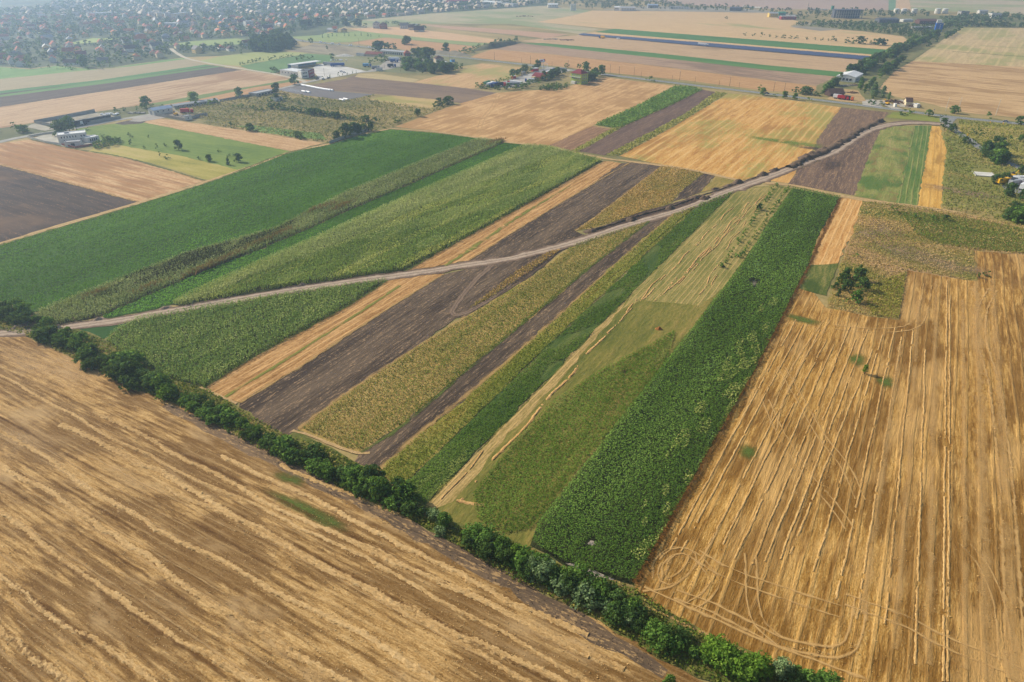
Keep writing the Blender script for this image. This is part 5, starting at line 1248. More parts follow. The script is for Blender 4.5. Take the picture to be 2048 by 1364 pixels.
crop('verge_growth', [(-40, 618), (0, 606), (60, 642), (160, 662), (212, 684), (330, 757), (410, 777), (480, 819), (574, 874), (640, 888), (709, 926), (797, 984), (850, 1014), (900, 1044), (1062, 1098), (1125, 1134), (1268, 1176), (1425, 1280), (1525, 1317), (1660, 1376), (1600, 1420), (1500, 1400), (1312, 1316), (1200, 1243), (1025, 1160), (900, 1085), (812, 1035), (712, 995), (612, 942), (512, 895), (375, 820), (262, 775), (150, 720), (50, 672), (0, 660)], f_verge, 7.0, 0.7, 0.30, 'weeds and tall grass under the long hedge', 'weeds', upright=0.55, cap=70000)
# ------------------------------------------------------------------ trees and bushes
bark = flat('bark', (92, 78, 64), 0.95, 0.2, 2.0)
FOL = {
    'dark': foliage('dark_leaves', [(28, 42, 22), (38, 56, 28), (52, 72, 34), (72, 90, 46)], rnd=0.6, transl=0.25, gain=2.3),
    'mid': foliage('mid_leaves', [(38, 58, 24), (50, 74, 30), (66, 90, 36), (90, 110, 50)], rnd=0.6, transl=0.25, gain=2.3),
    'bright': foliage('bright_leaves', [(46, 70, 22), (62, 88, 28), (80, 106, 36), (104, 124, 50)], rnd=0.6, transl=0.3, gain=2.1),
    'grey': foliage('grey_leaves', [(52, 68, 42), (68, 84, 54), (86, 102, 68), (108, 120, 84)], rnd=0.6, transl=0.25, gain=2.3),
    'far': foliage('far_leaves', [(26, 42, 24), (36, 56, 30), (50, 70, 38), (68, 86, 50)], rnd=0.5, transl=0.25, gain=1.6),
}


def crown_mesh(name, kind, n_clump, per, leaf, seed):
    """leaf faces gathered in clumps spread through the crown's volume; the unit crown is about 1 high and 1 wide"""
    rs = np.random.default_rng(seed)
    if kind == 'tall':
        w, z0, z1 = 0.20, 0.10, 1.0
    elif kind == 'cone':
        w, z0, z1 = 0.26, 0.06, 1.0
    elif kind == 'bush':
        w, z0, z1 = 0.62, 0.02, 1.0
    else:
        w, z0, z1 = 0.42, 0.10, 1.0
    C, N, S = [], [], []
    for i in range(n_clump):
        t = rs.random() ** (0.8 if kind != 'cone' else 1.3)
        z = z0 + (z1 - z0) * t
        if kind == 'cone':
            r = w * (1 - t) * 1.05 + 0.03
        elif kind == 'tall':
            r = w * (math.sin(math.pi * min(1, t * 0.9 + 0.1)) ** 0.6)
        else:
            r = w * math.sqrt(max(0.05, 1 - ((t - 0.42) / 0.62) ** 2))
        a = rs.random() * 2 * math.pi
        rr = r * math.sqrt(rs.random()) * (0.82 + 0.36 * rs.random())
        c = np.array([rr * math.cos(a), rr * math.sin(a), z])
        cr = (0.16 if kind in ('round', 'bush') else 0.10) * (0.7 + 0.7 * rs.random())
        d = rs.normal(size=(per, 3))
        d[:, 2] = np.abs(d[:, 2]) * 0.9 - 0.25
        d /= np.linalg.norm(d, axis=1, keepdims=True)
        C.append(c + d * cr * (0.75 + 0.35 * rs.random((per, 1))))
        nn = d + rs.normal(0, 0.45, (per, 3)) + np.array([0, 0, 0.25])
        N.append(nn / np.linalg.norm(nn, axis=1, keepdims=True))
    C, N = np.concatenate(C), np.concatenate(N)
    C[:, 2] = np.maximum(C[:, 2], 0.02)
    ref = rs.normal(size=C.shape)
    a = np.cross(N, ref)
    a /= np.linalg.norm(a, axis=1, keepdims=True)
    b = np.cross(N, a)
    s = leaf * (0.65 + 0.7 * rs.random((len(C), 1)))
    V = np.stack([C + a * s, C + b * s * 0.7, C - a * s, C - b * s * 0.7], 1).reshape(-1, 3)
    return V, np.arange(len(V)).reshape(-1, 4)


def trunk_mesh(kind, seed):
    rs = random.Random(seed)
    m = MB()
    if kind == 'bush':
        for i in range(4):
            a = i * 1.6 + rs.random()
            m.tube((0.03 * math.cos(a), 0.03 * math.sin(a), -0.05), (0.22 * math.cos(a), 0.22 * math.sin(a), 0.5 + 0.15 * rs.random()), 0.028, 0.010, 5)
    else:
        h = 0.55 if kind == 'round' else 0.85
        m.tube((0, 0, -0.03), (0, 0, h * 0.55), 0.034, 0.024, 7)
        m.tube((0, 0, h * 0.55), (0.02, 0.01, h), 0.024, 0.008, 6)
        for i in range(5):
            a = i * 1.3 + rs.random()
            z = h * (0.42 + 0.1 * i)
            l = 0.26 if kind == 'round' else 0.10
            m.tube((0, 0, z), (l * math.cos(a), l * math.sin(a), z + 0.2), 0.014, 0.004, 5)
    return m.mesh('trunk')


CROWNS, TRUNKS = {}, {}


def crown_for(kind, colour, var, big):
    key = (kind, colour, var, big)
    if key not in CROWNS:
        n, per, leaf = {2: (50, 28, 0.060), 1: (32, 17, 0.088), 0: (20, 10, 0.125)}[big]
        V, F = crown_mesh('crown', kind, n, per, leaf if kind in ('round', 'bush') else leaf * 0.7, hash((kind, var)) % 1000 if False else (len(kind) * 100 + var * 17 + big))
        me = np_mesh('crown', V, F, 4)
        me.materials.append(FOL[colour])
        CROWNS[key] = me
    return CROWNS[key]


def trunk_for(kind, var):
    if (kind, var) not in TRUNKS:
        me = trunk_mesh(kind, var)
        me.materials.append(bark)
        TRUNKS[(kind, var)] = me
    return TRUNKS[(kind, var)]


TREES = []           # (x, y, height, kind, colour, label, group)


def plant(u, v, h, kind='round', colour='mid', label=None, group=None, wide=1.0, prio=0):
    c = G(u, v)
    TREES.append((c.x, c.y, h, kind, colour, label, group, wide, prio))


def plant_line(pts, spacing, h, kind, colours, label, group, across=0.0, hv=0.38, wide=1.0, rs=None, kinds=None):
    rs = rs or random.Random(int(pts[0][0] * 13 + pts[0][1]))
    Q = smooth_path([G(*p) for p in pts], 0.5)
    N = normals_of(Q)
    i = 0
    while i < len(Q):
        k = rs.uniform(-1, 1) * across
        h_ = h * 0.92 * rs.uniform(1 - hv, 1 + hv)
        TREES.append((Q[i][0] + N[i][0] * k, Q[i][1] + N[i][1] * k, h_, rs.choice(kinds) if kinds else kind, rs.choice(colours), label, group, wide * rs.uniform(0.8, 1.45), 0))
        i += max(1, int(spacing * rs.uniform(0.7, 1.3) / 0.5))


def plant_area(pts, per_m2, h, kind, colours, label, group, hv=0.35, mind=4.0, kinds=None, avoid=None, cap=4000):
    P = GA(pts)
    rs = np.random.default_rng(int(abs(P[0][0]) * 3 + abs(P[0][1])))
    lo, hi = P.min(0), P.max(0)
    n = min(int((hi - lo).prod() * per_m2 * 3), cap * 4)
    grid, out = {}, []
    for q in lo + rs.random((n, 2)) * (hi - lo):
        key = (int(q[0] // mind), int(q[1] // mind))
        if key in grid:
            continue
        if not in_poly(P, q[None])[0] or (avoid is not None and avoid(q)):
            continue
        grid[key] = 1
        out.append(q)
        if len(out) >= cap: break
    for q in out:
        TREES.append((q[0], q[1], h * rs.uniform(1 - hv, 1 + hv), kinds[rs.integers(len(kinds))] if kinds else kind, colours[rs.integers(len(colours))], label, group, rs.uniform(0.85, 1.25), 0))


# the long hedge between the near stubble and the strips: sections look different, so each has its own words
HG = 'bushes in the long hedge'
plant_line([(-60, 612), (0, 622), (40, 640)], 2.4, 4.2, 'bush', ['dark', 'dark', 'mid'], 'dark bush in the clump at the left edge above the dirt road', HG, 3.5)
plant_line([(20, 632), (62, 648), (100, 652)], 2.2, 2.8, 'bush', ['dark', 'mid'], 'small bush where the hedge clump meets the dirt road', HG, 2.0)
plant_line([(80, 672), (130, 690), (185, 712)], 2.0, 4.0, 'bush', ['dark', 'mid', 'mid'], 'tall dark bush in the hedge just below the dirt road', HG, 3.4)
plant_line([(170, 720), (230, 745), (290, 775)], 2.1, 3.6, 'bush', ['dark', 'mid'], 'dark bush in the hedge beside the mixed tall crop', HG, 2.8)
plant_line([(240, 738), (285, 760), (330, 785)], 2.6, 4.8, 'round', ['dark', 'dark', 'mid'], 'rounded dark tree in the hedge below the mixed tall crop', HG, 1.4, wide=1.25)
plant(268, 728, 4.2, 'bush', 'bright', 'bright green bush standing out among dark hedge trees', HG)
plant(336, 795, 4.2, 'bush', 'bright', 'single bright green bush at the end of the dark hedge trees', HG)
plant(352, 792, 3.4, 'bush', 'mid', 'green bush touching the single bright one', HG)
plant_line([(365, 795), (420, 828), (480, 862), (540, 895)], 1.25, 2.4, 'bush', ['mid', 'mid', 'dark'], 'low green bush in the hedge below the tan and ploughed strips', HG, 2.3  , 0.42)
plant_line([(545, 890), (620, 925), (690, 962), (745, 990)], 1.15, 2.7, 'bush', ['mid', 'dark', 'mid'], 'dense green bush in the hedge below the yellow weed strip', HG, 2.4  , 0.42)
plant_line([(735, 960), (775, 985), (815, 1010)], 1.7, 4.0, 'bush', ['dark', 'dark', 'mid'], 'dark bush in the hedge at the corner of the lucerne parcel', HG, 2.2)
plant_line([(790, 1010), (850, 1035), (900, 1062)], 1.7, 2.4, 'bush', ['dark', 'mid', 'grey'], 'straggly bush in the thin part of the hedge', HG, 2.2)
plant(890, 1052, 3.4, 'round', 'mid', 'lone taller bush in the thin part of the hedge', HG)
plant_line([(930, 1080), (985, 1108), (1040, 1135), (1080, 1150)], 1.15, 3.0, 'bush', ['mid', 'bright', 'mid', 'dark'], 'green bush in the hedge below the mown field', HG, 1.9  , 0.42)
plant_line([(1060, 1140), (1120, 1165), (1180, 1200), (1240, 1232)], 1.15, 3.0, 'bush', ['dark', 'mid', 'dark', 'grey'], 'dense dark bush in the hedge below the tall crop', HG, 2.3  , 0.42)
plant_line([(1230, 1215), (1270, 1240), (1310, 1262)], 1.3, 3.0, 'bush', ['dark', 'mid', 'dark'], 'dark bush in the hedge by the turning circles', HG, 2.0  , 0.42)
plant(1258, 1248, 3.2, 'bush', 'grey', 'grey green glossy bush by the turning circles', HG)
plant_line([(1310, 1278), (1345, 1292), (1368, 1300)], 1.3, 3.4, 'bush', ['mid', 'dark', 'mid'], 'large green bush in the hedge near the bottom', HG, 1.6, 0.2)
plant_line([(1385, 1308), (1420, 1322)], 1.6, 1.6, 'bush', ['grey', 'mid'], 'low sparse bush in the gap of the bottom hedge', HG, 1.4)
plant_line([(1415, 1312), (1460, 1328), (1505, 1345), (1520, 1352)], 1.2, 3.4, 'bush', ['bright', 'bright', 'mid'], 'bright green bush in the hedge at the bottom edge', HG, 1.7, 0.2)
plant(1560, 1352, 4.0, 'round', 'grey', 'grey green rounded bush at the bottom edge of the hedge', HG)
plant_line([(1580, 1356), (1640, 1372), (1680, 1390)], 1.5, 2.8, 'bush', ['dark', 'mid'], 'dark bush at the bottom end of the hedge', HG, 1.5)
plant_line([(1310, 1364), (1345, 1372)], 1.2, 1.3, 'bush', ['mid'], 'low weed bush at the bottom edge beside the near stubble', HG, 1.0)

# single bushes and small groups
plant(1728, 748, 3.0, 'bush', 'bright', 'lone small shrub standing in the right stubble', None, 0.6)
for (u, v, h, k, c, l) in (
        (1691, 556, 4.2, 'round', 'dark', 'upper dark tree of the grove in the waste lot'), (1684, 566, 3.6, 'bush', 'dark', 'wide dark bush left in the grove'), (1718, 562, 5.2, 'round', 'dark', 'tallest spreading tree of the grove'),
        (1694, 583, 4.6, 'round', 'dark', 'round dark tree in the middle of the grove'), (1722, 580, 5.0, 'round', 'dark', 'shadowed tree at the right of the grove'), (1676, 593, 3.4, 'cone', 'dark', 'small pointed tree at the left of the grove'),
        (1711, 606, 4.6, 'round', 'mid', 'lowest tree of the grove'), (1669, 577, 2.4, 'bush', 'dark', 'small dark bush beside the left edge of the lot'), (1691, 606, 2.0, 'bush', 'mid', 'small bush below the grove'),
        (1720, 542, 3.0, 'cone', 'dark', 'slim dark tree above the grove'), (1711, 513, 1.8, 'bush', 'mid', 'tiny bush above the slim dark tree'), (1955, 556, 2.2, 'bush', 'dark', 'dark bush at the corner of the right stubble'), (1972, 553, 2.4, 'bush', 'dark', 'second dark bush at the corner of the right stubble'),
        (1792, 427, 2.6, 'bush', 'dark', 'dark bush on the cross track edge'), (1783, 420, 2.0, 'bush', 'mid', 'small bush on the cross track edge'), (1830, 438, 2.6, 'bush', 'mid', 'bush in the green part of the waste ground'), (1866, 440, 2.8, 'bush', 'mid', 'bush farther along the green waste ground'), (1890, 442, 3.0, 'bush', 'dark', 'darker bush by the cross track at the right')):
    plant(u, v, h, k, c, l, 'trees on the waste ground')
for (u, v, h, k, c, l) in (
        (1887, 254, 6.0, 'bush', 'dark', 'bush at the end of the dirt road loop'), (1902, 264, 5.4, 'bush', 'dark', 'bush just below the one at the loop end'), (1963, 271, 4.0, 'bush', 'dark', 'upper dark bush right of the side road'),
        (1946, 268, 3.6, 'bush', 'dark', 'smaller bush left of the upper dark bush'), (1930, 287, 4.4, 'bush', 'dark', 'round bush on the left verge of the side road'), (1945, 287, 3.4, 'bush', 'dark', 'round bush on the right verge of the side road'),
        (1991, 286, 4.4, 'bush', 'dark', 'left bush of the pair in rough grass'), (2002, 288, 4.4, 'bush', 'dark', 'right bush of the pair in rough grass'), (2021, 282, 3.6, 'bush', 'mid', 'bush between the pair and the right edge'),
        (2040, 284, 4.6, 'bush', 'mid', 'bush at the right edge in rough grass'), (1920, 276, 3.0, 'bush', 'mid', 'low bush beside the narrow side road'), (1955, 262, 3.0, 'bush', 'mid', 'low bush near the main road verge at the right'),
        (1857, 233, 5.0, 'bush', 'mid', 'bush below the main road before the junction'), (1908, 227, 6.0, 'bush', 'mid', 'large bush on the field side of the junction'), (1977, 236, 4.6, 'bush', 'mid', 'bush between the leaning concrete poles'),
        (2041, 249, 6.0, 'bush', 'dark', 'dark bush by the main road at the right edge'), (1806, 231, 4.6, 'bush', 'dark', 'low bush on the bright verge patch'), (1821, 227, 4.0, 'bush', 'mid', 'bush on the roadside by the bright verge patch'), (1886, 238, 3.4, 'bush', 'dark', 'little bush at the corner of the junction'),
        (1568, 197, 6.0, 'round', 'mid', 'roadside tree left of the striped golden field'), (1590, 200, 5.6, 'round', 'mid', 'roadside tree next along the striped golden field'), (1551, 194, 3.2, 'bush', 'mid', 'small roadside bush before the two trees'), (1618, 202, 3.0, 'bush', 'mid', 'little bush past the two roadside trees'),
        (1299, 162, 4.6, 'bush', 'mid', 'roadside bush across from the orange stubble'), (1308, 164, 2.6, 'bush', 'mid', 'tiny bush beside the roadside bush'), (1134, 135, 5.0, 'round', 'mid', 'small tree on the far verge above the truck stop'), (1525, 191, 6.4, 'round', 'mid', 'round tree on the verge by the dark car'), (1521, 181, 5.0, 'bush', 'mid', 'bush across the road from the round verge tree'),
        (1172, 145, 10, 'round', 'mid', 'tree behind the red roof of the green building'), (1158, 139, 6, 'round', 'mid', 'small tree peeping over the green building roof'), (1190, 153, 8, 'round', 'mid', 'left tree of the pair right of the green building'), (1202, 151, 10, 'round', 'mid', 'taller tree of the pair right of the green building'),
        (1025, 155, 8, 'round', 'grey', 'grey green tree at the left rim of the truck stop'), (1075, 139, 9, 'round', 'dark', 'tree beside the billboard'), (1054, 146, 6, 'round', 'dark', 'dark tree by the little kiosk of the truck stop'),
        (1066, 143, 6, 'bush', 'dark', 'dark bush below the billboard'), (590, 169, 9, 'round', 'mid', 'round tree beside the service road'), (293, 216, 9, 'round', 'mid', 'tree behind the walled yard'), (390, 206, 9, 'round', 'bright', 'light green tree above the long low shed'),
        (478, 195, 8, 'round', 'grey', 'grey green tree by the long low shed'), (432, 208, 5, 'bush', 'dark', 'bush at the right end of the long low shed'), (394, 213, 5, 'bush', 'dark', 'dark bush in front of the long low shed'), (418, 210, 5, 'bush', 'mid', 'bush below the long low shed'), (553, 187, 9, 'round', 'dark', 'dark tree beside the ruined shed'),
        (125, 272, 10, 'round', 'dark', 'big dark tree behind the white two storey building'), (140, 263, 10, 'round', 'mid', 'tree beside the service road behind the white building'), (169, 135, 12, 'round', 'mid', 'solitary tree on the village meadow'),
        (893, 104, 11, 'round', 'dark', 'solitary tree beside the main road at the bank'), (664, 119, 7, 'round', 'dark', 'tree at the corner of the warehouse yard'), (654, 99, 5, 'round', 'dark', 'small tree in the grey brown fallow field'), (622, 88, 8, 'round', 'dark', 'round tree by the main road near the village'), (484, 108, 6, 'round', 'dark', 'tree on the upper rim of the pale meadow')):
    plant(u, v, h, k, c, l, 'single trees and bushes by roads and yards')
for (u, v, h, k, l) in ((357, 300, 6.2, 'round', 'largest dark shrub in the bright meadow'), (314, 299, 4.0, 'cone', 'narrow dark shrub left of the largest one'), (320, 313, 3.2, 'cone', 'small dark shrub on the yellow weed edge'), (477, 324, 5.0, 'round', 'dark shrub near the lower end of the bright meadow'),
                        (457, 330, 4.6, 'cone', 'narrow dark shrub near the lower end of the bright meadow'), (419, 323, 4.2, 'round', 'branching shrub in the middle of the bright meadow'), (261, 290, 3.6, 'bush', 'light shrub toward the white building'),
                        (459, 315, 2.4, 'bush', 'low tuft above the two lower shrubs'), (397, 320, 2.2, 'bush', 'low tuft left of the branching shrub'), (335, 318, 2.8, 'bush', 'low dark tuft on the weed edge'), (288, 298, 2.2, 'bush', 'low tuft left of the narrow dark shrub'), (329, 293, 2.2, 'bush', 'low tuft above the largest shrub'),
                        (176, 261, 2.2, 'bush', 'tuft near the service road'), (205, 273, 2.2, 'bush', 'tuft right of the white building'), (259, 271, 2.2, 'bush', 'upper dark tuft of the bright meadow'), (262, 275, 2.2, 'bush', 'tuft just below the upper dark tuft'), (297, 276, 2.0, 'bush', 'tuft on the lit part of the bright meadow'), (439, 304, 2.0, 'bush', 'tuft at the right of the bright meadow'), (469, 312, 2.2, 'bush', 'tuft above the lower dark shrub')):
    plant(u, v, h, k, 'dark', l, 'shrubs in the bright meadow')
BH = 'bushes in the garden of the white building'
plant_area([(185, 296), (215, 280), (245, 284), (225, 294), (200, 300)], 0.06, 3.0, 'bush', ['dark', 'mid'], 'garden bush right of the white two storey building', BH, mind=3)
SH = 'hedge bushes on the scrub land'
plant_line([(537, 217), (580, 222), (640, 232), (692, 239)], 3.0, 4.8, 'bush', ['dark'], 'bush in the straight hedge across the scrub land', SH, 0.8, 0.15, 1.35)
plant_line([(700, 240), (718, 243)], 4, 4.6, 'bush', ['dark'], 'bush just past the end of the straight hedge', SH, 1)
plant_line([(728, 243), (739, 244)], 4, 4.4, 'bush', ['dark'], 'bush farther right in line with the straight hedge', SH, 1)
plant_line([(745, 245), (756, 247)], 4, 4.2, 'bush', ['dark'], 'last bush in line with the straight hedge', SH, 1)
plant_line([(470, 215), (500, 218), (530, 224)], 5, 3.2, 'bush', ['dark', 'mid'], 'low bush at the left of the scrub land', SH, 3)
for (u, v, h, l) in ((796, 246, 4.5, 'wide low bush near the golden stubble corner'), (836, 233, 5.5, 'round bush on the right rim of the scrub land'), (674, 280, 6, 'tree at the left end of the concrete wall'), (693, 275, 9, 'largest tree behind the concrete wall'), (709, 269, 8, 'tree behind the middle of the concrete wall'), (717, 268, 7, 'slim tree beside the middle wall tree'),
                     (729, 263, 5, 'bush behind the right part of the concrete wall'), (742, 262, 6, 'last bush along the concrete wall'), (600, 210, 4, 'bush by the dark paved lot'), (500, 262, 5, 'dark bush in the green band of the scrub land'), (505, 262, 4, 'second dark bush in the green band'), (465, 255, 4, 'bush at the left of the green band'),
                     (596, 276, 4.5, 'bush on the lower fence of the scrub land'), (606, 279, 4, 'second bush on the lower fence'), (569, 273, 3.5, 'small bush on the lower fence'), (553, 202, 6, 'left tree at the ruin in the scrub land'), (545, 206, 5, 'bush left of the ruin'), (570, 203, 5, 'right tree at the ruin in the scrub land')):
    plant(u, v, h, 'bush' if h < 6 else 'round', 'dark', l, SH)
plant_line([(870, 214), (885, 211), (900, 208)], 4, 5, 'bush', ['dark'], 'bush in the dark clump at the right tip of the scrub land', SH, 3)
# truck stop greenery
TS = 'bushes round the truck stop'
plant_line([(955, 176), (985, 178), (1020, 180), (1045, 176), (1065, 168), (1085, 163), (1098, 159)], 4.5, 4.6, 'bush', ['dark', 'mid'], 'bush along the lower edge of the truck stop', TS, 3)
plant_line([(1092, 160), (1105, 154), (1118, 149), (1135, 147)], 4.0, 6.5, 'round', ['dark', 'dark', 'mid'], 'tree along the right edge of the truck stop', TS, 4)
plant_line([(985, 168), (1005, 163), (1024, 158)], 5, 4, 'bush', ['mid', 'bright'], 'bush on the upper left rim of the truck stop', TS, 2)
plant_line([(1030, 152), (1045, 147), (1056, 143)], 6, 6, 'round', ['dark'], 'tree on the upper rim of the truck stop', TS, 2)
plant_area([(1080, 180), (1095, 172), (1125, 172), (1138, 174), (1130, 178), (1112, 183)], 0.06, 3.0, 'bush', ['dark', 'mid'], 'bush in the dense patch below the green building', TS, mind=3.6)
plant_line([(1167, 168), (1175, 164), (1182, 160), (1188, 156)], 4.2, 6.5, 'round', ['dark', 'mid'], 'tree in the row right of the green building', TS, 2.5)
# warehouse greenery
plant_line([(632, 160), (650, 158), (680, 152), (715, 147)], 8, 4.6, 'cone', ['dark'], 'small conifer along the warehouse yard fence', 'conifers along the warehouse yard', 2)
plant_line([(545, 145), (560, 147)], 4, 6, 'bush', ['dark'], 'dark bush left of the white warehouse', 'conifers along the warehouse yard', 3)
GS = 'trees round the roadside house'
plant_area([(795, 135), (812, 130), (850, 132), (925, 135), (920, 141), (880, 149), (840, 146), (815, 142)], 0.012, 7, 'round', ['dark', 'dark', 'mid'], 'dense tree in the grove below the roadside house', GS, mind=7)
plant_line([(752, 104), (770, 97), (790, 99)], 8, 10, 'round', ['dark'], 'tree behind the long white building', GS, 3)
plant_line([(828, 114), (845, 117), (858, 119)], 7, 10, 'round', ['dark'], 'tree right of the small red roofed house', GS, 3)
plant_line([(740, 126), (765, 124), (770, 119)], 9, 6, 'bush', ['dark', 'mid'], 'bush by the roadside lorry park', GS, 5)
plant_line([(805, 90), (812, 88), (820, 90)], 6, 9, 'round', ['dark'], 'tree of the clump in the orange stubble field', 'clump in the orange stubble', 3)
plant_line([(925, 107), (960, 98), (1000, 90), (1040, 82)], 7, 6, 'bush', ['grey', 'dark'], 'scrubby bush on the embankment', 'scrub on the embankment', 10)
plant_line([(1490, 71), (1534, 74), (1580, 77), (1600, 79)], 12, 6, 'bush', ['dark'], 'bush in the thin hedge across the far tan field', 'thin hedge in the far tan field', 2, 0.4)
plant_line([(1612, 80), (1650, 82), (1668, 83)], 9, 6, 'bush', ['dark'], 'bush in the middle of the thin far hedge', 'thin hedge in the far tan field', 2, 0.4)
plant_line([(1696, 86), (1726, 88)], 8, 8, 'bush', ['dark'], 'bush in the denser right half of the thin far hedge', 'thin hedge in the far tan field', 3, 0.3)
plant_line([(1742, 89), (1766, 90)], 8, 8, 'bush', ['dark'], 'bush at the right end of the thin far hedge', 'thin hedge in the far tan field', 3, 0.3)
plant(1452, 38, 5, 'round', 'dark', 'tiny lone tree in the very large tan field')
# right edge clumps
RC = 'trees by the right edge'
plant_area([(1960, 312), (1985, 300), (2010, 318), (2016, 330), (1995, 332), (1975, 322)], 0.03, 6.5, 'round', ['dark', 'dark', 'mid'], 'tree in the dense clump on the side road', RC, mind=4.5)
for (u, v, h, l) in ((1991, 368, 5, 'bush left of the yellow truck'), (2010, 363, 5, 'bush behind the yellow truck'), (2018, 392, 7, 'round tree below the grey hard standing'), (2044, 400, 6, 'tree at the right edge below the hard standing'), (2026, 424, 5, 'tree in the scrub below the hard standing'), (2042, 350, 5, 'bush at the right edge above the containers')):
    plant(u, v, h, 'round' if h > 5 else 'bush', 'dark', l, RC)
plant_area([(2015, 430), (2050, 420), (2110, 440), (2110, 455), (2050, 448), (2010, 445)], 0.05, 4.5, 'bush', ['dark', 'mid'], 'bush in the thicket at the right edge', RC, mind=3.5)
# orchard rows at the head of the mown field
for (a, b, l) in (((1553, 370), (1440, 540), 'young orchard tree in the left row'), ((1577, 374), (1478, 520), 'young orchard tree in the right row')):
    plant_line([a, b], 5.0, 1.9, 'bush', ['mid', 'bright', 'mid'], l, 'young orchard rows beside the tall crop', 0.5, 0.4)
plant(1517, 420, 3.2, 'round', 'dark', 'larger dark tree standing in the orchard rows')
plant(1478, 515, 2.6, 'bush', 'mid', 'bush at the lower end of the orchard rows')
# the tree belt along the works road
TB = 'trees of the belt along the works road'
def on_works(q):
    return np.min(np.linalg.norm(NQ - q, axis=1)) < 7


plant_area([(1655, 190), (1640, 186), (1675, 168), (1690, 152), (1740, 125), (1790, 102), (1825, 86), (1860, 76), (1880, 70), (1855, 86), (1815, 104), (1770, 130), (1745, 142), (1725, 150), (1690, 155), (1672, 172)], 0.014, 7.5, 'round', ['dark', 'mid', 'dark', 'grey'], 'tree in the belt left of the works road', TB, mind=6.5, kinds=['round', 'round', 'tall'], avoid=on_works)
plant_area([(1742, 152), (1760, 142), (1790, 127), (1835, 104), (1875, 84), (1905, 72), (1922, 58), (1890, 74), (1850, 96), (1812, 117), (1785, 141), (1762, 158)], 0.014, 6, 'round', ['dark', 'dark', 'mid'], 'tree in the belt right of the works road', TB, mind=6.5, avoid=on_works)
plant_line([(1727, 170), (1734, 180), (1745, 190), (1760, 198), (1772, 202)], 5.5, 8.5, 'tall', ['grey', 'mid'], 'slender pale tree on the bend of the works road', TB, 7)
plant_line([(1595, 186), (1620, 189), (1640, 192)], 5.5, 5.5, 'bush', ['dark'], 'dark bush beside the main road below the belt', TB, 6)
plant_line([(1738, 207), (1752, 211), (1760, 211)], 4, 4, 'bush', ['dark'], 'low bush on the traffic island of the works road', TB, 2)
# industrial greenery
IG = 'trees of the industrial works'
plant_area([(1582, 50), (1640, 44), (1720, 46), (1800, 50), (1860, 52), (1890, 60), (1830, 82), (1806, 72), (1726, 62)], 0.0055, 4.6, 'round', ['dark', 'far', 'dark', 'mid'], 'tree in the wooded ground before the works', IG, mind=9, cap=420)
plant_area([(1880, 60), (1900, 46), (1960, 50), (2050, 52), (2120, 52), (2120, 57), (2048, 55), (1921, 54)], 0.008, 6.5, 'round', ['grey', 'far', 'dark'], 'tree in the wood at the top right', IG, mind=9, cap=250)
plant_area([(1880, 38), (1960, 30), (2050, 32), (2050, 42), (1960, 46), (1890, 48)], 0.003, 6, 'round', ['far', 'grey', 'dark'], 'tree among the far right works buildings', IG, mind=10, cap=200)
plant_area([(1100, 2), (1250, -2), (1400, 11), (1560, 19), (1780, 21), (1860, 26), (1850, 36), (1700, 32), (1600, 40), (1540, 24), (1300, 18), (1180, 17), (1100, 9)], 0.0008, 6, 'round', ['far', 'dark'], 'tree on the far skyline by the works', IG, mind=12, cap=400)
# wood corner of the village
plant_area([(500, 97), (512, 84), (560, 76), (580, 84), (592, 92), (575, 102), (540, 105), (505, 103)], 0.010, 10, 'round', ['dark', 'far', 'dark'], 'tree in the wooded corner of the village', 'village trees', mind=9.5)
plant_line([(605, 56), (640, 50), (680, 50), (715, 55)], 9, 10, 'round', ['far'], 'tree on the town edge left of the houses in the fields', 'village trees', 10)
plant_line([(648, 77), (690, 72), (740, 73), (770, 74)], 11, 5, 'cone', ['dark'], 'young tree on the light green meadow by the main road', 'young trees by the main road', 8)
plant_line([(735, 55), (780, 49), (800, 50), (835, 57), (850, 60)], 12, 6, 'round', ['dark'], 'garden tree among the houses in the fields', 'trees of the houses in the fields', 8)
plant_line([(480, 130), (500, 127), (545, 119), (580, 114), (590, 114)], 6, 3.4, 'bush', ['dark'], 'bush in the field hedge left of the warehouse', 'field hedge by the warehouse', 2)
plant_line([(592, 121), (600, 119), (618, 119), (630, 118)], 6, 4.5, 'bush', ['dark'], 'bush in the short hedge above the warehouse', 'field hedge by the warehouse', 3)
plant_line([(0, 140), (50, 136), (110, 137), (170, 139), (220, 136), (240, 134)], 12, 5, 'bush', ['dark', 'mid'], 'bush along the lower edge of the village meadow', 'village trees', 6)
plant_line([(0, 262), (30, 260), (55, 258), (75, 262)], 7, 4, 'bush', ['dark', 'mid'], 'bush in the weeds left of the walled yard', 'bushes by the walled yard', 10)
plant_line([(235, 226), (265, 222), (300, 218), (330, 212)], 8, 4, 'bush', ['mid', 'dark'], 'bush between walled yard and blue roofed shed', 'bushes by the walled yard', 5)

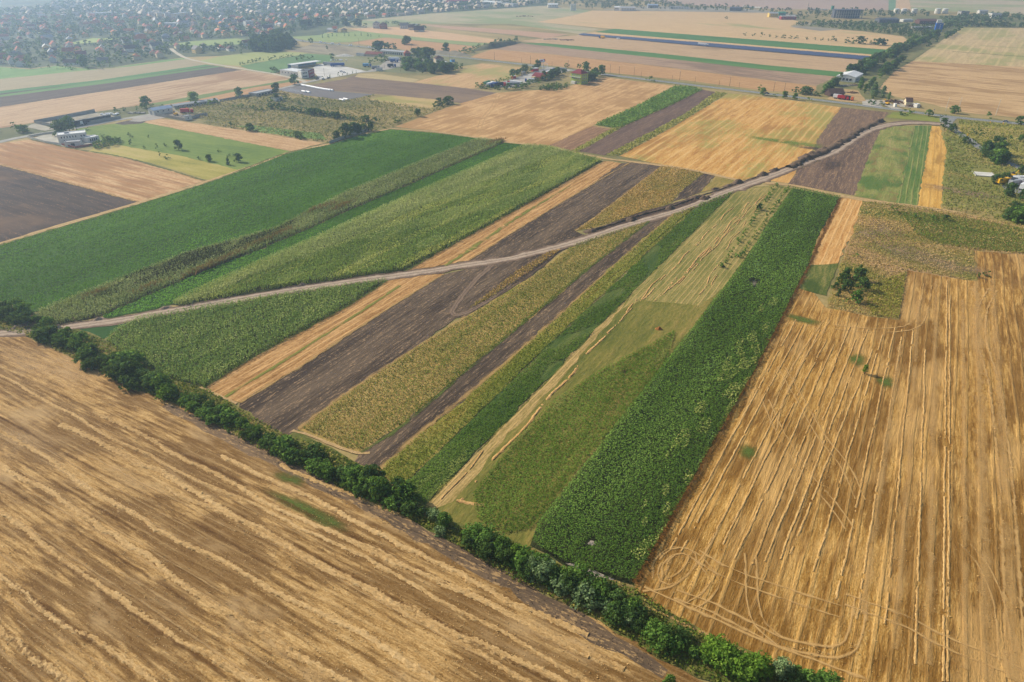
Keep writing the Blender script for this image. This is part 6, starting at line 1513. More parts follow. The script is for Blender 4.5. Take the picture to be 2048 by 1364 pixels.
# ------------------------------------------------------------------ the town: houses and garden trees
HOUSES = []      # x, y, heading, L, W, h, roof h, roof colour, wall colour, hip
TOWN = GA([(-330, 150), (0, 129), (60, 133), (110, 128), (200, 134), (290, 120), (330, 115), (360, 110), (440, 106), (500, 100), (500, 88), (540, 78), (600, 68), (690, 51), (680, 43), (860, 26), (1024, 13), (1090, 8), (1100, -14), (-650, -14)])
HOLES = [GA([(135, 88), (185, 73), (245, 74), (205, 87), (150, 91)]), GA([(325, 92), (380, 80), (470, 74), (520, 77), (545, 86), (460, 93), (370, 96)]), GA([(-400, 25), (-10, 22), (90, 14), (140, -16), (-400, -16)]), GA([(560, 50), (640, 44), (690, 41), (690, 52), (640, 62)]), GA([(210, -16), (560, -16), (640, 0), (500, 4), (340, 3)])]
rs = np.random.default_rng(5)
v_ang = ang(342, 97, 365, 113)
roofs = ['terracotta', 'terracotta', 'redbrown', 'redbrown', 'darkbrown', 'grey', 'orange', 'palegrey']
walls = ['white', 'cream', 'white', 'yellow', 'beige']
cellh = {}


def try_house(q, big=1.0):
    k = (int(q[0] // 15), int(q[1] // 15))
    for i in (-1, 0, 1):
        for j in (-1, 0, 1):
            for p in cellh.get((k[0] + i, k[1] + j), ()):
                if (p[0] - q[0]) ** 2 + (p[1] - q[1]) ** 2 < 17 ** 2: return False
    cellh.setdefault(k, []).append(q)
    return True


lo, hi = TOWN.min(0), TOWN.max(0)
S1 = np.array([math.cos(v_ang), math.sin(v_ang)])
cand = lo + rs.random((26000, 2)) * (hi - lo)
for q in cand:
    if not in_poly(TOWN, q[None])[0] or any(in_poly(hp, q[None])[0] for hp in HOLES): continue
    # houses crowd along streets about 62 m apart
    s = (q @ np.array([-S1[1], S1[0]])) / 62.0
    if abs(s - round(s)) < 0.10 or rs.random() > (0.9 if abs(s - round(s)) < 0.34 else 0.15): continue
    if np.min(np.linalg.norm(VQ - q, axis=1)) < 9: continue
    if not try_house(q): continue
    a = v_ang + (math.pi / 2 if rs.random() < 0.35 else 0) + rs.normal(0, 0.12)
    L, W = rs.uniform(9, 17), rs.uniform(7, 10)
    HOUSES.append((q[0], q[1], a, L, W, rs.uniform(2.8, 5.6), rs.uniform(2.2, 4.0), roofs[rs.integers(len(roofs))], walls[rs.integers(len(walls))] if q[1] < 1250 or rs.random() < 0.35 else ['beige', 'cream', 'beige', 'yellow'][rs.integers(4)], rs.random() < 0.3))
    if len(HOUSES) > 1500: break
HXY = np.array([(h[0], h[1]) for h in HOUSES])


def near_house(q):
    return np.min(np.abs(HXY - q).max(1)) < 7.5 or np.min(np.linalg.norm(VQ - q, axis=1)) < 7


TOWN_TREES = []
cand = lo + rs.random((30000, 2)) * (hi - lo)
seen = {}
for q in cand:
    k = (int(q[0] // 10), int(q[1] // 10))
    if k in seen or not in_poly(TOWN, q[None])[0] or any(in_poly(hp, q[None])[0] for hp in HOLES) or near_house(q): continue
    seen[k] = 1
    TOWN_TREES.append((q[0], q[1], rs.uniform(4.5, 9), 'round', ['far', 'far', 'dark', 'mid'][rs.integers(4)]))
    if len(TOWN_TREES) > 5200: break


# --- individuals: the 290 trees that show largest of each kind, the rest as one mass
def px_size(t):
    return t[2] * scale_at(np.array([t[1]]))[0]


def in_view(x, y, m=20):
    d = y * CP + CAM_H * SP
    u = 1024 + 1365 * x / d
    v = 682 + 1365 * (CAM_H * CP - y * SP) / d
    return -m < u < 2048 + m and -m < v < 1364 + 40


bushes = sorted([t for t in TREES if t[3] == 'bush' and in_view(t[0], t[1])], key=px_size, reverse=True)
trees = sorted([t for t in TREES if t[3] != 'bush' and in_view(t[0], t[1])], key=px_size, reverse=True)
labelled = lambda T: T
IND_B, REST_B = bushes[:292], bushes[292:]
IND_T, REST_T = trees[:288], trees[288:]
CN = {'dark': 'dark green', 'mid': 'green', 'bright': 'bright green', 'grey': 'grey green', 'far': 'dark green'}
ORD = 'first second third fourth fifth sixth seventh eighth ninth tenth eleventh twelfth thirteenth fourteenth fifteenth sixteenth seventeenth eighteenth nineteenth twentieth'.split()


def single_out(L):
    """plants that share a label get their colour and their place in the row, counted from one end"""
    by = {}
    for i, T in enumerate(L):
        by.setdefault(T[5], []).append(i)
    out = [T[5] for T in L]
    for lab, ids in by.items():
        if len(ids) < 2: continue
        P = np.array([[1024 + 1365 * L[i][0] / (L[i][1] * CP + CAM_H * SP), 682 + 1365 * (CAM_H * CP - L[i][1] * SP) / (L[i][1] * CP + CAM_H * SP)] for i in ids])
        c = P - P.mean(0)
        e = np.linalg.svd(c, full_matrices=False)[2]
        main, cross = c @ e[0], c @ e[1]
        if abs(e[0][0]) > 0.45:
            main = main * np.sign(e[0][0]); ends = ('left', 'right')
        else:
            main = main * np.sign(e[0][1]); ends = ('far end', 'near end')
        cross = cross * (np.sign(e[1][1]) or 1)
        n = len(ids)
        k = 1 if n <= 16 else 2 if n <= 44 else 3
        qs = np.quantile(cross, [(j + 1) / k for j in range(k)]) if k > 1 else [1e9]
        names = [''] if k == 1 else [', far side', ', near side'] if k == 2 else [', far side', ', middle', ', near side']
        base = re.sub(r'\b(dense|dark|bright|green|grey|pale|light|low|small|large|tall|rounded|straggly|sparse) ', '', lab.split(' in the ')[0] + ' ') if True else lab
        head = base.strip()
        tail = lab[len(lab.split(' in the ')[0]):]
        for j in range(k):
            sel = [m for m in range(n) if (cross[m] <= qs[j] + 1e-9) and (j == 0 or cross[m] > qs[j - 1] + 1e-9)]
            sel.sort(key=lambda m: main[m])
            for r_, m in enumerate(sel):
                r2 = len(sel) - 1 - r_
                o_, e_ = (r_, ends[0]) if r_ <= r2 else (r2, ends[1])
                if o_ < 20:
                    t_ = f'{CN[L[ids[m]][4]]} {head}{tail}, {ORD[o_]} from {e_}{names[j]}'
                    w_ = t_.split()
                    if len(w_) > 16: t_ = ' '.join(w_).replace(' in the hedge', ' in hedge').replace(' the ', ' ')
                    out[ids[m]] = t_
    return out


rt = random.Random(3)
ALLT = IND_B + IND_T
for T, lab_ in zip(ALLT, single_out(ALLT)):
    T_label = lab_
    x, y, h, kind, colour, label, group, wide, _ = T
    s = px_size(T)
    var = rt.randrange(5)
    big = 2 if s > 26 else 1 if s > 12 else 0
    nm = 'bush' if kind == 'bush' else {'cone': 'small_conifer' if colour == 'dark' else 'tree', 'tall': 'slender_tree'}.get(kind, 'tree')
    r = empty(nm, (x, y, 0.15), rt.uniform(0, 6.28))
    tag(r, T_label, 'bush' if kind == 'bush' else 'tree', group)
    c = link('foliage' if kind == 'bush' else 'crown', crown_for(kind, colour, var, big), None, r)
    t = link('stem' if kind == 'bush' else 'trunk', trunk_for(kind, var), None, r)
    wd = wide * rt.uniform(0.9, 1.12)
    c.scale = (h * wd, h * wd * rt.uniform(0.9, 1.1), h)
    t.scale = (h, h, h)


def mass(name, L, label, scale_v=0):
    """many far trees or bushes joined into one object"""
    groups = {}
    for T in L:
        groups.setdefault(T[4], []).append(T)
    Vs, Fs, off, mats, mi = [], [], 0, [], []
    protos = {}
    for gi, (colour, TT) in enumerate(groups.items()):
        mats.append(FOL[colour])
        for T in TT:
            kind = T[3]
            key = (kind, rt.randrange(4))
            if key not in protos:
                n, per, leaf = (9, 6, 0.15) if kind in ('round', 'bush') else (8, 5, 0.11)
                protos[key] = crown_mesh('p', kind, n, per, leaf, 700 + key[1] * 13 + len(kind))
            V, F = protos[key]
            a = rt.uniform(0, 6.28)
            ca, sa = math.cos(a), math.sin(a)
            h = T[2]
            w = h * rt.uniform(0.9, 1.25)
            P = np.column_stack([(V[:, 0] * ca - V[:, 1] * sa) * w + T[0], (V[:, 0] * sa + V[:, 1] * ca) * w + T[1], V[:, 2] * h])
            Vs.append(P); Fs.append(F + off); off += len(P); mi.append(np.full(len(F), gi))
    me = np_mesh(name, np.concatenate(Vs), np.concatenate(Fs), 4)
    o = link(name, me, mats)
    me.polygons.foreach_set('material_index', np.concatenate(mi).astype(np.int32))
    return tag(o, label, name.replace('_', ' ').split()[-1], None, 'stuff')


if REST_T: mass('distant_trees', REST_T, 'smaller distant trees of the belt and the works')
if REST_B: mass('distant_bushes', REST_B, 'smaller distant bushes along hedges and yards')
mass('town_trees', [t for t in TOWN_TREES if in_view(t[0], t[1], 60)], 'garden trees filling the town between the roofs')
# ------------------------------------------------------------------ building kit
M = {
    'white': flat('white_render', (214, 212, 204), 0.8, 0.05, 0.4), 'cream': flat('cream_render', (224, 206, 170), 0.8, 0.07, 0.4), 'yellow': flat('yellow_render', (226, 192, 120), 0.8, 0.07, 0.4),
    'beige': flat('beige_render', (196, 180, 158), 0.8, 0.07, 0.4), 'terracotta': flat('terracotta_roof', (176, 98, 72), 0.85, 0.14, 0.5), 'orange': flat('orange_roof', (196, 122, 84), 0.85, 0.14, 0.5),
    'redbrown': flat('redbrown_roof', (134, 78, 66), 0.85, 0.14, 0.5), 'darkbrown': flat('darkbrown_roof', (96, 72, 64), 0.85, 0.14, 0.5), 'grey': flat('grey_roof', (126, 122, 118), 0.8, 0.12, 0.5),
    'palegrey': corrugated('palegrey_roof', (172, 174, 176)), 'whitemetal': corrugated('white_metal', (226, 228, 228)), 'bluemetal': corrugated('blue_roof_metal', (150, 170, 196)), 'darkmetal': corrugated('dark_metal', (86, 90, 100)),
    'rust': corrugated('rusty_metal', (110, 78, 70)), 'red': corrugated('red_roof_metal', (150, 40, 48)), 'maroon': flat('maroon_roof', (122, 44, 50), 0.7, 0.1, 0.5), 'lime': flat('lime_render', (166, 184, 84), 0.8, 0.05, 0.4),
    'orangewall': flat('orange_render', (218, 146, 66), 0.8, 0.06, 0.4), 'redwall': flat('red_cladding', (150, 44, 50), 0.6, 0.06, 0.4), 'brick': flat('brick', (156, 92, 70), 0.9, 0.14, 1.5), 'conc': flat('concrete_panel', (164, 162, 156), 0.9, 0.12, 0.5),
    'glass': flat('window_glass', (40, 50, 60), 0.15, 0.1, 0.5, spec=0.6), 'blue': flat('blue_cladding', (36, 104, 196), 0.55, 0.05, 0.3), 'green': corrugated('green_metal', (56, 140, 110)), 'yellowmetal': corrugated('yellow_metal', (226, 196, 96)),
    'brownwood': flat('dark_wood', (82, 62, 58), 0.85, 0.12, 1.0), 'steel': flat('galvanised_steel', (150, 152, 152), 0.5, 0.08, 1.0), 'wood': flat('pole_wood', (84, 74, 64), 0.9, 0.15, 1.0), 'tank': flat('tank_paint', (232, 228, 218), 0.5, 0.06, 0.15),
    'rubber': flat('rubber', (24, 24, 26), 0.9, 0.05), 'plastic': flat('white_wrap', (234, 236, 240), 0.45, 0.05, 0.6), 'skel': flat('grimy_concrete', (96, 98, 106), 0.95, 0.14, 0.1), 'polec': flat('pole_concrete', (206, 200, 188), 0.85, 0.08, 1.0),
    'yellowp': flat('machine_yellow', (230, 176, 36), 0.5, 0.06), 'redp': flat('red_paint', (186, 36, 40), 0.4, 0.05), 'bluep': flat('blue_paint', (44, 84, 156), 0.4, 0.05), 'whitep': flat('white_paint', (230, 232, 234), 0.35, 0.04), 'darkp': flat('dark_paint', (44, 48, 56), 0.35, 0.05),
    'greyp': flat('grey_paint', (150, 154, 160), 0.35, 0.05), 'greenp': flat('green_tarp', (64, 118, 84), 0.6, 0.06), 'orangep': flat('orange_paint', (222, 104, 44), 0.5, 0.05), 'beigep': flat('beige_tarp', (214, 196, 150), 0.6, 0.06), 'cyanp': flat('light_blue_tarp', (110, 166, 210), 0.5, 0.05),
    'navy': flat('navy_tarp', (40, 62, 120), 0.5, 0.05), 'scrap': flat('rusty_scrap', (112, 84, 68), 0.9, 0.25, 0.8), 'timber': flat('old_timber', (124, 98, 78), 0.9, 0.2, 0.8),
}
_win = {}


def win_mesh(w, h, frame='whitep'):
    if (w, h) not in _win:
        m = MB()
        m.box((0, 0, 0), (w, 0.10, h))
        me = m.mesh('window')
        me.materials.append(M['glass'])
        f = MB()
        for x in (-w / 2, w / 2): f.box((x, -0.03, 0), (0.12, 0.16, h + 0.12))
        for z in (-h / 2, h / 2): f.box((0, -0.03, z), (w + 0.12, 0.16, 0.12))
        fe = f.mesh('frame')
        fe.materials.append(M[frame])
        _win[(w, h)] = (me, fe)
    return _win[(w, h)]


def windows(root, L, W, side, n, z, w, h, x0=None, x1=None, name='window', skip=()):
    me, fe = win_mesh(w, h)
    span = L if side in ('front', 'back') else W
    x0 = -span / 2 + w if x0 is None else x0
    x1 = span / 2 - w if x1 is None else x1
    for i in range(n):
        if i in skip: continue
        t = x0 + (x1 - x0) * (i + 0.5) / n
        o = bpy.data.objects.new(name, me)
        COL.objects.link(o)
        o.parent = root
        if side == 'front': o.location, o.rotation_euler = (t, -W / 2 - 0.02, z), (0, 0, 0)
        elif side == 'back': o.location, o.rotation_euler = (t, W / 2 + 0.02, z), (0, 0, math.pi)
        elif side == 'right': o.location, o.rotation_euler = (L / 2 + 0.02, t, z), (0, 0, math.pi / 2)
        else: o.location, o.rotation_euler = (-L / 2 - 0.02, t, z), (0, 0, -math.pi / 2)
        if h >= 1.0:
            f = bpy.data.objects.new('frame', fe)
            COL.objects.link(f)
            f.parent = o


def facade(p1, p2, W):
    """front wall from photo point p1 (left) to p2 (right); depth W behind it"""
    a, b = G(*p1), G(*p2)
    d = b - a
    h = math.atan2(d.y, d.x)
    c = (a + b) / 2 + Vector((-math.sin(h), math.cos(h), 0)) * (W / 2)
    return (c.x, c.y, 0.1), h, d.length


def bld(name, label, cat, p1, p2, W, H, wall, roof, rtype='gable', rh=2.0, over=0.35, group=None, L=None):
    loc, hd_, L_ = facade(p1, p2, W)
    L = L or L_
    r = empty(name, loc, hd_)
    tag(r, label, cat, group)
    m = MB()
    if rtype == 'gable': m.pent(L, W, H, rh)
    elif rtype == 'shed': m.pent(L, W, H, 0)
    else: m.pent(L, W, H, 0)
    m.build('wall', M[wall], r)
    m = MB()
    if rtype == 'gable': m.gable(L, W, H + 0.02, rh, over)
    elif rtype == 'hip': m.hip(L, W, H + 0.02, rh, over + 0.1)
    else:
        m.box((0, 0, H + 0.12), (L - 0.5, W - 0.5, 0.2))
        for y in (-1, 1): m.box((0, y * (W / 2 - 0.12), H + 0.3), (L, 0.24, 0.6))
        for x in (-1, 1): m.box((x * (L / 2 - 0.12), 0, H + 0.3), (0.24, W - 0.48, 0.6))
    m.build('roof', M[roof], r)
    return r, L, W


def door(root, L, W, side, t, w, h, m, name='door'):
    b = MB().box((0, 0, h / 2), (w, 0.14, h))
    o = b.build(name, M[m], root)
    o.location = {'front': (t, -W / 2 - 0.02, 0), 'right': (L / 2 + 0.02, t, 0), 'left': (-L / 2 - 0.02, t, 0), 'back': (t, W / 2 + 0.02, 0)}[side]
    o.rotation_euler = (0, 0, 0 if side in ('front', 'back') else math.pi / 2)


# white two-storey building at the left
r, L, W = bld('office_building', 'white two storey flat roofed building beside the service road at the left', 'building', (119, 288), (176, 282), 9.5, 5.6, 'white', 'whitemetal', 'flat')
windows(r, L, W, 'front', 9, 4.1, 0.9, 1.4, -L / 2 + 1.5, L / 2 - 0.5, skip=(6,))
windows(r, L, W, 'front', 6, 1.5, 1.0, 1.4, -L / 2 + 3, L / 2 - 6)
windows(r, L, W, 'left', 2, 4.4, 0.9, 1.5)
door(r, L, W, 'front', L / 2 - 4, 1.2, 2.2, 'darkp')
MB().box((-3, 1, 6.3), (3.0, 2.2, 1.0)).build('roof_unit', M['greyp'], r)
r, L, W = bld('porch', 'low flat white annexe in front of the white two storey building', 'annexe', (131, 294.5), (163, 292), 6.5, 2.8, 'white', 'palegrey', 'flat')
door(r, L, W, 'front', 0, 2.4, 2.2, 'glass')
r, L, W = bld('glass_annexe', 'white glazed pavilion at the right end of the white building', 'pavilion', (177, 286), (200, 281.5), 6, 3.0, 'white', 'whitemetal', 'flat')
windows(r, L, W, 'front', 4, 1.6, 1.3, 2.0)
windows(r, L, W, 'right', 2, 1.6, 1.3, 2.0)


def wall_line(name, label, cat, pts, h, t, m, post=4.0, group=None):
    """wall of separate panels between posts along photo points"""
    r = empty(name, G(*pts[0]) + Vector((0, 0, 0.1)))
    tag(r, label, cat, group)
    pm_, qm_ = {}, None
    post_me = MB().box((0, 0, h / 2 + 0.05), (t * 1.9, t * 1.9, h + 0.1)).mesh('post')
    post_me.materials.append(M[m])
    base = G(*pts[0])
    for a, b in zip(pts[:-1], pts[1:]):
        A, B = G(*a), G(*b)
        d = B - A
        n = max(1, round(d.length / post))
        l = d.length / n
        me = MB().box((0, 0, h / 2), (l - t * 2.0, t, h)).mesh('panel')
        me.materials.append(M[m])
        for i in range(n):
            c = A + d * ((i + 0.5) / n) - base
            o = bpy.data.objects.new('panel', me)
            COL.objects.link(o); o.parent = r
            o.location = (c.x, c.y, 0); o.rotation_euler = (0, 0, math.atan2(d.y, d.x))
            q = A + d * (i / n) - base
            o = bpy.data.objects.new('post', post_me)
            COL.objects.link(o); o.parent = r
            o.location = (q.x, q.y, 0); o.rotation_euler = (0, 0, math.atan2(d.y, d.x))
    return r


wall_line('garden_wall', 'red brick garden wall in front of the white building', 'wall', [(125, 291), (150, 297), (186, 291)], 1.4, 0.25, 'brick', 3.5)
wall_line('garden_fence', 'white panel fence round the pale yard of the white building', 'fence', [(56, 276), (90, 285.5), (125, 291)], 1.5, 0.10, 'white', 3.5)
wall_line('garden_fence', 'white panel fence along the roadside of the white building', 'fence', [(58, 275), (90, 269), (118, 266)], 1.4, 0.10, 'white', 3.5)
wall_line('yard_wall', 'grey concrete panel wall round the far side of the truck yard', 'wall', [(70, 247), (130, 236), (191, 224.5)], 2.6, 0.16, 'conc', 4)
wall_line('yard_wall', 'grey concrete panel wall along the road side of the truck yard', 'wall', [(122, 257), (180, 248), (243, 237)], 2.4, 0.16, 'conc', 4)
wall_line('yard_wall', 'grey concrete panel wall closing the left end of the truck yard', 'wall', [(70, 247), (118, 256.5)], 2.4, 0.16, 'conc', 4)
wall_line('yard_wall', 'grey concrete panel wall before the machine yard', 'wall', [(312, 232), (338, 236), (370, 242)], 2.4, 0.16, 'conc', 4)
wall_line('yard_wall', 'grey concrete panel wall right of the machine yard', 'wall', [(385, 238), (400, 233), (416, 231)], 2.4, 0.16, 'conc', 4)
wall_line('yard_wall', 'grey concrete wall at the corner of the big alfalfa field', 'wall', [(659, 288), (690, 277), (715, 269.5), (738, 261.5)], 2.2, 0.18, 'conc', 4)
wall_line('yard_wall', 'grey concrete wall between long low shed and ruined shed', 'wall', [(440, 203.5), (475, 197), (512, 191)], 2.0, 0.16, 'conc', 5)

r, L, W = bld('shed', 'white gabled shed with pale blue metal roof beside the service road', 'shed', (309, 231.5), (347, 225), 9, 4.0, 'white', 'bluemetal', 'gable', 1.6)
door(r, L, W, 'left', 0, 3.2, 3.2, 'greyp', 'gate')
windows(r, L, W, 'front', 3, 2.6, 1.4, 1.0)
r, L, W = bld('hut', 'small pale flat roofed hut at the corner of the machine yard', 'hut', (370, 242), (385, 239), 5, 3.0, 'white', 'palegrey', 'flat')
windows(r, L, W, 'front', 1, 1.6, 1.2, 1.0)
r, L, W = bld('long_shed', 'long low shed with pale grey roof behind the service road', 'shed', (349, 218), (437, 205), 7, 2.4, 'conc', 'palegrey', 'gable', 0.9)
windows(r, L, W, 'front', 9, 1.4, 1.6, 1.0)
r, L, W = bld('ruined_shed', 'broken grey shed with flat white roof slabs beside the dark lot', 'shed', (513, 194), (551, 186), 10, 2.6, 'conc', 'palegrey', 'flat')
windows(r, L, W, 'front', 5, 1.3, 2.4, 1.8)
r, L, W = bld('ruin', 'small pale roofless ruin among bushes in the scrub', 'ruin', (552, 204), (566, 201), 6, 3.0, 'white', 'conc', 'flat')
windows(r, L, W, 'front', 2, 1.6, 1.2, 1.2)

# warehouse group
r, L, W = bld('warehouse', 'long white warehouse with small square windows by the concrete yard', 'warehouse', (561, 150.5), (602, 156), 16, 5.4, 'white', 'whitemetal', 'flat')
windows(r, L, W, 'front', 6, 3.6, 1.6, 1.2)
windows(r, L, W, 'left', 2, 3.6, 1.6, 1.2)
r, L, W = bld('office_block', 'white office block with dark windows at the end of the warehouse', 'building', (604, 157.5), (618, 156), 9, 6.9, 'white', 'whitemetal', 'flat')
windows(r, L, W, 'front', 3, 5.4, 1.5, 1.3); windows(r, L, W, 'front', 3, 2.0, 1.5, 1.5)
r, L, W = bld('office_block', 'dark red office block with a band of windows beside the white one', 'building', (618.5, 156), (630, 152), 9, 7.2, 'redwall', 'darkmetal', 'flat')
windows(r, L, W, 'front', 4, 5.6, 1.5, 1.3); windows(r, L, W, 'front', 4, 2.0, 1.5, 1.5); windows(r, L, W, 'right', 2, 5.6, 1.5, 1.3)


def canopy(name, label, p1, p2, W, H, n, roof, post='steel', back=None):
    loc, hd_, L = facade(p1, p2, W)
    r = empty(name, loc, hd_)
    tag(r, label, 'canopy')
    MB().box((0, 0, H + 0.15), (L, W, 0.3)).build('roof', M[roof], r)
    me = MB().tube((0, 0, 0), (0, 0, H), 0.14).mesh('post')
    me.materials.append(M[post])
    for i in range(n):
        for y in (-1, 1):
            o = bpy.data.objects.new('post', me)
            COL.objects.link(o); o.parent = r
            o.location = (-L / 2 + 0.5 + (L - 1) * i / (n - 1), y * (W / 2 - 0.4), 0)
    if back:
        MB().box((0, W / 2 - 0.1, H / 2), (L - 0.6, 0.12, H - 0.04)).build('back_wall', M[back], r)
    return r


canopy('loading_canopy', 'long white canopy over parked lorries at the back of the concrete yard', (586, 138), (643, 130), 10, 4.2, 9, 'whitemetal', back='cyanp')
bld('gatehouse', 'little white hut at the left end of the long canopy', 'hut', (583, 139), (597, 138.5), 5, 3.2, 'white', 'whitemetal', 'flat')
# bales
bm_ = MB().tube((-3.2, 0, 0.9), (3.2, 0, 0.9), 1.0, 1.0, 10)
bale_me = bm_.mesh('bale')
bale_me.materials.append(M['plastic'])
ba = ang(604, 172, 648, 180)
for i, (u, v) in enumerate([(607, 172.5), (612, 173.2), (617, 174.2), (622, 175.2), (627, 176.2), (632, 177.2), (637, 178.2), (642, 179), (647, 180), (652, 180.8), (657, 181.6), (662, 182)]):
    o = bpy.data.objects.new('wrapped_bale', bale_me)
    COL.objects.link(o)
    o.location = G(u, v) + Vector((0, 0, 0.1)); o.rotation_euler = (0, 0, ba)
    tag(o, ['white wrapped bale at the far left end of the row on the dark lot', 'white wrapped bale second from the left end of the row', 'white wrapped bale third from the left end of the row', 'white wrapped bale fourth from the left end of the row', 'white wrapped bale left of the row middle', 'white wrapped bale in the row middle', 'white wrapped bale right of the row middle', 'white wrapped bale fifth from the right end of the row', 'white wrapped bale fourth from the right end of the row', 'white wrapped bale third from the right end of the row', 'white wrapped bale second from the right end of the row', 'white wrapped bale at the right end of the row'][i], 'bale', 'white wrapped bales on the dark lot')
for (u, v, l) in ((684, 202, 'single white wrapped bale at the lower tip of the dark lot'), (692, 200.5, 'second white wrapped bale at the lower tip of the dark lot'), (608, 185, 'white wrapped bale lying apart on the dark lot'), (616, 186, 'white wrapped bale beside the one lying apart')):
    o = bpy.data.objects.new('wrapped_bale', bale_me)
    COL.objects.link(o)
    o.location = G(u, v) + Vector((0, 0, 0.1)); o.rotation_euler = (0, 0, ba)
    tag(o, l, 'bale', 'white wrapped bales on the dark lot')
fm = soft('film_strips', (196, 204, 214), (150, 156, 166), 0.5, 0.15, 0.7, a=ba, stretch=4)
blotch('plastic_film', 585, 181, 22, 10, fm, a=ba, label='thin pale plastic film spread on the dark lot', cat='plastic film')

# roadside buildings
r, L, W = bld('garage_row', 'long white garage row with dark doors along the main road', 'garages', (761, 107.5), (808, 111.5), 10, 4.2, 'white', 'palegrey', 'gable', 1.0)
windows(r, L, W, 'front', 11, 1.8, 2.2, 2.6, name='garage_door')
r, L, W = bld('house', 'small house with bright red hipped roof at the end of the garage row', 'house', (809, 112.5), (822, 112), 8, 3.6, 'brick', 'terracotta', 'hip', 3.4)
windows(r, L, W, 'front', 2, 1.8, 1.3, 1.3)
bld('long_barn', 'long barn with brown tiled roof behind the lorry park', 'barn', (730, 112.5), (763, 114), 10, 2.8, 'beige', 'redbrown', 'gable', 2.6)
bld('shed', 'low pale shed left of the brown roofed barn', 'shed', (712, 111.5), (728, 112.5), 6, 2.4, 'white', 'palegrey', 'flat')
r, L, W = bld('house', 'pale roadside house with dark hipped roof beside the main road', 'house', (872, 127), (888, 126), 9, 5.4, 'beige', 'darkbrown', 'hip', 3.0)
windows(r, L, W, 'front', 3, 4.0, 1.3, 1.3); windows(r, L, W, 'front', 3, 1.6, 1.3, 1.4)
canopy('fuel_canopy', 'white flat canopy on posts in front of the pale roadside house', (877, 132), (895, 130), 7, 3.6, 4, 'whitemetal', 'whitep')
bld('hut', 'white hut on the grass below the roadside lorry park', 'hut', (752, 142), (764, 142), 5, 2.6, 'white', 'palegrey', 'flat')
bld('kiosk', 'little blue kiosk right of the pale roadside house', 'kiosk', (903, 124.5), (910, 124), 5, 2.6, 'cyanp', 'palegrey', 'flat')

# truck stop
r, L, W = bld('restaurant', 'orange gabled roadhouse with dark red roof on the truck stop', 'building', (1064.5, 160), (1079, 162), 11, 4.2, 'orangewall', 'maroon', 'gable', 3.0, 0.6)
windows(r, L, W, 'front', 3, 2.0, 1.4, 1.4); windows(r, L, W, 'right', 1, 2.0, 3.0, 2.6)
r, L, W = bld('kiosk', 'small red and white kiosk near the billboard', 'kiosk', (1066, 143.5), (1077, 142.5), 6, 3.0, 'redp', 'whitemetal', 'shed')
r, L, W = bld('kiosk', 'tiny white hut with red front at the left rim of the truck stop', 'hut', (1025, 158), (1032, 157.5), 4, 2.6, 'redp', 'whitemetal', 'flat')
bld('shed', 'small grey shed on the upper rim of the truck stop', 'shed', (1046, 150.5), (1051, 150), 4, 3.0, 'conc', 'palegrey', 'shed')
r, L, W = bld('guest_house', 'lime green three storey house with dark red roof by the main road', 'house', (1141, 166.2), (1161.5, 169.6), 11, 10.2, 'lime', 'maroon', 'hip', 3.8, 0.5)
for z in (2.2, 5.4, 8.4):
    windows(r, L, W, 'front', 4, z, 1.2, 1.4); windows(r, L, W, 'right', 3, z, 1.2, 1.4)
MB().box((0, -W / 2 - 1.1, 6.9), (L + 0.6, 2.2, 0.2)).build('balcony_roof', M['palegrey'], r)
MB().box((-2, -W / 2 - 1.2, 1.3), (5.5, 2.2, 2.6)).build('entrance_porch', M['white'], r)
# billboard
br = empty('billboard', G(1084, 138) + Vector((0, 0, 0.1)), ang(1075, 138, 1092, 136.5))
tag(br, 'large white billboard with red marks on tall posts beside the main road', 'billboard')
for x in (-1.6, 1.6):
    MB().tube((x, 0, 0), (x, 0, 7.6), 0.16).build('post', M['steel'], br)
MB().box((0, -0.1, 9.0), (8.0, 0.3, 3.2)).build('panel', M['whitep'], br)
pb = MB()
pb.face([(4.0, -0.27, 10.6), (2.0, -0.27, 10.6), (4.0, -0.27, 7.6)])
pb.box((-0.6, -0.26, 9.3), (3.6, 0.02, 0.7)); pb.box((-1.2, -0.26, 8.3), (2.4, 0.02, 0.3))
pb.build('print', M['redp'], br)
MB().box((0, 0, 7.3), (8.2, 0.3, 0.2)).build('frame', M['steel'], br)
gr = empty('height_gate', G(1090, 137.5) + Vector((0, 0, 0.1)), ang(1075, 138, 1092, 136.5))
tag(gr, 'white sign gantry at the entrance of the truck stop', 'gantry')
for x in (-3, 3): MB().box((x, 0, 2.6), (0.3, 0.3, 5.2)).build('post', M['whitep'], gr)
MB().box((0, 0, 5.35), (6.6, 0.3, 0.3)).build('beam', M['whitep'], gr)

# hangar and brown house by the works road
r, L, W = bld('hangar', 'white hangar with curved white roof beside the works road', 'hangar', (1708.5, 165.5), (1724.5, 157), 19, 5.0, 'whitemetal', 'whitemetal', 'gable', 2.2, 0.2)
windows(r, L, W, 'left', 4, 2.4, 2.6, 2.6); windows(r, L, W, 'front', 5, 2.2, 3.0, 3.0)
r, L, W = bld('barn', 'dark brown timber barn with broad roof beside the main road', 'barn', (1660, 193.5), (1687, 193), 11, 3.0, 'brownwood', 'darkbrown', 'gable', 3.4, 0.8)
door(r, L, W, 'front', 0, 3, 2.6, 'darkp')
r, L, W = bld('house', 'small cream gabled house among piles in the scrap yard', 'house', (1811, 210.5), (1824, 211), 8, 3.0, 'cream', 'darkbrown', 'gable', 2.8)
windows(r, L, W, 'left', 1, 1.6, 1.2, 1.2)
bld('hut', 'white hut at the right end of the scrap yard', 'hut', (1833, 216), (1839, 215.5), 4, 2.6, 'white', 'whitemetal', 'shed')
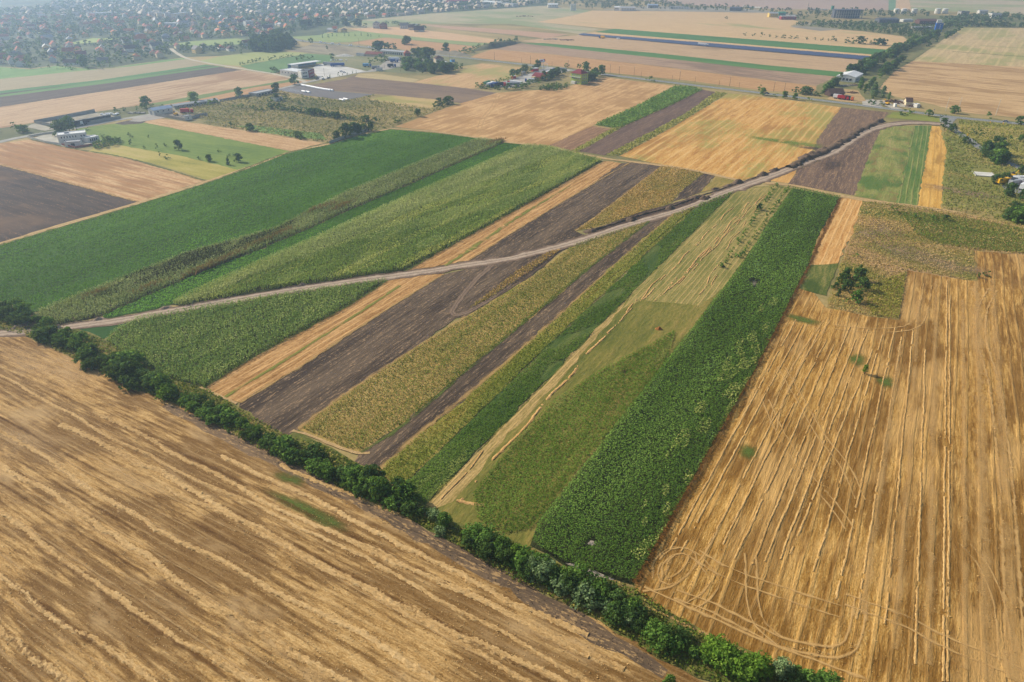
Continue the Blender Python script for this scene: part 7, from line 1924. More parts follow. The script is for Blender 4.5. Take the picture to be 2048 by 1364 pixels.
bld('hut', 'little white box at the left corner of the scrap yard', 'hut', (1789, 214.5), (1793, 214.5), 3, 2.4, 'white', 'whitemetal', 'shed')


def junk(name, u, v, rx, ry, h, m, label, cat, n=26, a=0.0):
    """pile of odd pieces"""
    rs = random.Random(int(u * 5 + v))
    b = MB()
    for i in range(n):
        t, k = rs.uniform(0, 6.28), math.sqrt(rs.random())
        x, y = rx * k * math.cos(t), ry * k * math.sin(t)
        b.box((x, y, h * (1 - k) * rs.uniform(0.3, 0.9) + 0.3), (rs.uniform(0.8, 3.2), rs.uniform(0.4, 1.6), rs.uniform(0.4, 1.3)), rs.uniform(0, 3.1))
    o = b.build(name, M[m], None)
    o.location = G(u, v) + Vector((0, 0, 0.1)); o.rotation_euler = (0, 0, a)
    return tag(o, label, cat)


junk('scrap_pile', 1784, 203.5, 9, 3, 2.2, 'scrap', 'long rusty scrap pile left of the cream house', 'scrap pile')
junk('scrap_pile', 1800, 207, 7, 3, 2.0, 'scrap', 'rusty scrap pile touching the cream house', 'scrap pile')
junk('scrap_pile', 1826, 213.5, 7, 2.5, 1.6, 'scrap', 'low scrap pile right of the cream house', 'scrap pile')
junk('timber_pile', 1705, 186.5, 5, 2.2, 1.8, 'timber', 'stack of old timber beside the works road', 'timber pile', 18)
junk('rubble_pile', 1692, 172, 10, 2.5, 1.2, 'conc', 'grey rubble below the white hangar', 'rubble', 24)
junk('rubble_pile', 1708, 171, 6, 2.2, 1.5, 'timber', 'brown rubble right below the white hangar', 'rubble', 18)
junk('scrap_pile', 1105, 79, 14, 3, 1.6, 'conc', 'heap of pale scrap in the tan field by the solar panels', 'scrap pile', 26)
junk('scrap_pile', 1135, 80.5, 12, 3, 1.4, 'scrap', 'heap of rusty scrap in the tan field by the solar panels', 'scrap pile', 22)
junk('scrap_pile', 1050, 33, 20, 5, 2.5, 'scrap', 'long dark scrap heap in the bleached grassland', 'scrap pile', 30)
junk('scrap_pile', 220, 229.5, 9, 4, 1.4, 'plastic', 'white scrap at the right end of the walled yard', 'scrap pile', 22)
junk('scrap_pile', 275, 227, 9, 2, 1.2, 'conc', 'row of grey blocks left of the blue roofed shed', 'blocks', 18)
junk('scrap_pile', 770, 121, 9, 4, 1.6, 'scrap', 'scrap beside the grey lorry park', 'scrap pile', 20)
junk('scrap_pile', 675, 121, 12, 2, 1.2, 'plastic', 'row of white things behind the concrete yard', 'scrap pile', 18)

# ------------------------------------------------------------------ industrial works
for i, (u, l) in enumerate(((1792, 'leftmost white oil tank at the works'), (1807, 'white oil tank second from the left'), (1827.5, 'white oil tank in the middle of the five'), (1874, 'white oil tank second from the right'), (1889, 'rightmost white oil tank at the works'))):
    r = empty('oil_tank', G(u, 27) + Vector((0, 0, 0.1)))
    tag(r, l, 'oil tank', 'white oil tanks at the works')
    MB().tube((0, 0, 0), (0, 0, 9.5), 6.0, 6.0, 28).build('shell', M['tank'], r)
    MB().tube((0, 0, 9.5), (0, 0, 10.3), 6.0, 0.6, 28).build('roof', M['whitemetal'], r)
    MB().box((6.15, 0, 4.8), (0.3, 0.8, 9.6)).build('ladder', M['steel'], r)
# blue tower
r, L, W = bld('tower', 'tall blue industrial tower with white lettering beside the works road', 'tower', (1868.5, 63.5), (1883, 64), 10, 13.5, 'blue', 'palegrey', 'flat')
MB().box((-1.5, 0, 16.2), (7, 7, 4.2)).build('top_house', M['whitemetal'], r)
lb = MB()
for i in range(5):
    z = 2.4 + i * 2.1
    if i % 2: lb.box((1.2, -W / 2 - 0.06, z), (1.8, 0.06, 0.5)); lb.box((0.5, -W / 2 - 0.06, z + 0.5), (0.5, 0.06, 1.4))
    else: lb.box((1.2, -W / 2 - 0.06, z), (0.5, 0.06, 1.5)); lb.box((1.2, -W / 2 - 0.06, z + 0.9), (2.0, 0.06, 0.45))
lb.build('lettering', M['whitep'], r)
# frame hall
loc, hd_, L = facade((1671, 37), (1724, 37), 26)
r = empty('frame_hall', loc, hd_)
tag(r, 'huge grey open frame hall of the works', 'hall')
MB().box((0, 0, 15.5), (L, 26, 1.2)).build('roof', M['darkmetal'], r)
MB().box((0, 6, 7.4), (L - 2, 12, 14.8)).build('core', M['skel'], r)
me = MB().box((0, 0, 7.4), (1.0, 1.0, 14.8)).mesh('column'); me.materials.append(M['conc'])
for i in range(12):
    o = bpy.data.objects.new('column', me); COL.objects.link(o); o.parent = r
    o.location = (-L / 2 + 1 + (L - 2) * i / 11, -12, 0)
for z in (5, 10): MB().box((0, -12, z), (L - 2, 0.7, 0.7)).build('beam', M['conc'], r)
for nm, l, p1, p2, W_, H_, wl, rf, rt_, rh_ in (
        ('factory_hall', 'long hall with bluish dark roof below the frame hall', (1758, 46), (1797, 46), 20, 6, 'skel', 'darkmetal', 'gable', 2.5),
        ('factory_hall', 'rusty brown hall left of the blue tower', (1838, 49), (1874, 49), 18, 6, 'rust', 'rust', 'gable', 3),
        ('factory_hall', 'low white hall below the oil tanks', (1806, 44), (1826, 43.5), 10, 4, 'white', 'whitemetal', 'flat', 0),
        ('factory_hall', 'pale grey hall below the rusty one', (1828, 59.5), (1864, 59), 10, 4, 'conc', 'palegrey', 'flat', 0),
        ('factory_hall', 'pale yellow hall at the left of the works', (1538, 34.5), (1556, 34.5), 12, 7, 'yellowmetal', 'palegrey', 'gable', 2),
        ('factory_hall', 'green hall beside the pale yellow one', (1557, 32), (1571, 32), 12, 6, 'green', 'green', 'gable', 2),
        ('factory_hall', 'white hall with red band at the left of the works', (1562, 39.5), (1592, 39.5), 12, 6, 'redwall', 'whitemetal', 'flat', 0),
        ('factory_hall', 'white hall with shallow roof beyond the bleached grassland', (1096, 15.5), (1116, 15.5), 22, 7, 'white', 'whitemetal', 'gable', 2),
        ('factory_hall', 'wide white warehouse pair beyond the big tan field', (1240, 22), (1271, 22), 26, 6.5, 'white', 'palegrey', 'gable', 2),
        ('factory_hall', 'smaller white hall at the left of the warehouse pair', (1228, 21.3), (1239, 21.5), 20, 7, 'white', 'whitemetal', 'gable', 2),
        ('factory_hall', 'blue grey hall on the far edge of the big tan field', (1296, 16), (1316, 16), 18, 6, 'greyp', 'bluemetal', 'gable', 2),
        ('factory_hall', 'low pale hall right of the blue grey one', (1338, 18), (1375, 19), 14, 5, 'white', 'palegrey', 'flat', 0),
        ('factory_hall', 'dark roofed hall on the far edge of the big tan field', (1459, 22), (1482, 22.5), 16, 6, 'skel', 'darkmetal', 'gable', 2.5),
        ('factory_hall', 'white long hall far right among trees', (1982, 37), (2002, 37), 14, 9, 'white', 'palegrey', 'flat', 0),
        ('factory_hall', 'grey square building right of the oil tanks', (1921, 31.5), (1937, 31.5), 14, 8, 'conc', 'skel', 'flat', 0),
        ('factory_hall', 'small white hall below the skyline at the far right', (1958, 28), (1975, 28), 10, 6, 'white', 'palegrey', 'gable', 2),
        ('factory_hall', 'red roofed long hall at the right end of the town', (900, 8.5), (940, 6.5), 20, 7, 'redwall', 'red', 'gable', 2),
        ('factory_hall', 'long white factory at the right end of the town', (964, 9), (1000, 12), 20, 7, 'white', 'whitemetal', 'gable', 2),
        ('factory_hall', 'second long white factory at the right end of the town', (1002, 12), (1026, 14), 18, 7, 'white', 'palegrey', 'flat', 0),
        ('factory_hall', 'white building behind the red roofed hall', (860, 6), (885, 4), 18, 8, 'white', 'palegrey', 'flat', 0),
        ('school_hall', 'long white hall with dark end in the village', (330, 55), (366, 54), 14, 6.5, 'white', 'whitemetal', 'flat', 0),
        ('school_hall', 'hall with dark blue roof in the village', (367, 54.5), (384, 52.5), 14, 7, 'white', 'darkmetal', 'gable', 3),
        ('school_hall', 'very long pale hall deep in the town', (183, 34.5), (236, 32), 22, 7, 'white', 'palegrey', 'flat', 0),
        ('apartment_block', 'pale apartment block standing above the village roofs', (494, 59.5), (509, 58.5), 12, 13, 'white', 'palegrey', 'flat', 0),
        ('apartment_block', 'leftmost pale apartment block of the row deep in the town', (300, 38), (312, 37.5), 12, 12, 'white', 'palegrey', 'flat', 0),
        ('apartment_block', 'middle pale apartment block of the row deep in the town', (316, 39), (328, 38.5), 12, 12, 'cream', 'palegrey', 'flat', 0),
        ('apartment_block', 'right pale apartment block of the row deep in the town', (332, 40), (344, 39.5), 12, 12, 'white', 'palegrey', 'flat', 0),
        ('apartment_block', 'cream curved row block right of the pale apartment row', (355, 40), (384, 36), 12, 11, 'cream', 'palegrey', 'flat', 0),
        ('house', 'white house with red roof at the town edge by the meadow', (666, 65), (674, 65), 9, 6, 'white', 'terracotta', 'gable', 3.5),
        ('house', 'low pale house left of the red roofed one at the meadow', (654, 63.5), (664, 64), 8, 3.5, 'white', 'palegrey', 'gable', 2),
        ('house', 'ochre house right of the red roofed one at the meadow', (682, 65), (693, 65), 8, 4, 'yellow', 'darkbrown', 'hip', 2.5),
        ('house', 'white two storey house with dark hipped roof in the fields', (746, 57), (759, 57), 11, 8, 'white', 'grey', 'hip', 4),
        ('house', 'unfinished brick house with dark roof in the fields', (759.5, 58), (773, 58), 11, 7, 'brick', 'darkbrown', 'hip', 4),
        ('house', 'house with blue grey roof in the middle of the field houses', (800, 57.5), (816, 57.5), 10, 5, 'white', 'grey', 'gable', 4.5),
        ('house', 'dark roofed cottage next to the steep gabled pair', (817, 60), (828, 60), 9, 4, 'cream', 'darkbrown', 'gable', 4.5),
        ('house', 'left steep gabled house at the lower end of the field houses', (828, 64), (837, 64), 9, 3, 'cream', 'darkbrown', 'gable', 6),
        ('house', 'right steep gabled house at the lower end of the field houses', (838, 63.5), (848, 63.5), 9, 3, 'white', 'darkbrown', 'gable', 6),
        ('house', 'small white garage behind the field houses', (820, 52.5), (832, 53), 8, 3, 'white', 'whitemetal', 'flat', 0)):
    r, L, W = bld(nm, l, 'house' if nm == 'house' else 'building', p1, p2, W_, H_, wl, rf, rt_, rh_)
    if nm == 'apartment_block':
        for z in (2, 5, 8, 10.6):
            windows(r, L, W, 'front', 4, z, 1.4, 1.3)
    elif H_ >= 5 and nm != 'house':
        windows(r, L, W, 'front', max(3, int(L / 7)), H_ * 0.6, 2.6, 1.6)
    elif nm == 'house' and H_ >= 5:
        windows(r, L, W, 'front', 3, H_ - 1.6, 1.3, 1.3); windows(r, L, W, 'front', 3, 1.7, 1.3, 1.3)
# silos and chimney
for i, (u, l) in enumerate(((1142, 'left concrete silo beyond the bleached grassland'), (1146, 'middle concrete silo beyond the bleached grassland'), (1150, 'right concrete silo beyond the bleached grassland'))):
    r = empty('silo', G(u, 21) + Vector((0, 0, 0.1)))
    tag(r, l, 'silo', 'concrete silos beyond the grassland')
    MB().tube((0, 0, 0), (0, 0, 13), 2.2, 2.2, 16).build('shell', M['tank'], r)
    MB().tube((0, 0, 13), (0, 0, 14.6), 2.2, 0.3, 16).build('cap', M['palegrey'], r)
r = empty('chimney', G(1615, 20) + Vector((0, 0, 0.1)))
tag(r, 'thin pale chimney near the left of the works', 'chimney')
MB().tube((0, 0, 0), (0, 0, 16), 0.8, 0.5, 10).build('shaft', M['conc'], r)
MB().tube((0, 0, 0), (0, 0, 1.6), 1.3, 1.3, 10).build('base', M['brick'], r)
r = empty('silo', G(1664, 22) + Vector((0, 0, 0.1)))
tag(r, 'greenish batching tower left of the frame hall', 'tower')
MB().box((0, 0, 7), (5, 5, 8)).build('hopper', M['green'], r)
for x in (-2, 2):
    for y in (-2, 2): MB().tube((x, y, 0), (x, y, 3), 0.25).build('leg', M['steel'], r)
# goods wagons on the far railway
wag = MB().box((0, 0, 2.3), (12, 2.8, 2.8)); wag_me = wag.mesh('wagon_body'); wag_me.materials.append(M['tank'])
for (u0, v0, u1, v1, n, part_) in ((1490, 15.5, 1528, 18.0, 4, 'left'), (1625, 20.5, 1655, 21.5, 3, 'right')):
    A, B = G(u0, v0), G(u1, v1)
    a = math.atan2((B - A).y, (B - A).x)
    for i in range(n):
        r = empty('goods_wagon', A + (B - A).normalized() * (13.4 * i) + Vector((0, 0, 0.1)), a)
        tag(r, f'pale goods wagon, {["first", "second", "third", "fourth"][i]} from the left in the {part_} far train', 'wagon', f'wagons of the {part_} far train')
        o = bpy.data.objects.new('wagon_body', wag_me); COL.objects.link(o); o.parent = r
        MB().box((0, 0, 0.5), (10.5, 2.0, 0.7)).build('bogie_frame', M['darkp'], r)

# ------------------------------------------------------------------ solar arrays
pv = NT('solar_cells', 0.35)
pv.b.inputs['Specular IOR Level'].default_value = 0.35
br_ = pv.n('ShaderNodeTexBrick', offset=0.0)
pv.set(br_.inputs['Vector'], pv.coord())
br_.inputs['Color1'].default_value = lin((62, 76, 108)); br_.inputs['Color2'].default_value = lin((56, 68, 98)); br_.inputs['Mortar'].default_value = lin((96, 106, 136))
br_.inputs['Scale'].default_value = 1.0; br_.inputs['Mortar Size'].default_value = 0.04; br_.inputs['Brick Width'].default_value = 1.0; br_.inputs['Row Height'].default_value = 1.7
pv.color(br_.outputs[0])
SA, SB = G(1161, 70), G(1742, 119)
n_arr = 24
sd_ = (SB - SA)
sh = math.atan2(sd_.y, sd_.x)
al = sd_.length / n_arr
rows_n = 6
pan_me = None
for i in range(n_arr):
    c = SA + sd_ * ((i + 0.5) / n_arr)
    t = i / (n_arr - 1)
    wv = 26 * (0.45 + 0.55 * min(1, t * 2.2))
    r = empty('solar_array', c + Vector((0, 0, 0.1)), sh + 0.02)
    nth = ['first', 'second', 'third', 'fourth', 'fifth', 'sixth', 'seventh', 'eighth', 'ninth', 'tenth', 'eleventh', 'twelfth']
    tag(r, f'dark blue solar array, {nth[i] if i < 12 else nth[n_arr - 1 - i]} from the {"left" if i < 12 else "right"} end of the strip', 'solar array', 'solar arrays in the far fields')
    if pan_me is None:
        pm_ = MB()
        pm_.face([(-al / 2 + 0.4, -1.9, 0.9), (al / 2 - 0.4, -1.9, 0.9), (al / 2 - 0.4, 1.9, 2.3), (-al / 2 + 0.4, 1.9, 2.3)])
        pm_.face([(-al / 2 + 0.4, -1.9, 0.82), (-al / 2 + 0.4, 1.9, 2.22), (al / 2 - 0.4, 1.9, 2.22), (al / 2 - 0.4, -1.9, 0.82)])
        pan_me = pm_.mesh('solar_panel'); pan_me.materials.append(pv.m)
        lg = MB()
        for x in (-al / 3, 0, al / 3): lg.box((x, 0, 0.7), (0.12, 0.12, 1.4))
        leg_me = lg.mesh('support'); leg_me.materials.append(M['steel'])
    k = max(3, int(round(wv / 4.6)))
    for j in range(k):
        o = bpy.data.objects.new('solar_panel', pan_me); COL.objects.link(o); o.parent = r
        o.location = (0, (j - (k - 1) / 2) * 4.6, 0)
        o = bpy.data.objects.new('support', leg_me); COL.objects.link(o); o.parent = r
        o.location = (0, (j - (k - 1) / 2) * 4.6, 0)

# ------------------------------------------------------------------ poles
def pole(u, v, h, label, group, m='wood', arm=True, r0=0.17):
    r = empty('utility_pole', G(u, v) + Vector((0, 0, 0.1)), ROAD_H + 0.2)
    tag(r, label, 'utility pole', group)
    MB().tube((0, 0, 0), (0, 0, h), r0, r0 * 0.65, 8).build('shaft', M[m], r)
    if arm:
        MB().box((0, 0, h - 0.6), (0.16, 2.2, 0.16)).build('crossarm', M['steel'], r)
        q = MB()
        for y in (-0.95, 0.95): q.tube((0, y, h - 0.5), (0, y, h - 0.1), 0.07, 0.05, 6)
        q.tube((0, 0, h), (0, 0, h + 0.35), 0.07, 0.05, 6)
        q.build('insulator', M['whitep'], r)


PG = 'wooden poles along the main road'
for (u, v, l) in ((1061, 128, 'tall wooden pole above the billboard'), (1136, 137, 'tall wooden pole above the truck stop entrance'), (1220, 147, 'tall wooden pole right of the green building'), (1238, 150, 'first pole of the close pair on the main road'), (1268, 151, 'second pole of the close pair on the main road'),
                  (1359, 161, 'tall wooden pole at the middle of the orange stubble'), (1459, 172.5, 'tall wooden pole toward the dark car'), (1547, 183, 'left of the two poles at the right end of the orange stubble'), (1568, 185, 'right of the two poles at the right end of the orange stubble'),
                  (989, 120, 'tall wooden pole left of the billboard'), (950, 108, 'tall wooden pole by the embankment'), (899, 120, 'tall wooden pole beside the pale roadside house'), (823, 101, 'tall wooden pole above the red hipped roof'), (811, 128, 'pole in the roadside lorry park'), (768, 95, 'pole on the verge left of the garage row'), (718, 89.5, 'pole beside the road by the light green meadow'), (723, 70, 'pole on the light green meadow')):
    pole(u, v, 9.5, l, PG)
SG = 'short poles along the main road'
for (u, v, l) in ((1043, 126.5, 'short pole left of the tall pole above the billboard'), (1104, 133, 'short pole between the two tall poles at the truck stop'), (1210, 145.5, 'short pole left of the pole by the green building'), (1282, 155, 'short pole right of the close pair'), (1344, 162, 'short pole left of the middle pole'), (1390, 165, 'short pole right of the middle pole'),
                  (1438, 172, 'short pole left of the pole toward the dark car'), (1478, 176, 'short pole right of the pole toward the dark car'), (845, 106, 'short pole at the bank'), (649, 152, 'lamp pole in the warehouse yard'), (801, 143.5, 'pale pole on the fallow below the lorry park'), (769, 137, 'pale pole on the service road bend')):
    pole(u, v, 6.0 if v < 140 or u > 900 else 8.5, l, SG, arm=False, r0=0.13)
CG = 'pale concrete poles beside the main road at the right'
for (u, v, h, l) in ((1891, 222, 11, 'left leaning pale concrete pole above the junction'), (1916, 221.5, 11, 'middle pale concrete pole above the junction'), (1991, 231, 13, 'tall pale concrete pole nearest the right edge')):
    pole(u, v, h, l, CG, 'polec', True, 0.22)
for (u, v, l) in ((1980, 247, 'yellow marker post below the main road'), (2006, 249, 'second yellow marker post below the main road'), (1935, 272, 'yellow marker post beside the side road')):
    o = MB().box((0, 0, 0.7), (0.35, 0.35, 1.4)).box((0, 0, 1.5), (0.5, 0.5, 0.25)).build('marker_post', M['yellowp'])
    o.location = G(u, v) + Vector((0, 0, 0.1)); tag(o, l, 'marker post', 'yellow marker posts')
r = empty('road_sign', G(1866, 228) + Vector((0, 0, 0.1)), ROAD_H + math.pi / 2)
tag(r, 'blue road sign beside the main road before the junction', 'road sign')
MB().tube((0, 0, 0), (0, 0, 4), 0.08).build('post', M['steel'], r)
MB().box((0, -0.1, 3.4), (2.0, 0.08, 1.4)).build('panel', M['bluep'], r)

# ------------------------------------------------------------------ vehicles
wheel_me = MB().tube((0, -0.14, 0), (0, 0.14, 0), 0.36, 0.36, 12).mesh('wheel'); wheel_me.materials.append(M['rubber'])
wheel_big = MB().tube((0, -0.2, 0), (0, 0.2, 0), 0.52, 0.52, 12).mesh('wheel'); wheel_big.materials.append(M['rubber'])


def wheels(r, xs, y, me, rad):
    for x in xs:
        for s in (-1, 1):
            o = bpy.data.objects.new('wheel', me); COL.objects.link(o); o.parent = r
            o.location = (x, s * y, rad)


_car = {}


def car(u, v, a, paint_, label, group=None, van=False):
    r = empty('car' if not van else 'van', G(u, v) + Vector((0, 0, 0.33)), a)
    tag(r, label, 'van' if van else 'car', group)
    if (paint_, van) not in _car:
        b = MB()
        if van:
            b.box((0, 0, 1.15), (5.2, 1.9, 1.6), taper=0.94); b.box((0, 0, 0.55), (5.4, 1.95, 0.5))
            g_ = MB().box((0.9, 0, 1.55), (2.2, 1.94, 0.5), taper=0.96)
        else:
            b.box((0, 0, 0.58), (4.3, 1.75, 0.55), taper=0.95); b.box((-0.15, 0, 1.36), (1.7, 1.4, 0.06))
            g_ = MB().box((-0.15, 0, 1.09), (2.5, 1.6, 0.5), taper=0.74)
        bm1, gm1 = b.mesh('body'), g_.mesh('window')
        bm1.materials.append(M[paint_]); gm1.materials.append(M['glass'])
        _car[(paint_, van)] = (bm1, gm1)
    for nm, me in zip(('body', 'window'), _car[(paint_, van)]):
        o = bpy.data.objects.new(nm, me); COL.objects.link(o); o.parent = r
    wheels(r, (-1.35, 1.35), 0.8, wheel_me, 0.36)
    return r


_trk = {}


def truck(u, v, a, cabp, boxp, label, group=None, tanker=False, rigid=False, cab_at=1):
    r = empty('lorry', G(u, v) + Vector((0, 0, 0.25)), a if cab_at > 0 else a + math.pi)
    tag(r, label, 'lorry', group)
    key = (cabp, boxp, tanker, rigid)
    if key not in _trk:
        l = 7.0 if rigid else 13.4
        b = MB()
        if tanker: b.tube((-l / 2 - 1, 0, 2.3), (l / 2 - 1.2, 0, 2.3), 1.25, 1.25, 14)
        else: b.box((-1.2, 0, 2.5), (l, 2.5, 2.7))
        bx = b.mesh('trailer'); bx.materials.append(M[boxp])
        c = MB().box((l / 2 + 0.9, 0, 1.85), (2.1, 2.4, 2.7), taper=0.93).mesh('cab'); c.materials.append(M[cabp])
        w = MB().box((l / 2 + 1.92, 0, 2.35), (0.16, 2.1, 0.9)).mesh('windscreen'); w.materials.append(M['glass'])
        ch = MB().box((-0.4, 0, 0.95), (l + 2.4, 1.0, 0.3)).mesh('chassis'); ch.materials.append(M['darkp'])
        _trk[key] = (bx, c, w, ch, l)
    bx, c, w, ch, l = _trk[key]
    for nm, me in (('trailer', bx), ('cab', c), ('windscreen', w), ('chassis', ch)):
        o = bpy.data.objects.new(nm, me); COL.objects.link(o); o.parent = r
    wheels(r, (-l / 2 + 0.5, -l / 2 + 1.9, l / 2 - 1.5, l / 2 + 0.9), 1.05, wheel_big, 0.52)
    return r


TD = ang(968, 172, 990, 165)
TG = 'lorries at the truck stop'
truck(972, 171, TD, 'yellowp', 'greenp', 'lorry with green trailer and yellow end at the left of the truck stop', TG, cab_at=-1)
truck(982, 172.5, TD, 'whitep', 'whitep', 'white lorry second from the left at the truck stop', TG)
truck(991, 173.5, TD, 'bluep', 'navy', 'dark blue lorry third from the left at the truck stop', TG)
truck(1002, 172.5, ang(1002, 173, 1012, 172), 'redp', 'darkp', 'red tractor lorry in the middle of the truck stop', TG, rigid=True)
truck(1024, 173, ang(1034, 172, 1014, 172.5), 'redp', 'greyp', 'grey trailer with red cab at the lower rim of the truck stop', TG)
truck(1030, 170, ang(1040, 171, 1020, 169), 'redp', 'whitep', 'white trailer with red cab behind the grey one', TG)
truck(1060, 164, ang(1068, 164, 1052, 164), 'bluep', 'whitep', 'blue and white tanker lorry before the orange roadhouse', TG, rigid=True, tanker=True)
truck(1068, 161.5, TD, 'whitep', 'beigep', 'beige lorry beside the orange roadhouse', TG, rigid=True)
truck(1095, 152, ang(1090, 153, 1100, 152), 'orangep', 'orangep', 'orange lorry right of the roadhouse', TG, rigid=True)
truck(1097, 149, TD, 'whitep', 'whitep', 'white lorry behind the orange one', TG)
truck(1106, 149, TD, 'bluep', 'cyanp', 'light blue lorry right of the white one', TG, rigid=True)
truck(1108, 144.5, TD, 'bluep', 'bluep', 'blue grey lorry near the main road end', TG, rigid=True)
truck(1120, 143, ang(1130, 144, 1110, 142.5), 'darkp', 'greyp', 'large pale trailer standing beside the main road', TG)
YG = 'lorries in the warehouse yard'
truck(658, 131.5, ang(650, 130.5, 668, 132), 'bluep', 'greyp', 'grey lorry at the far side of the concrete yard', YG)
truck(676, 133, ang(686, 132.5, 668, 133), 'bluep', 'bluep', 'blue lorry at the far side of the concrete yard', YG)
truck(790, 121, ang(780, 121, 800, 121), 'bluep', 'whitep', 'white lorry on the grey lorry park', 'lorries on the lorry park')
truck(788, 125, ang(780, 125, 796, 125), 'bluep', 'bluep', 'dark blue lorry before the white one on the lorry park', 'lorries on the lorry park', rigid=True)
truck(783, 134.5, ang(776, 135, 792, 134), 'bluep', 'darkp', 'blue and dark lorry on the lower lorry park', 'lorries on the lorry park', rigid=True)
truck(734, 134, ang(728, 134, 742, 134), 'bluep', 'cyanp', 'light blue lorry at the left of the lorry park', 'lorries on the lorry park', rigid=True)
truck(750, 138, ang(742, 139, 758, 137.5), 'greyp', 'greyp', 'grey tank lorry beside the service road', 'lorries on the lorry park', tanker=True, rigid=True)
WA = ang(157, 251, 205, 242)
for (u, v, c1, c2, l) in ((157, 251.5, 'greyp', 'darkp', 'dark lorry at the left of the row outside the walled yard'), (182, 247, 'whitep', 'darkp', 'dark trailer with white cab in the row outside the walled yard'), (203, 243, 'whitep', 'darkp', 'black trailer with white cab at the right of the row')):
    truck(u, v, WA, c1, c2, l, 'lorries outside the walled yard', cab_at=-1)
truck(1676, 198, ROAD_H, 'whitep', 'whitep', 'white lorry before the dark brown barn', 'lorries by the brown barn', rigid=True)
truck(1685, 199.5, ROAD_H, 'redp', 'redp', 'red lorry before the dark brown barn', 'lorries by the brown barn', rigid=True)
truck(1694, 200.5, ROAD_H, 'orangep', 'darkp', 'orange and dark lorry right of the red one', 'lorries by the brown barn', rigid=True)
truck(1204, 77, ROAD_H, 'bluep', 'yellowp', 'blue cab lorry with orange yellow load by the solar panels', None, rigid=True, cab_at=-1)
van_l = car(1236, 79, ROAD_H, 'whitep', 'white van in the tan field by the solar panels', None, True)
truck(1406, 92, ROAD_H, 'whitep', 'whitep', 'white lorry below the middle of the solar panels', None)
ra = ang(606, 82, 664, 88)
for (u, v, l, vn) in ((607, 83, 'white car farthest left on the main road by the village', False), (641, 85.5, 'white van leading the group on the main road', True), (650, 86.3, 'white car behind the leading white van', False), (665, 88.3, 'white car by the small tree on the main road', True), (679, 89.2, 'white car right of the pole on the main road', False),
                      (701, 91.8, 'white van above the fallow on the main road', True), (717, 93.5, 'pale car on the main road before the garage row', False), (739, 96, 'white van on the main road just before the garage row', True)):
    car(u, v, ra, 'whitep', l, 'cars on the main road by the village', vn)
car(2011, 244.5, ang(1898, 233.5, 2048, 248.5), 'greyp', 'silver car on the main road at the right')
car(1534, 188, ROAD_H, 'darkp', 'dark car on the main road beside the round verge tree')
car(1747, 206.5, ang(1740, 203, 1752, 209), 'whitep', 'white car turning at the works road')
for i, (u, v) in enumerate(((1820, 83), (1826, 82), (1834, 81.5), (1841, 80.5), (1848, 81))):
    car(u, v, ROAD_H + (i % 2), ['whitep', 'greyp', 'whitep', 'bluep', 'whitep'][i], ['white car at the left of the little yard in the belt', 'grey car second from left in the little yard in the belt', 'white car in the middle of the little yard in the belt', 'blue car in the little yard in the belt', 'white car at the right of the little yard in the belt'][i], 'cars in the little yard in the belt')
bld('house', 'small pale house by the little yard in the tree belt', 'house', (1844, 78), (1856, 78), 8, 3.5, 'cream', 'palegrey', 'hip', 2)
for i, (u, v) in enumerate(((634, 159), (646, 159.5), (657, 157.5), (682, 144), (688, 146))):
    car(u, v, ang(622, 161, 690, 149), ['darkp', 'whitep', 'greyp', 'whitep', 'whitep'][i], ['dark car below the red office block', 'white car right below the red office block', 'grey car along the warehouse fence', 'white car alone on the concrete yard', 'second white car alone on the concrete yard'][i], 'cars by the warehouse')


def excavator(u, v, a, label, pt='yellowp'):
    r = empty('excavator', G(u, v) + Vector((0, 0, 0.1)), a)
    tag(r, label, 'excavator')
    MB().box((-0.2, 0, 1.7), (3.0, 2.4, 1.2)).build('body', M[pt], r)
    MB().box((0.9, 0.6, 2.7), (1.3, 1.1, 1.4), taper=0.9).build('cab', M['glass'], r)
    for y in (-1.1, 1.1): MB().box((0, y, 0.5), (3.6, 0.6, 0.9), taper=0.9).build('track', M['rubber'], r)
    MB().tube((1.2, -0.4, 2.0), (3.8, -0.4, 4.4), 0.28, 0.22, 6).build('boom', M[pt], r)
    MB().tube((3.8, -0.4, 4.4), (5.6, -0.4, 1.6), 0.2, 0.16, 6).build('stick', M[pt], r)
    MB().box((5.6, -0.4, 1.1), (0.9, 1.0, 0.8), taper=0.7).build('bucket', M['steel'], r)


excavator(366, 226, 0.6, 'yellow excavator in the machine yard by the blue roofed shed')
excavator(352, 231, 2.4, 'dark yellow excavator at the front of the machine yard')
excavator(1774, 209.5, 2.0, 'yellow excavator left of the scrap yard')
excavator(2024, 356, 0.5, 'yellow excavator on the pinkish rubble heap')
truck(374, 227, 0.2, 'redp', 'redp', 'red lorry in the machine yard', None, rigid=True)
RG = 'vehicles on the hard standing at the right edge'
truck(2006, 369, ang(2000, 369, 2014, 368), 'yellowp', 'yellowp', 'bright yellow lorry on the hard standing at the right edge', RG, rigid=True)
truck(2024, 370, ang(2016, 372, 2030, 366), 'whitep', 'darkp', 'dark lorry beside the bright yellow one', RG, rigid=True)
truck(2030, 373, ang(2020, 374, 2040, 372), 'greyp', 'greyp', 'grey lorry in front of the containers', RG, rigid=True)
cont = MB().box((0, 0, 1.3), (6.1, 2.4, 2.6)); cont_me = cont.mesh('shell'); cont_me.materials.append(M['whitemetal'])
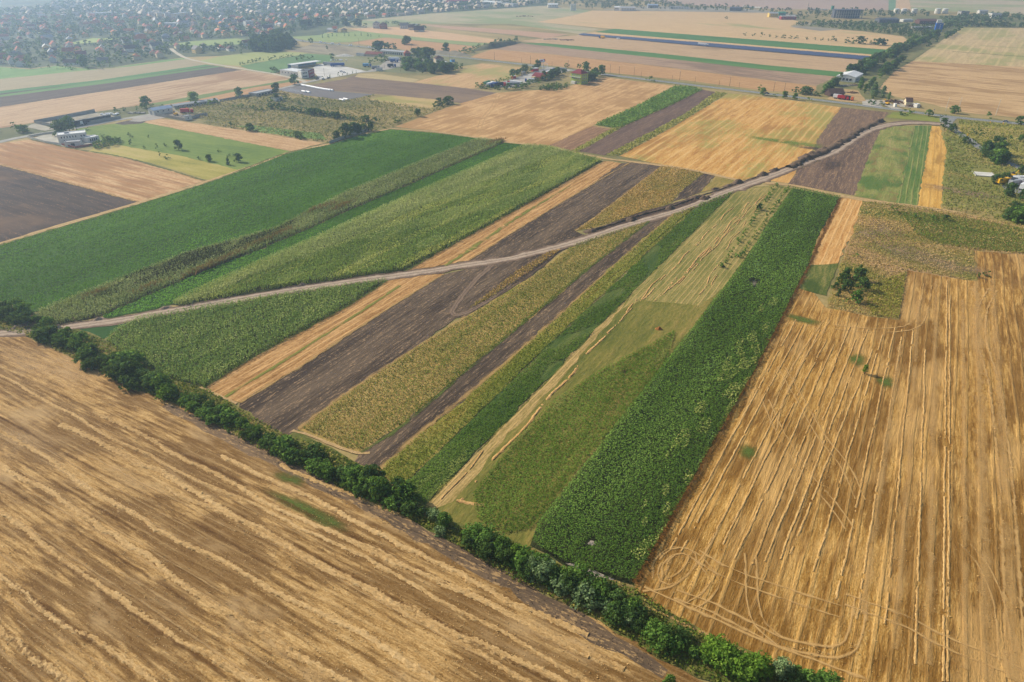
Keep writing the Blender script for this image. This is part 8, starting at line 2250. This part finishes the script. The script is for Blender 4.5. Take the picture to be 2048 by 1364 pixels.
for i, (u, v) in enumerate(((2026, 362), (2034, 361), (2042, 360.5), (2038, 366), (2046, 366))):
    r = empty('container', G(u, v) + Vector((0, 0, 0.1)), ROAD_H + 0.5 + 0.1 * i)
    tag(r, ['white container at the left of the right edge stack', 'white container second from left at the right edge', 'white container third from left at the right edge', 'front white container of the right edge stack', 'white container cut by the right edge'][i], 'container', 'white containers at the right edge')
    o = bpy.data.objects.new('shell', cont_me); COL.objects.link(o); o.parent = r
    MB().box((3.08, 0, 1.3), (0.06, 2.2, 2.4)).build('door', M['greyp'], r)
truck(2046, 379, ang(2040, 382, 2050, 376), 'redp', 'whitep', 'white lorry with red cab cut by the right edge', RG, rigid=True)
r = empty('foundation_slab', G(1967, 350) + Vector((0, 0, 0.1)), ang(1953, 344, 1980, 346))
tag(r, 'pale concrete foundation slab in the scrub at the right', 'slab')
MB().box((0, 0, 0.35), (11, 9, 0.5)).build('slab', concrete_w, r)
for x in (-5.3, 5.3): MB().box((x, 0, 0.75), (0.4, 9, 0.3)).build('edge_beam', M['conc'], r)

# ------------------------------------------------------------------ town houses
_hm = {}


def house_meshes(L, W, h, rh, roof, wall, hip):
    key = (round(L / 2) * 2, round(W), round(h), round(rh), roof, wall, hip)
    if key not in _hm:
        L, W, h, rh = key[:4]
        w = MB().pent(L, W, h, 0 if hip else rh).mesh('wall'); w.materials.append(M[wall])
        b = MB()
        if hip: b.hip(L, W, h + 0.02, rh, 0.45)
        else: b.gable(L, W, h + 0.02, rh, 0.45)
        ro = b.mesh('roof'); ro.materials.append(M[roof])
        c = MB().box((L * 0.2, W * 0.12, h + rh * 0.8), (0.7, 0.7, 1.6)).mesh('chimney'); c.materials.append(M['brick'])
        _hm[key] = (w, ro, c)
    return _hm[key]


def img(x, y):
    d = y * CP + CAM_H * SP
    return 1024 + 1365 * x / d, 682 + 1365 * (CAM_H * CP - y * SP) / d


HV = sorted([h for h in HOUSES if in_view(h[0], h[1], 12)], key=lambda h: h[1])
IND_H, REST_H = HV[:262], HV[262:]
RN = {'terracotta': 'terracotta', 'redbrown': 'red brown', 'darkbrown': 'dark brown', 'grey': 'grey', 'orange': 'orange', 'palegrey': 'silvery'}
WNAM = {'white': 'white', 'cream': 'cream', 'yellow': 'yellow', 'beige': 'beige'}


def town_place(u, v):
    row = 'on the field edge of' if v > 117 - abs(u - 300) * 0.02 else 'just behind the edge of' if v > 104 else 'in the middle of' if v > 88 else 'deep in'
    col = 'left end' if u < 70 else 'left part' if u < 160 else 'centre' if u < 270 else 'part near the lane' if u < 400 else 'right part' if u < 520 else 'roadside end'
    return f'{row} village, {col}'


def house_label(h):
    x, y, a, L, W, hh, rh, roof, wall, hip = h
    size = 'long' if L > 14 else 'small' if L < 11 else 'medium'
    return f'{size} {WNAM[wall]} house with {RN[roof]} roof {town_place(*img(x, y))}'


_same = {}
for h in sorted(IND_H, key=lambda h: img(h[0], h[1])[0]): _same.setdefault(house_label(h), []).append(h)
for h in IND_H:
    x, y, a, L, W, hh, rh, roof, wall, hip = h
    u, v = img(x, y)
    r = empty('house', (x, y, 0.1), a)
    lab_ = house_label(h)
    if len(_same[lab_]) > 1:
        lab_ += f', {ORD[_same[lab_].index(h)]} from left'
        if len(lab_.split()) > 16: lab_ = lab_.replace('part near the lane', 'near lane').replace(' the ', ' ').replace(', left end', ' left end').replace(' part', '').replace('with red brown roof', 'red-brown roofed').replace(' house red-brown roofed', ' red-brown roofed house')
    tag(r, lab_, 'house', 'houses of the village')
    w, ro, c = house_meshes(L, W, hh, rh, roof, wall, hip)
    for nm, me in (('wall', w), ('roof', ro), ('chimney', c)):
        o = bpy.data.objects.new(nm, me); COL.objects.link(o); o.parent = r
    if v > 104:
        LL, WW, Hh = round(L / 2) * 2, round(W), round(hh)
        windows(r, LL, WW, 'front', 3, min(1.7, Hh - 1.0), 1.1, 1.2)
# the rest of the town as one mass of roofs
b = MB()
mk = list(M.keys())
used = sorted(set([h[7] for h in REST_H] + [h[8] for h in REST_H]))
for (x, y, a, L, W, hh, rh, roof, wall, hip) in REST_H:
    q = MB()
    q.pent(L, W, hh, 0 if hip else rh, used.index(wall))
    if hip: q.hip(L, W, hh + 0.02, rh, 0.45, used.index(roof))
    else: q.gable(L, W, hh + 0.02, rh, 0.45, 0.18, used.index(roof))
    ca, sa = math.cos(a), math.sin(a)
    base = len(b.v)
    b.v += [(px * ca - py * sa + x, px * sa + py * ca + y, pz + 0.1) for px, py, pz in q.v]
    b.f += [tuple(base + i for i in f) for f in q.f]
    b.mi += q.mi
tag(b.build('town_houses', [M[k] for k in used]), 'many small roofs of the town fading into haze', 'houses', None, 'stuff')
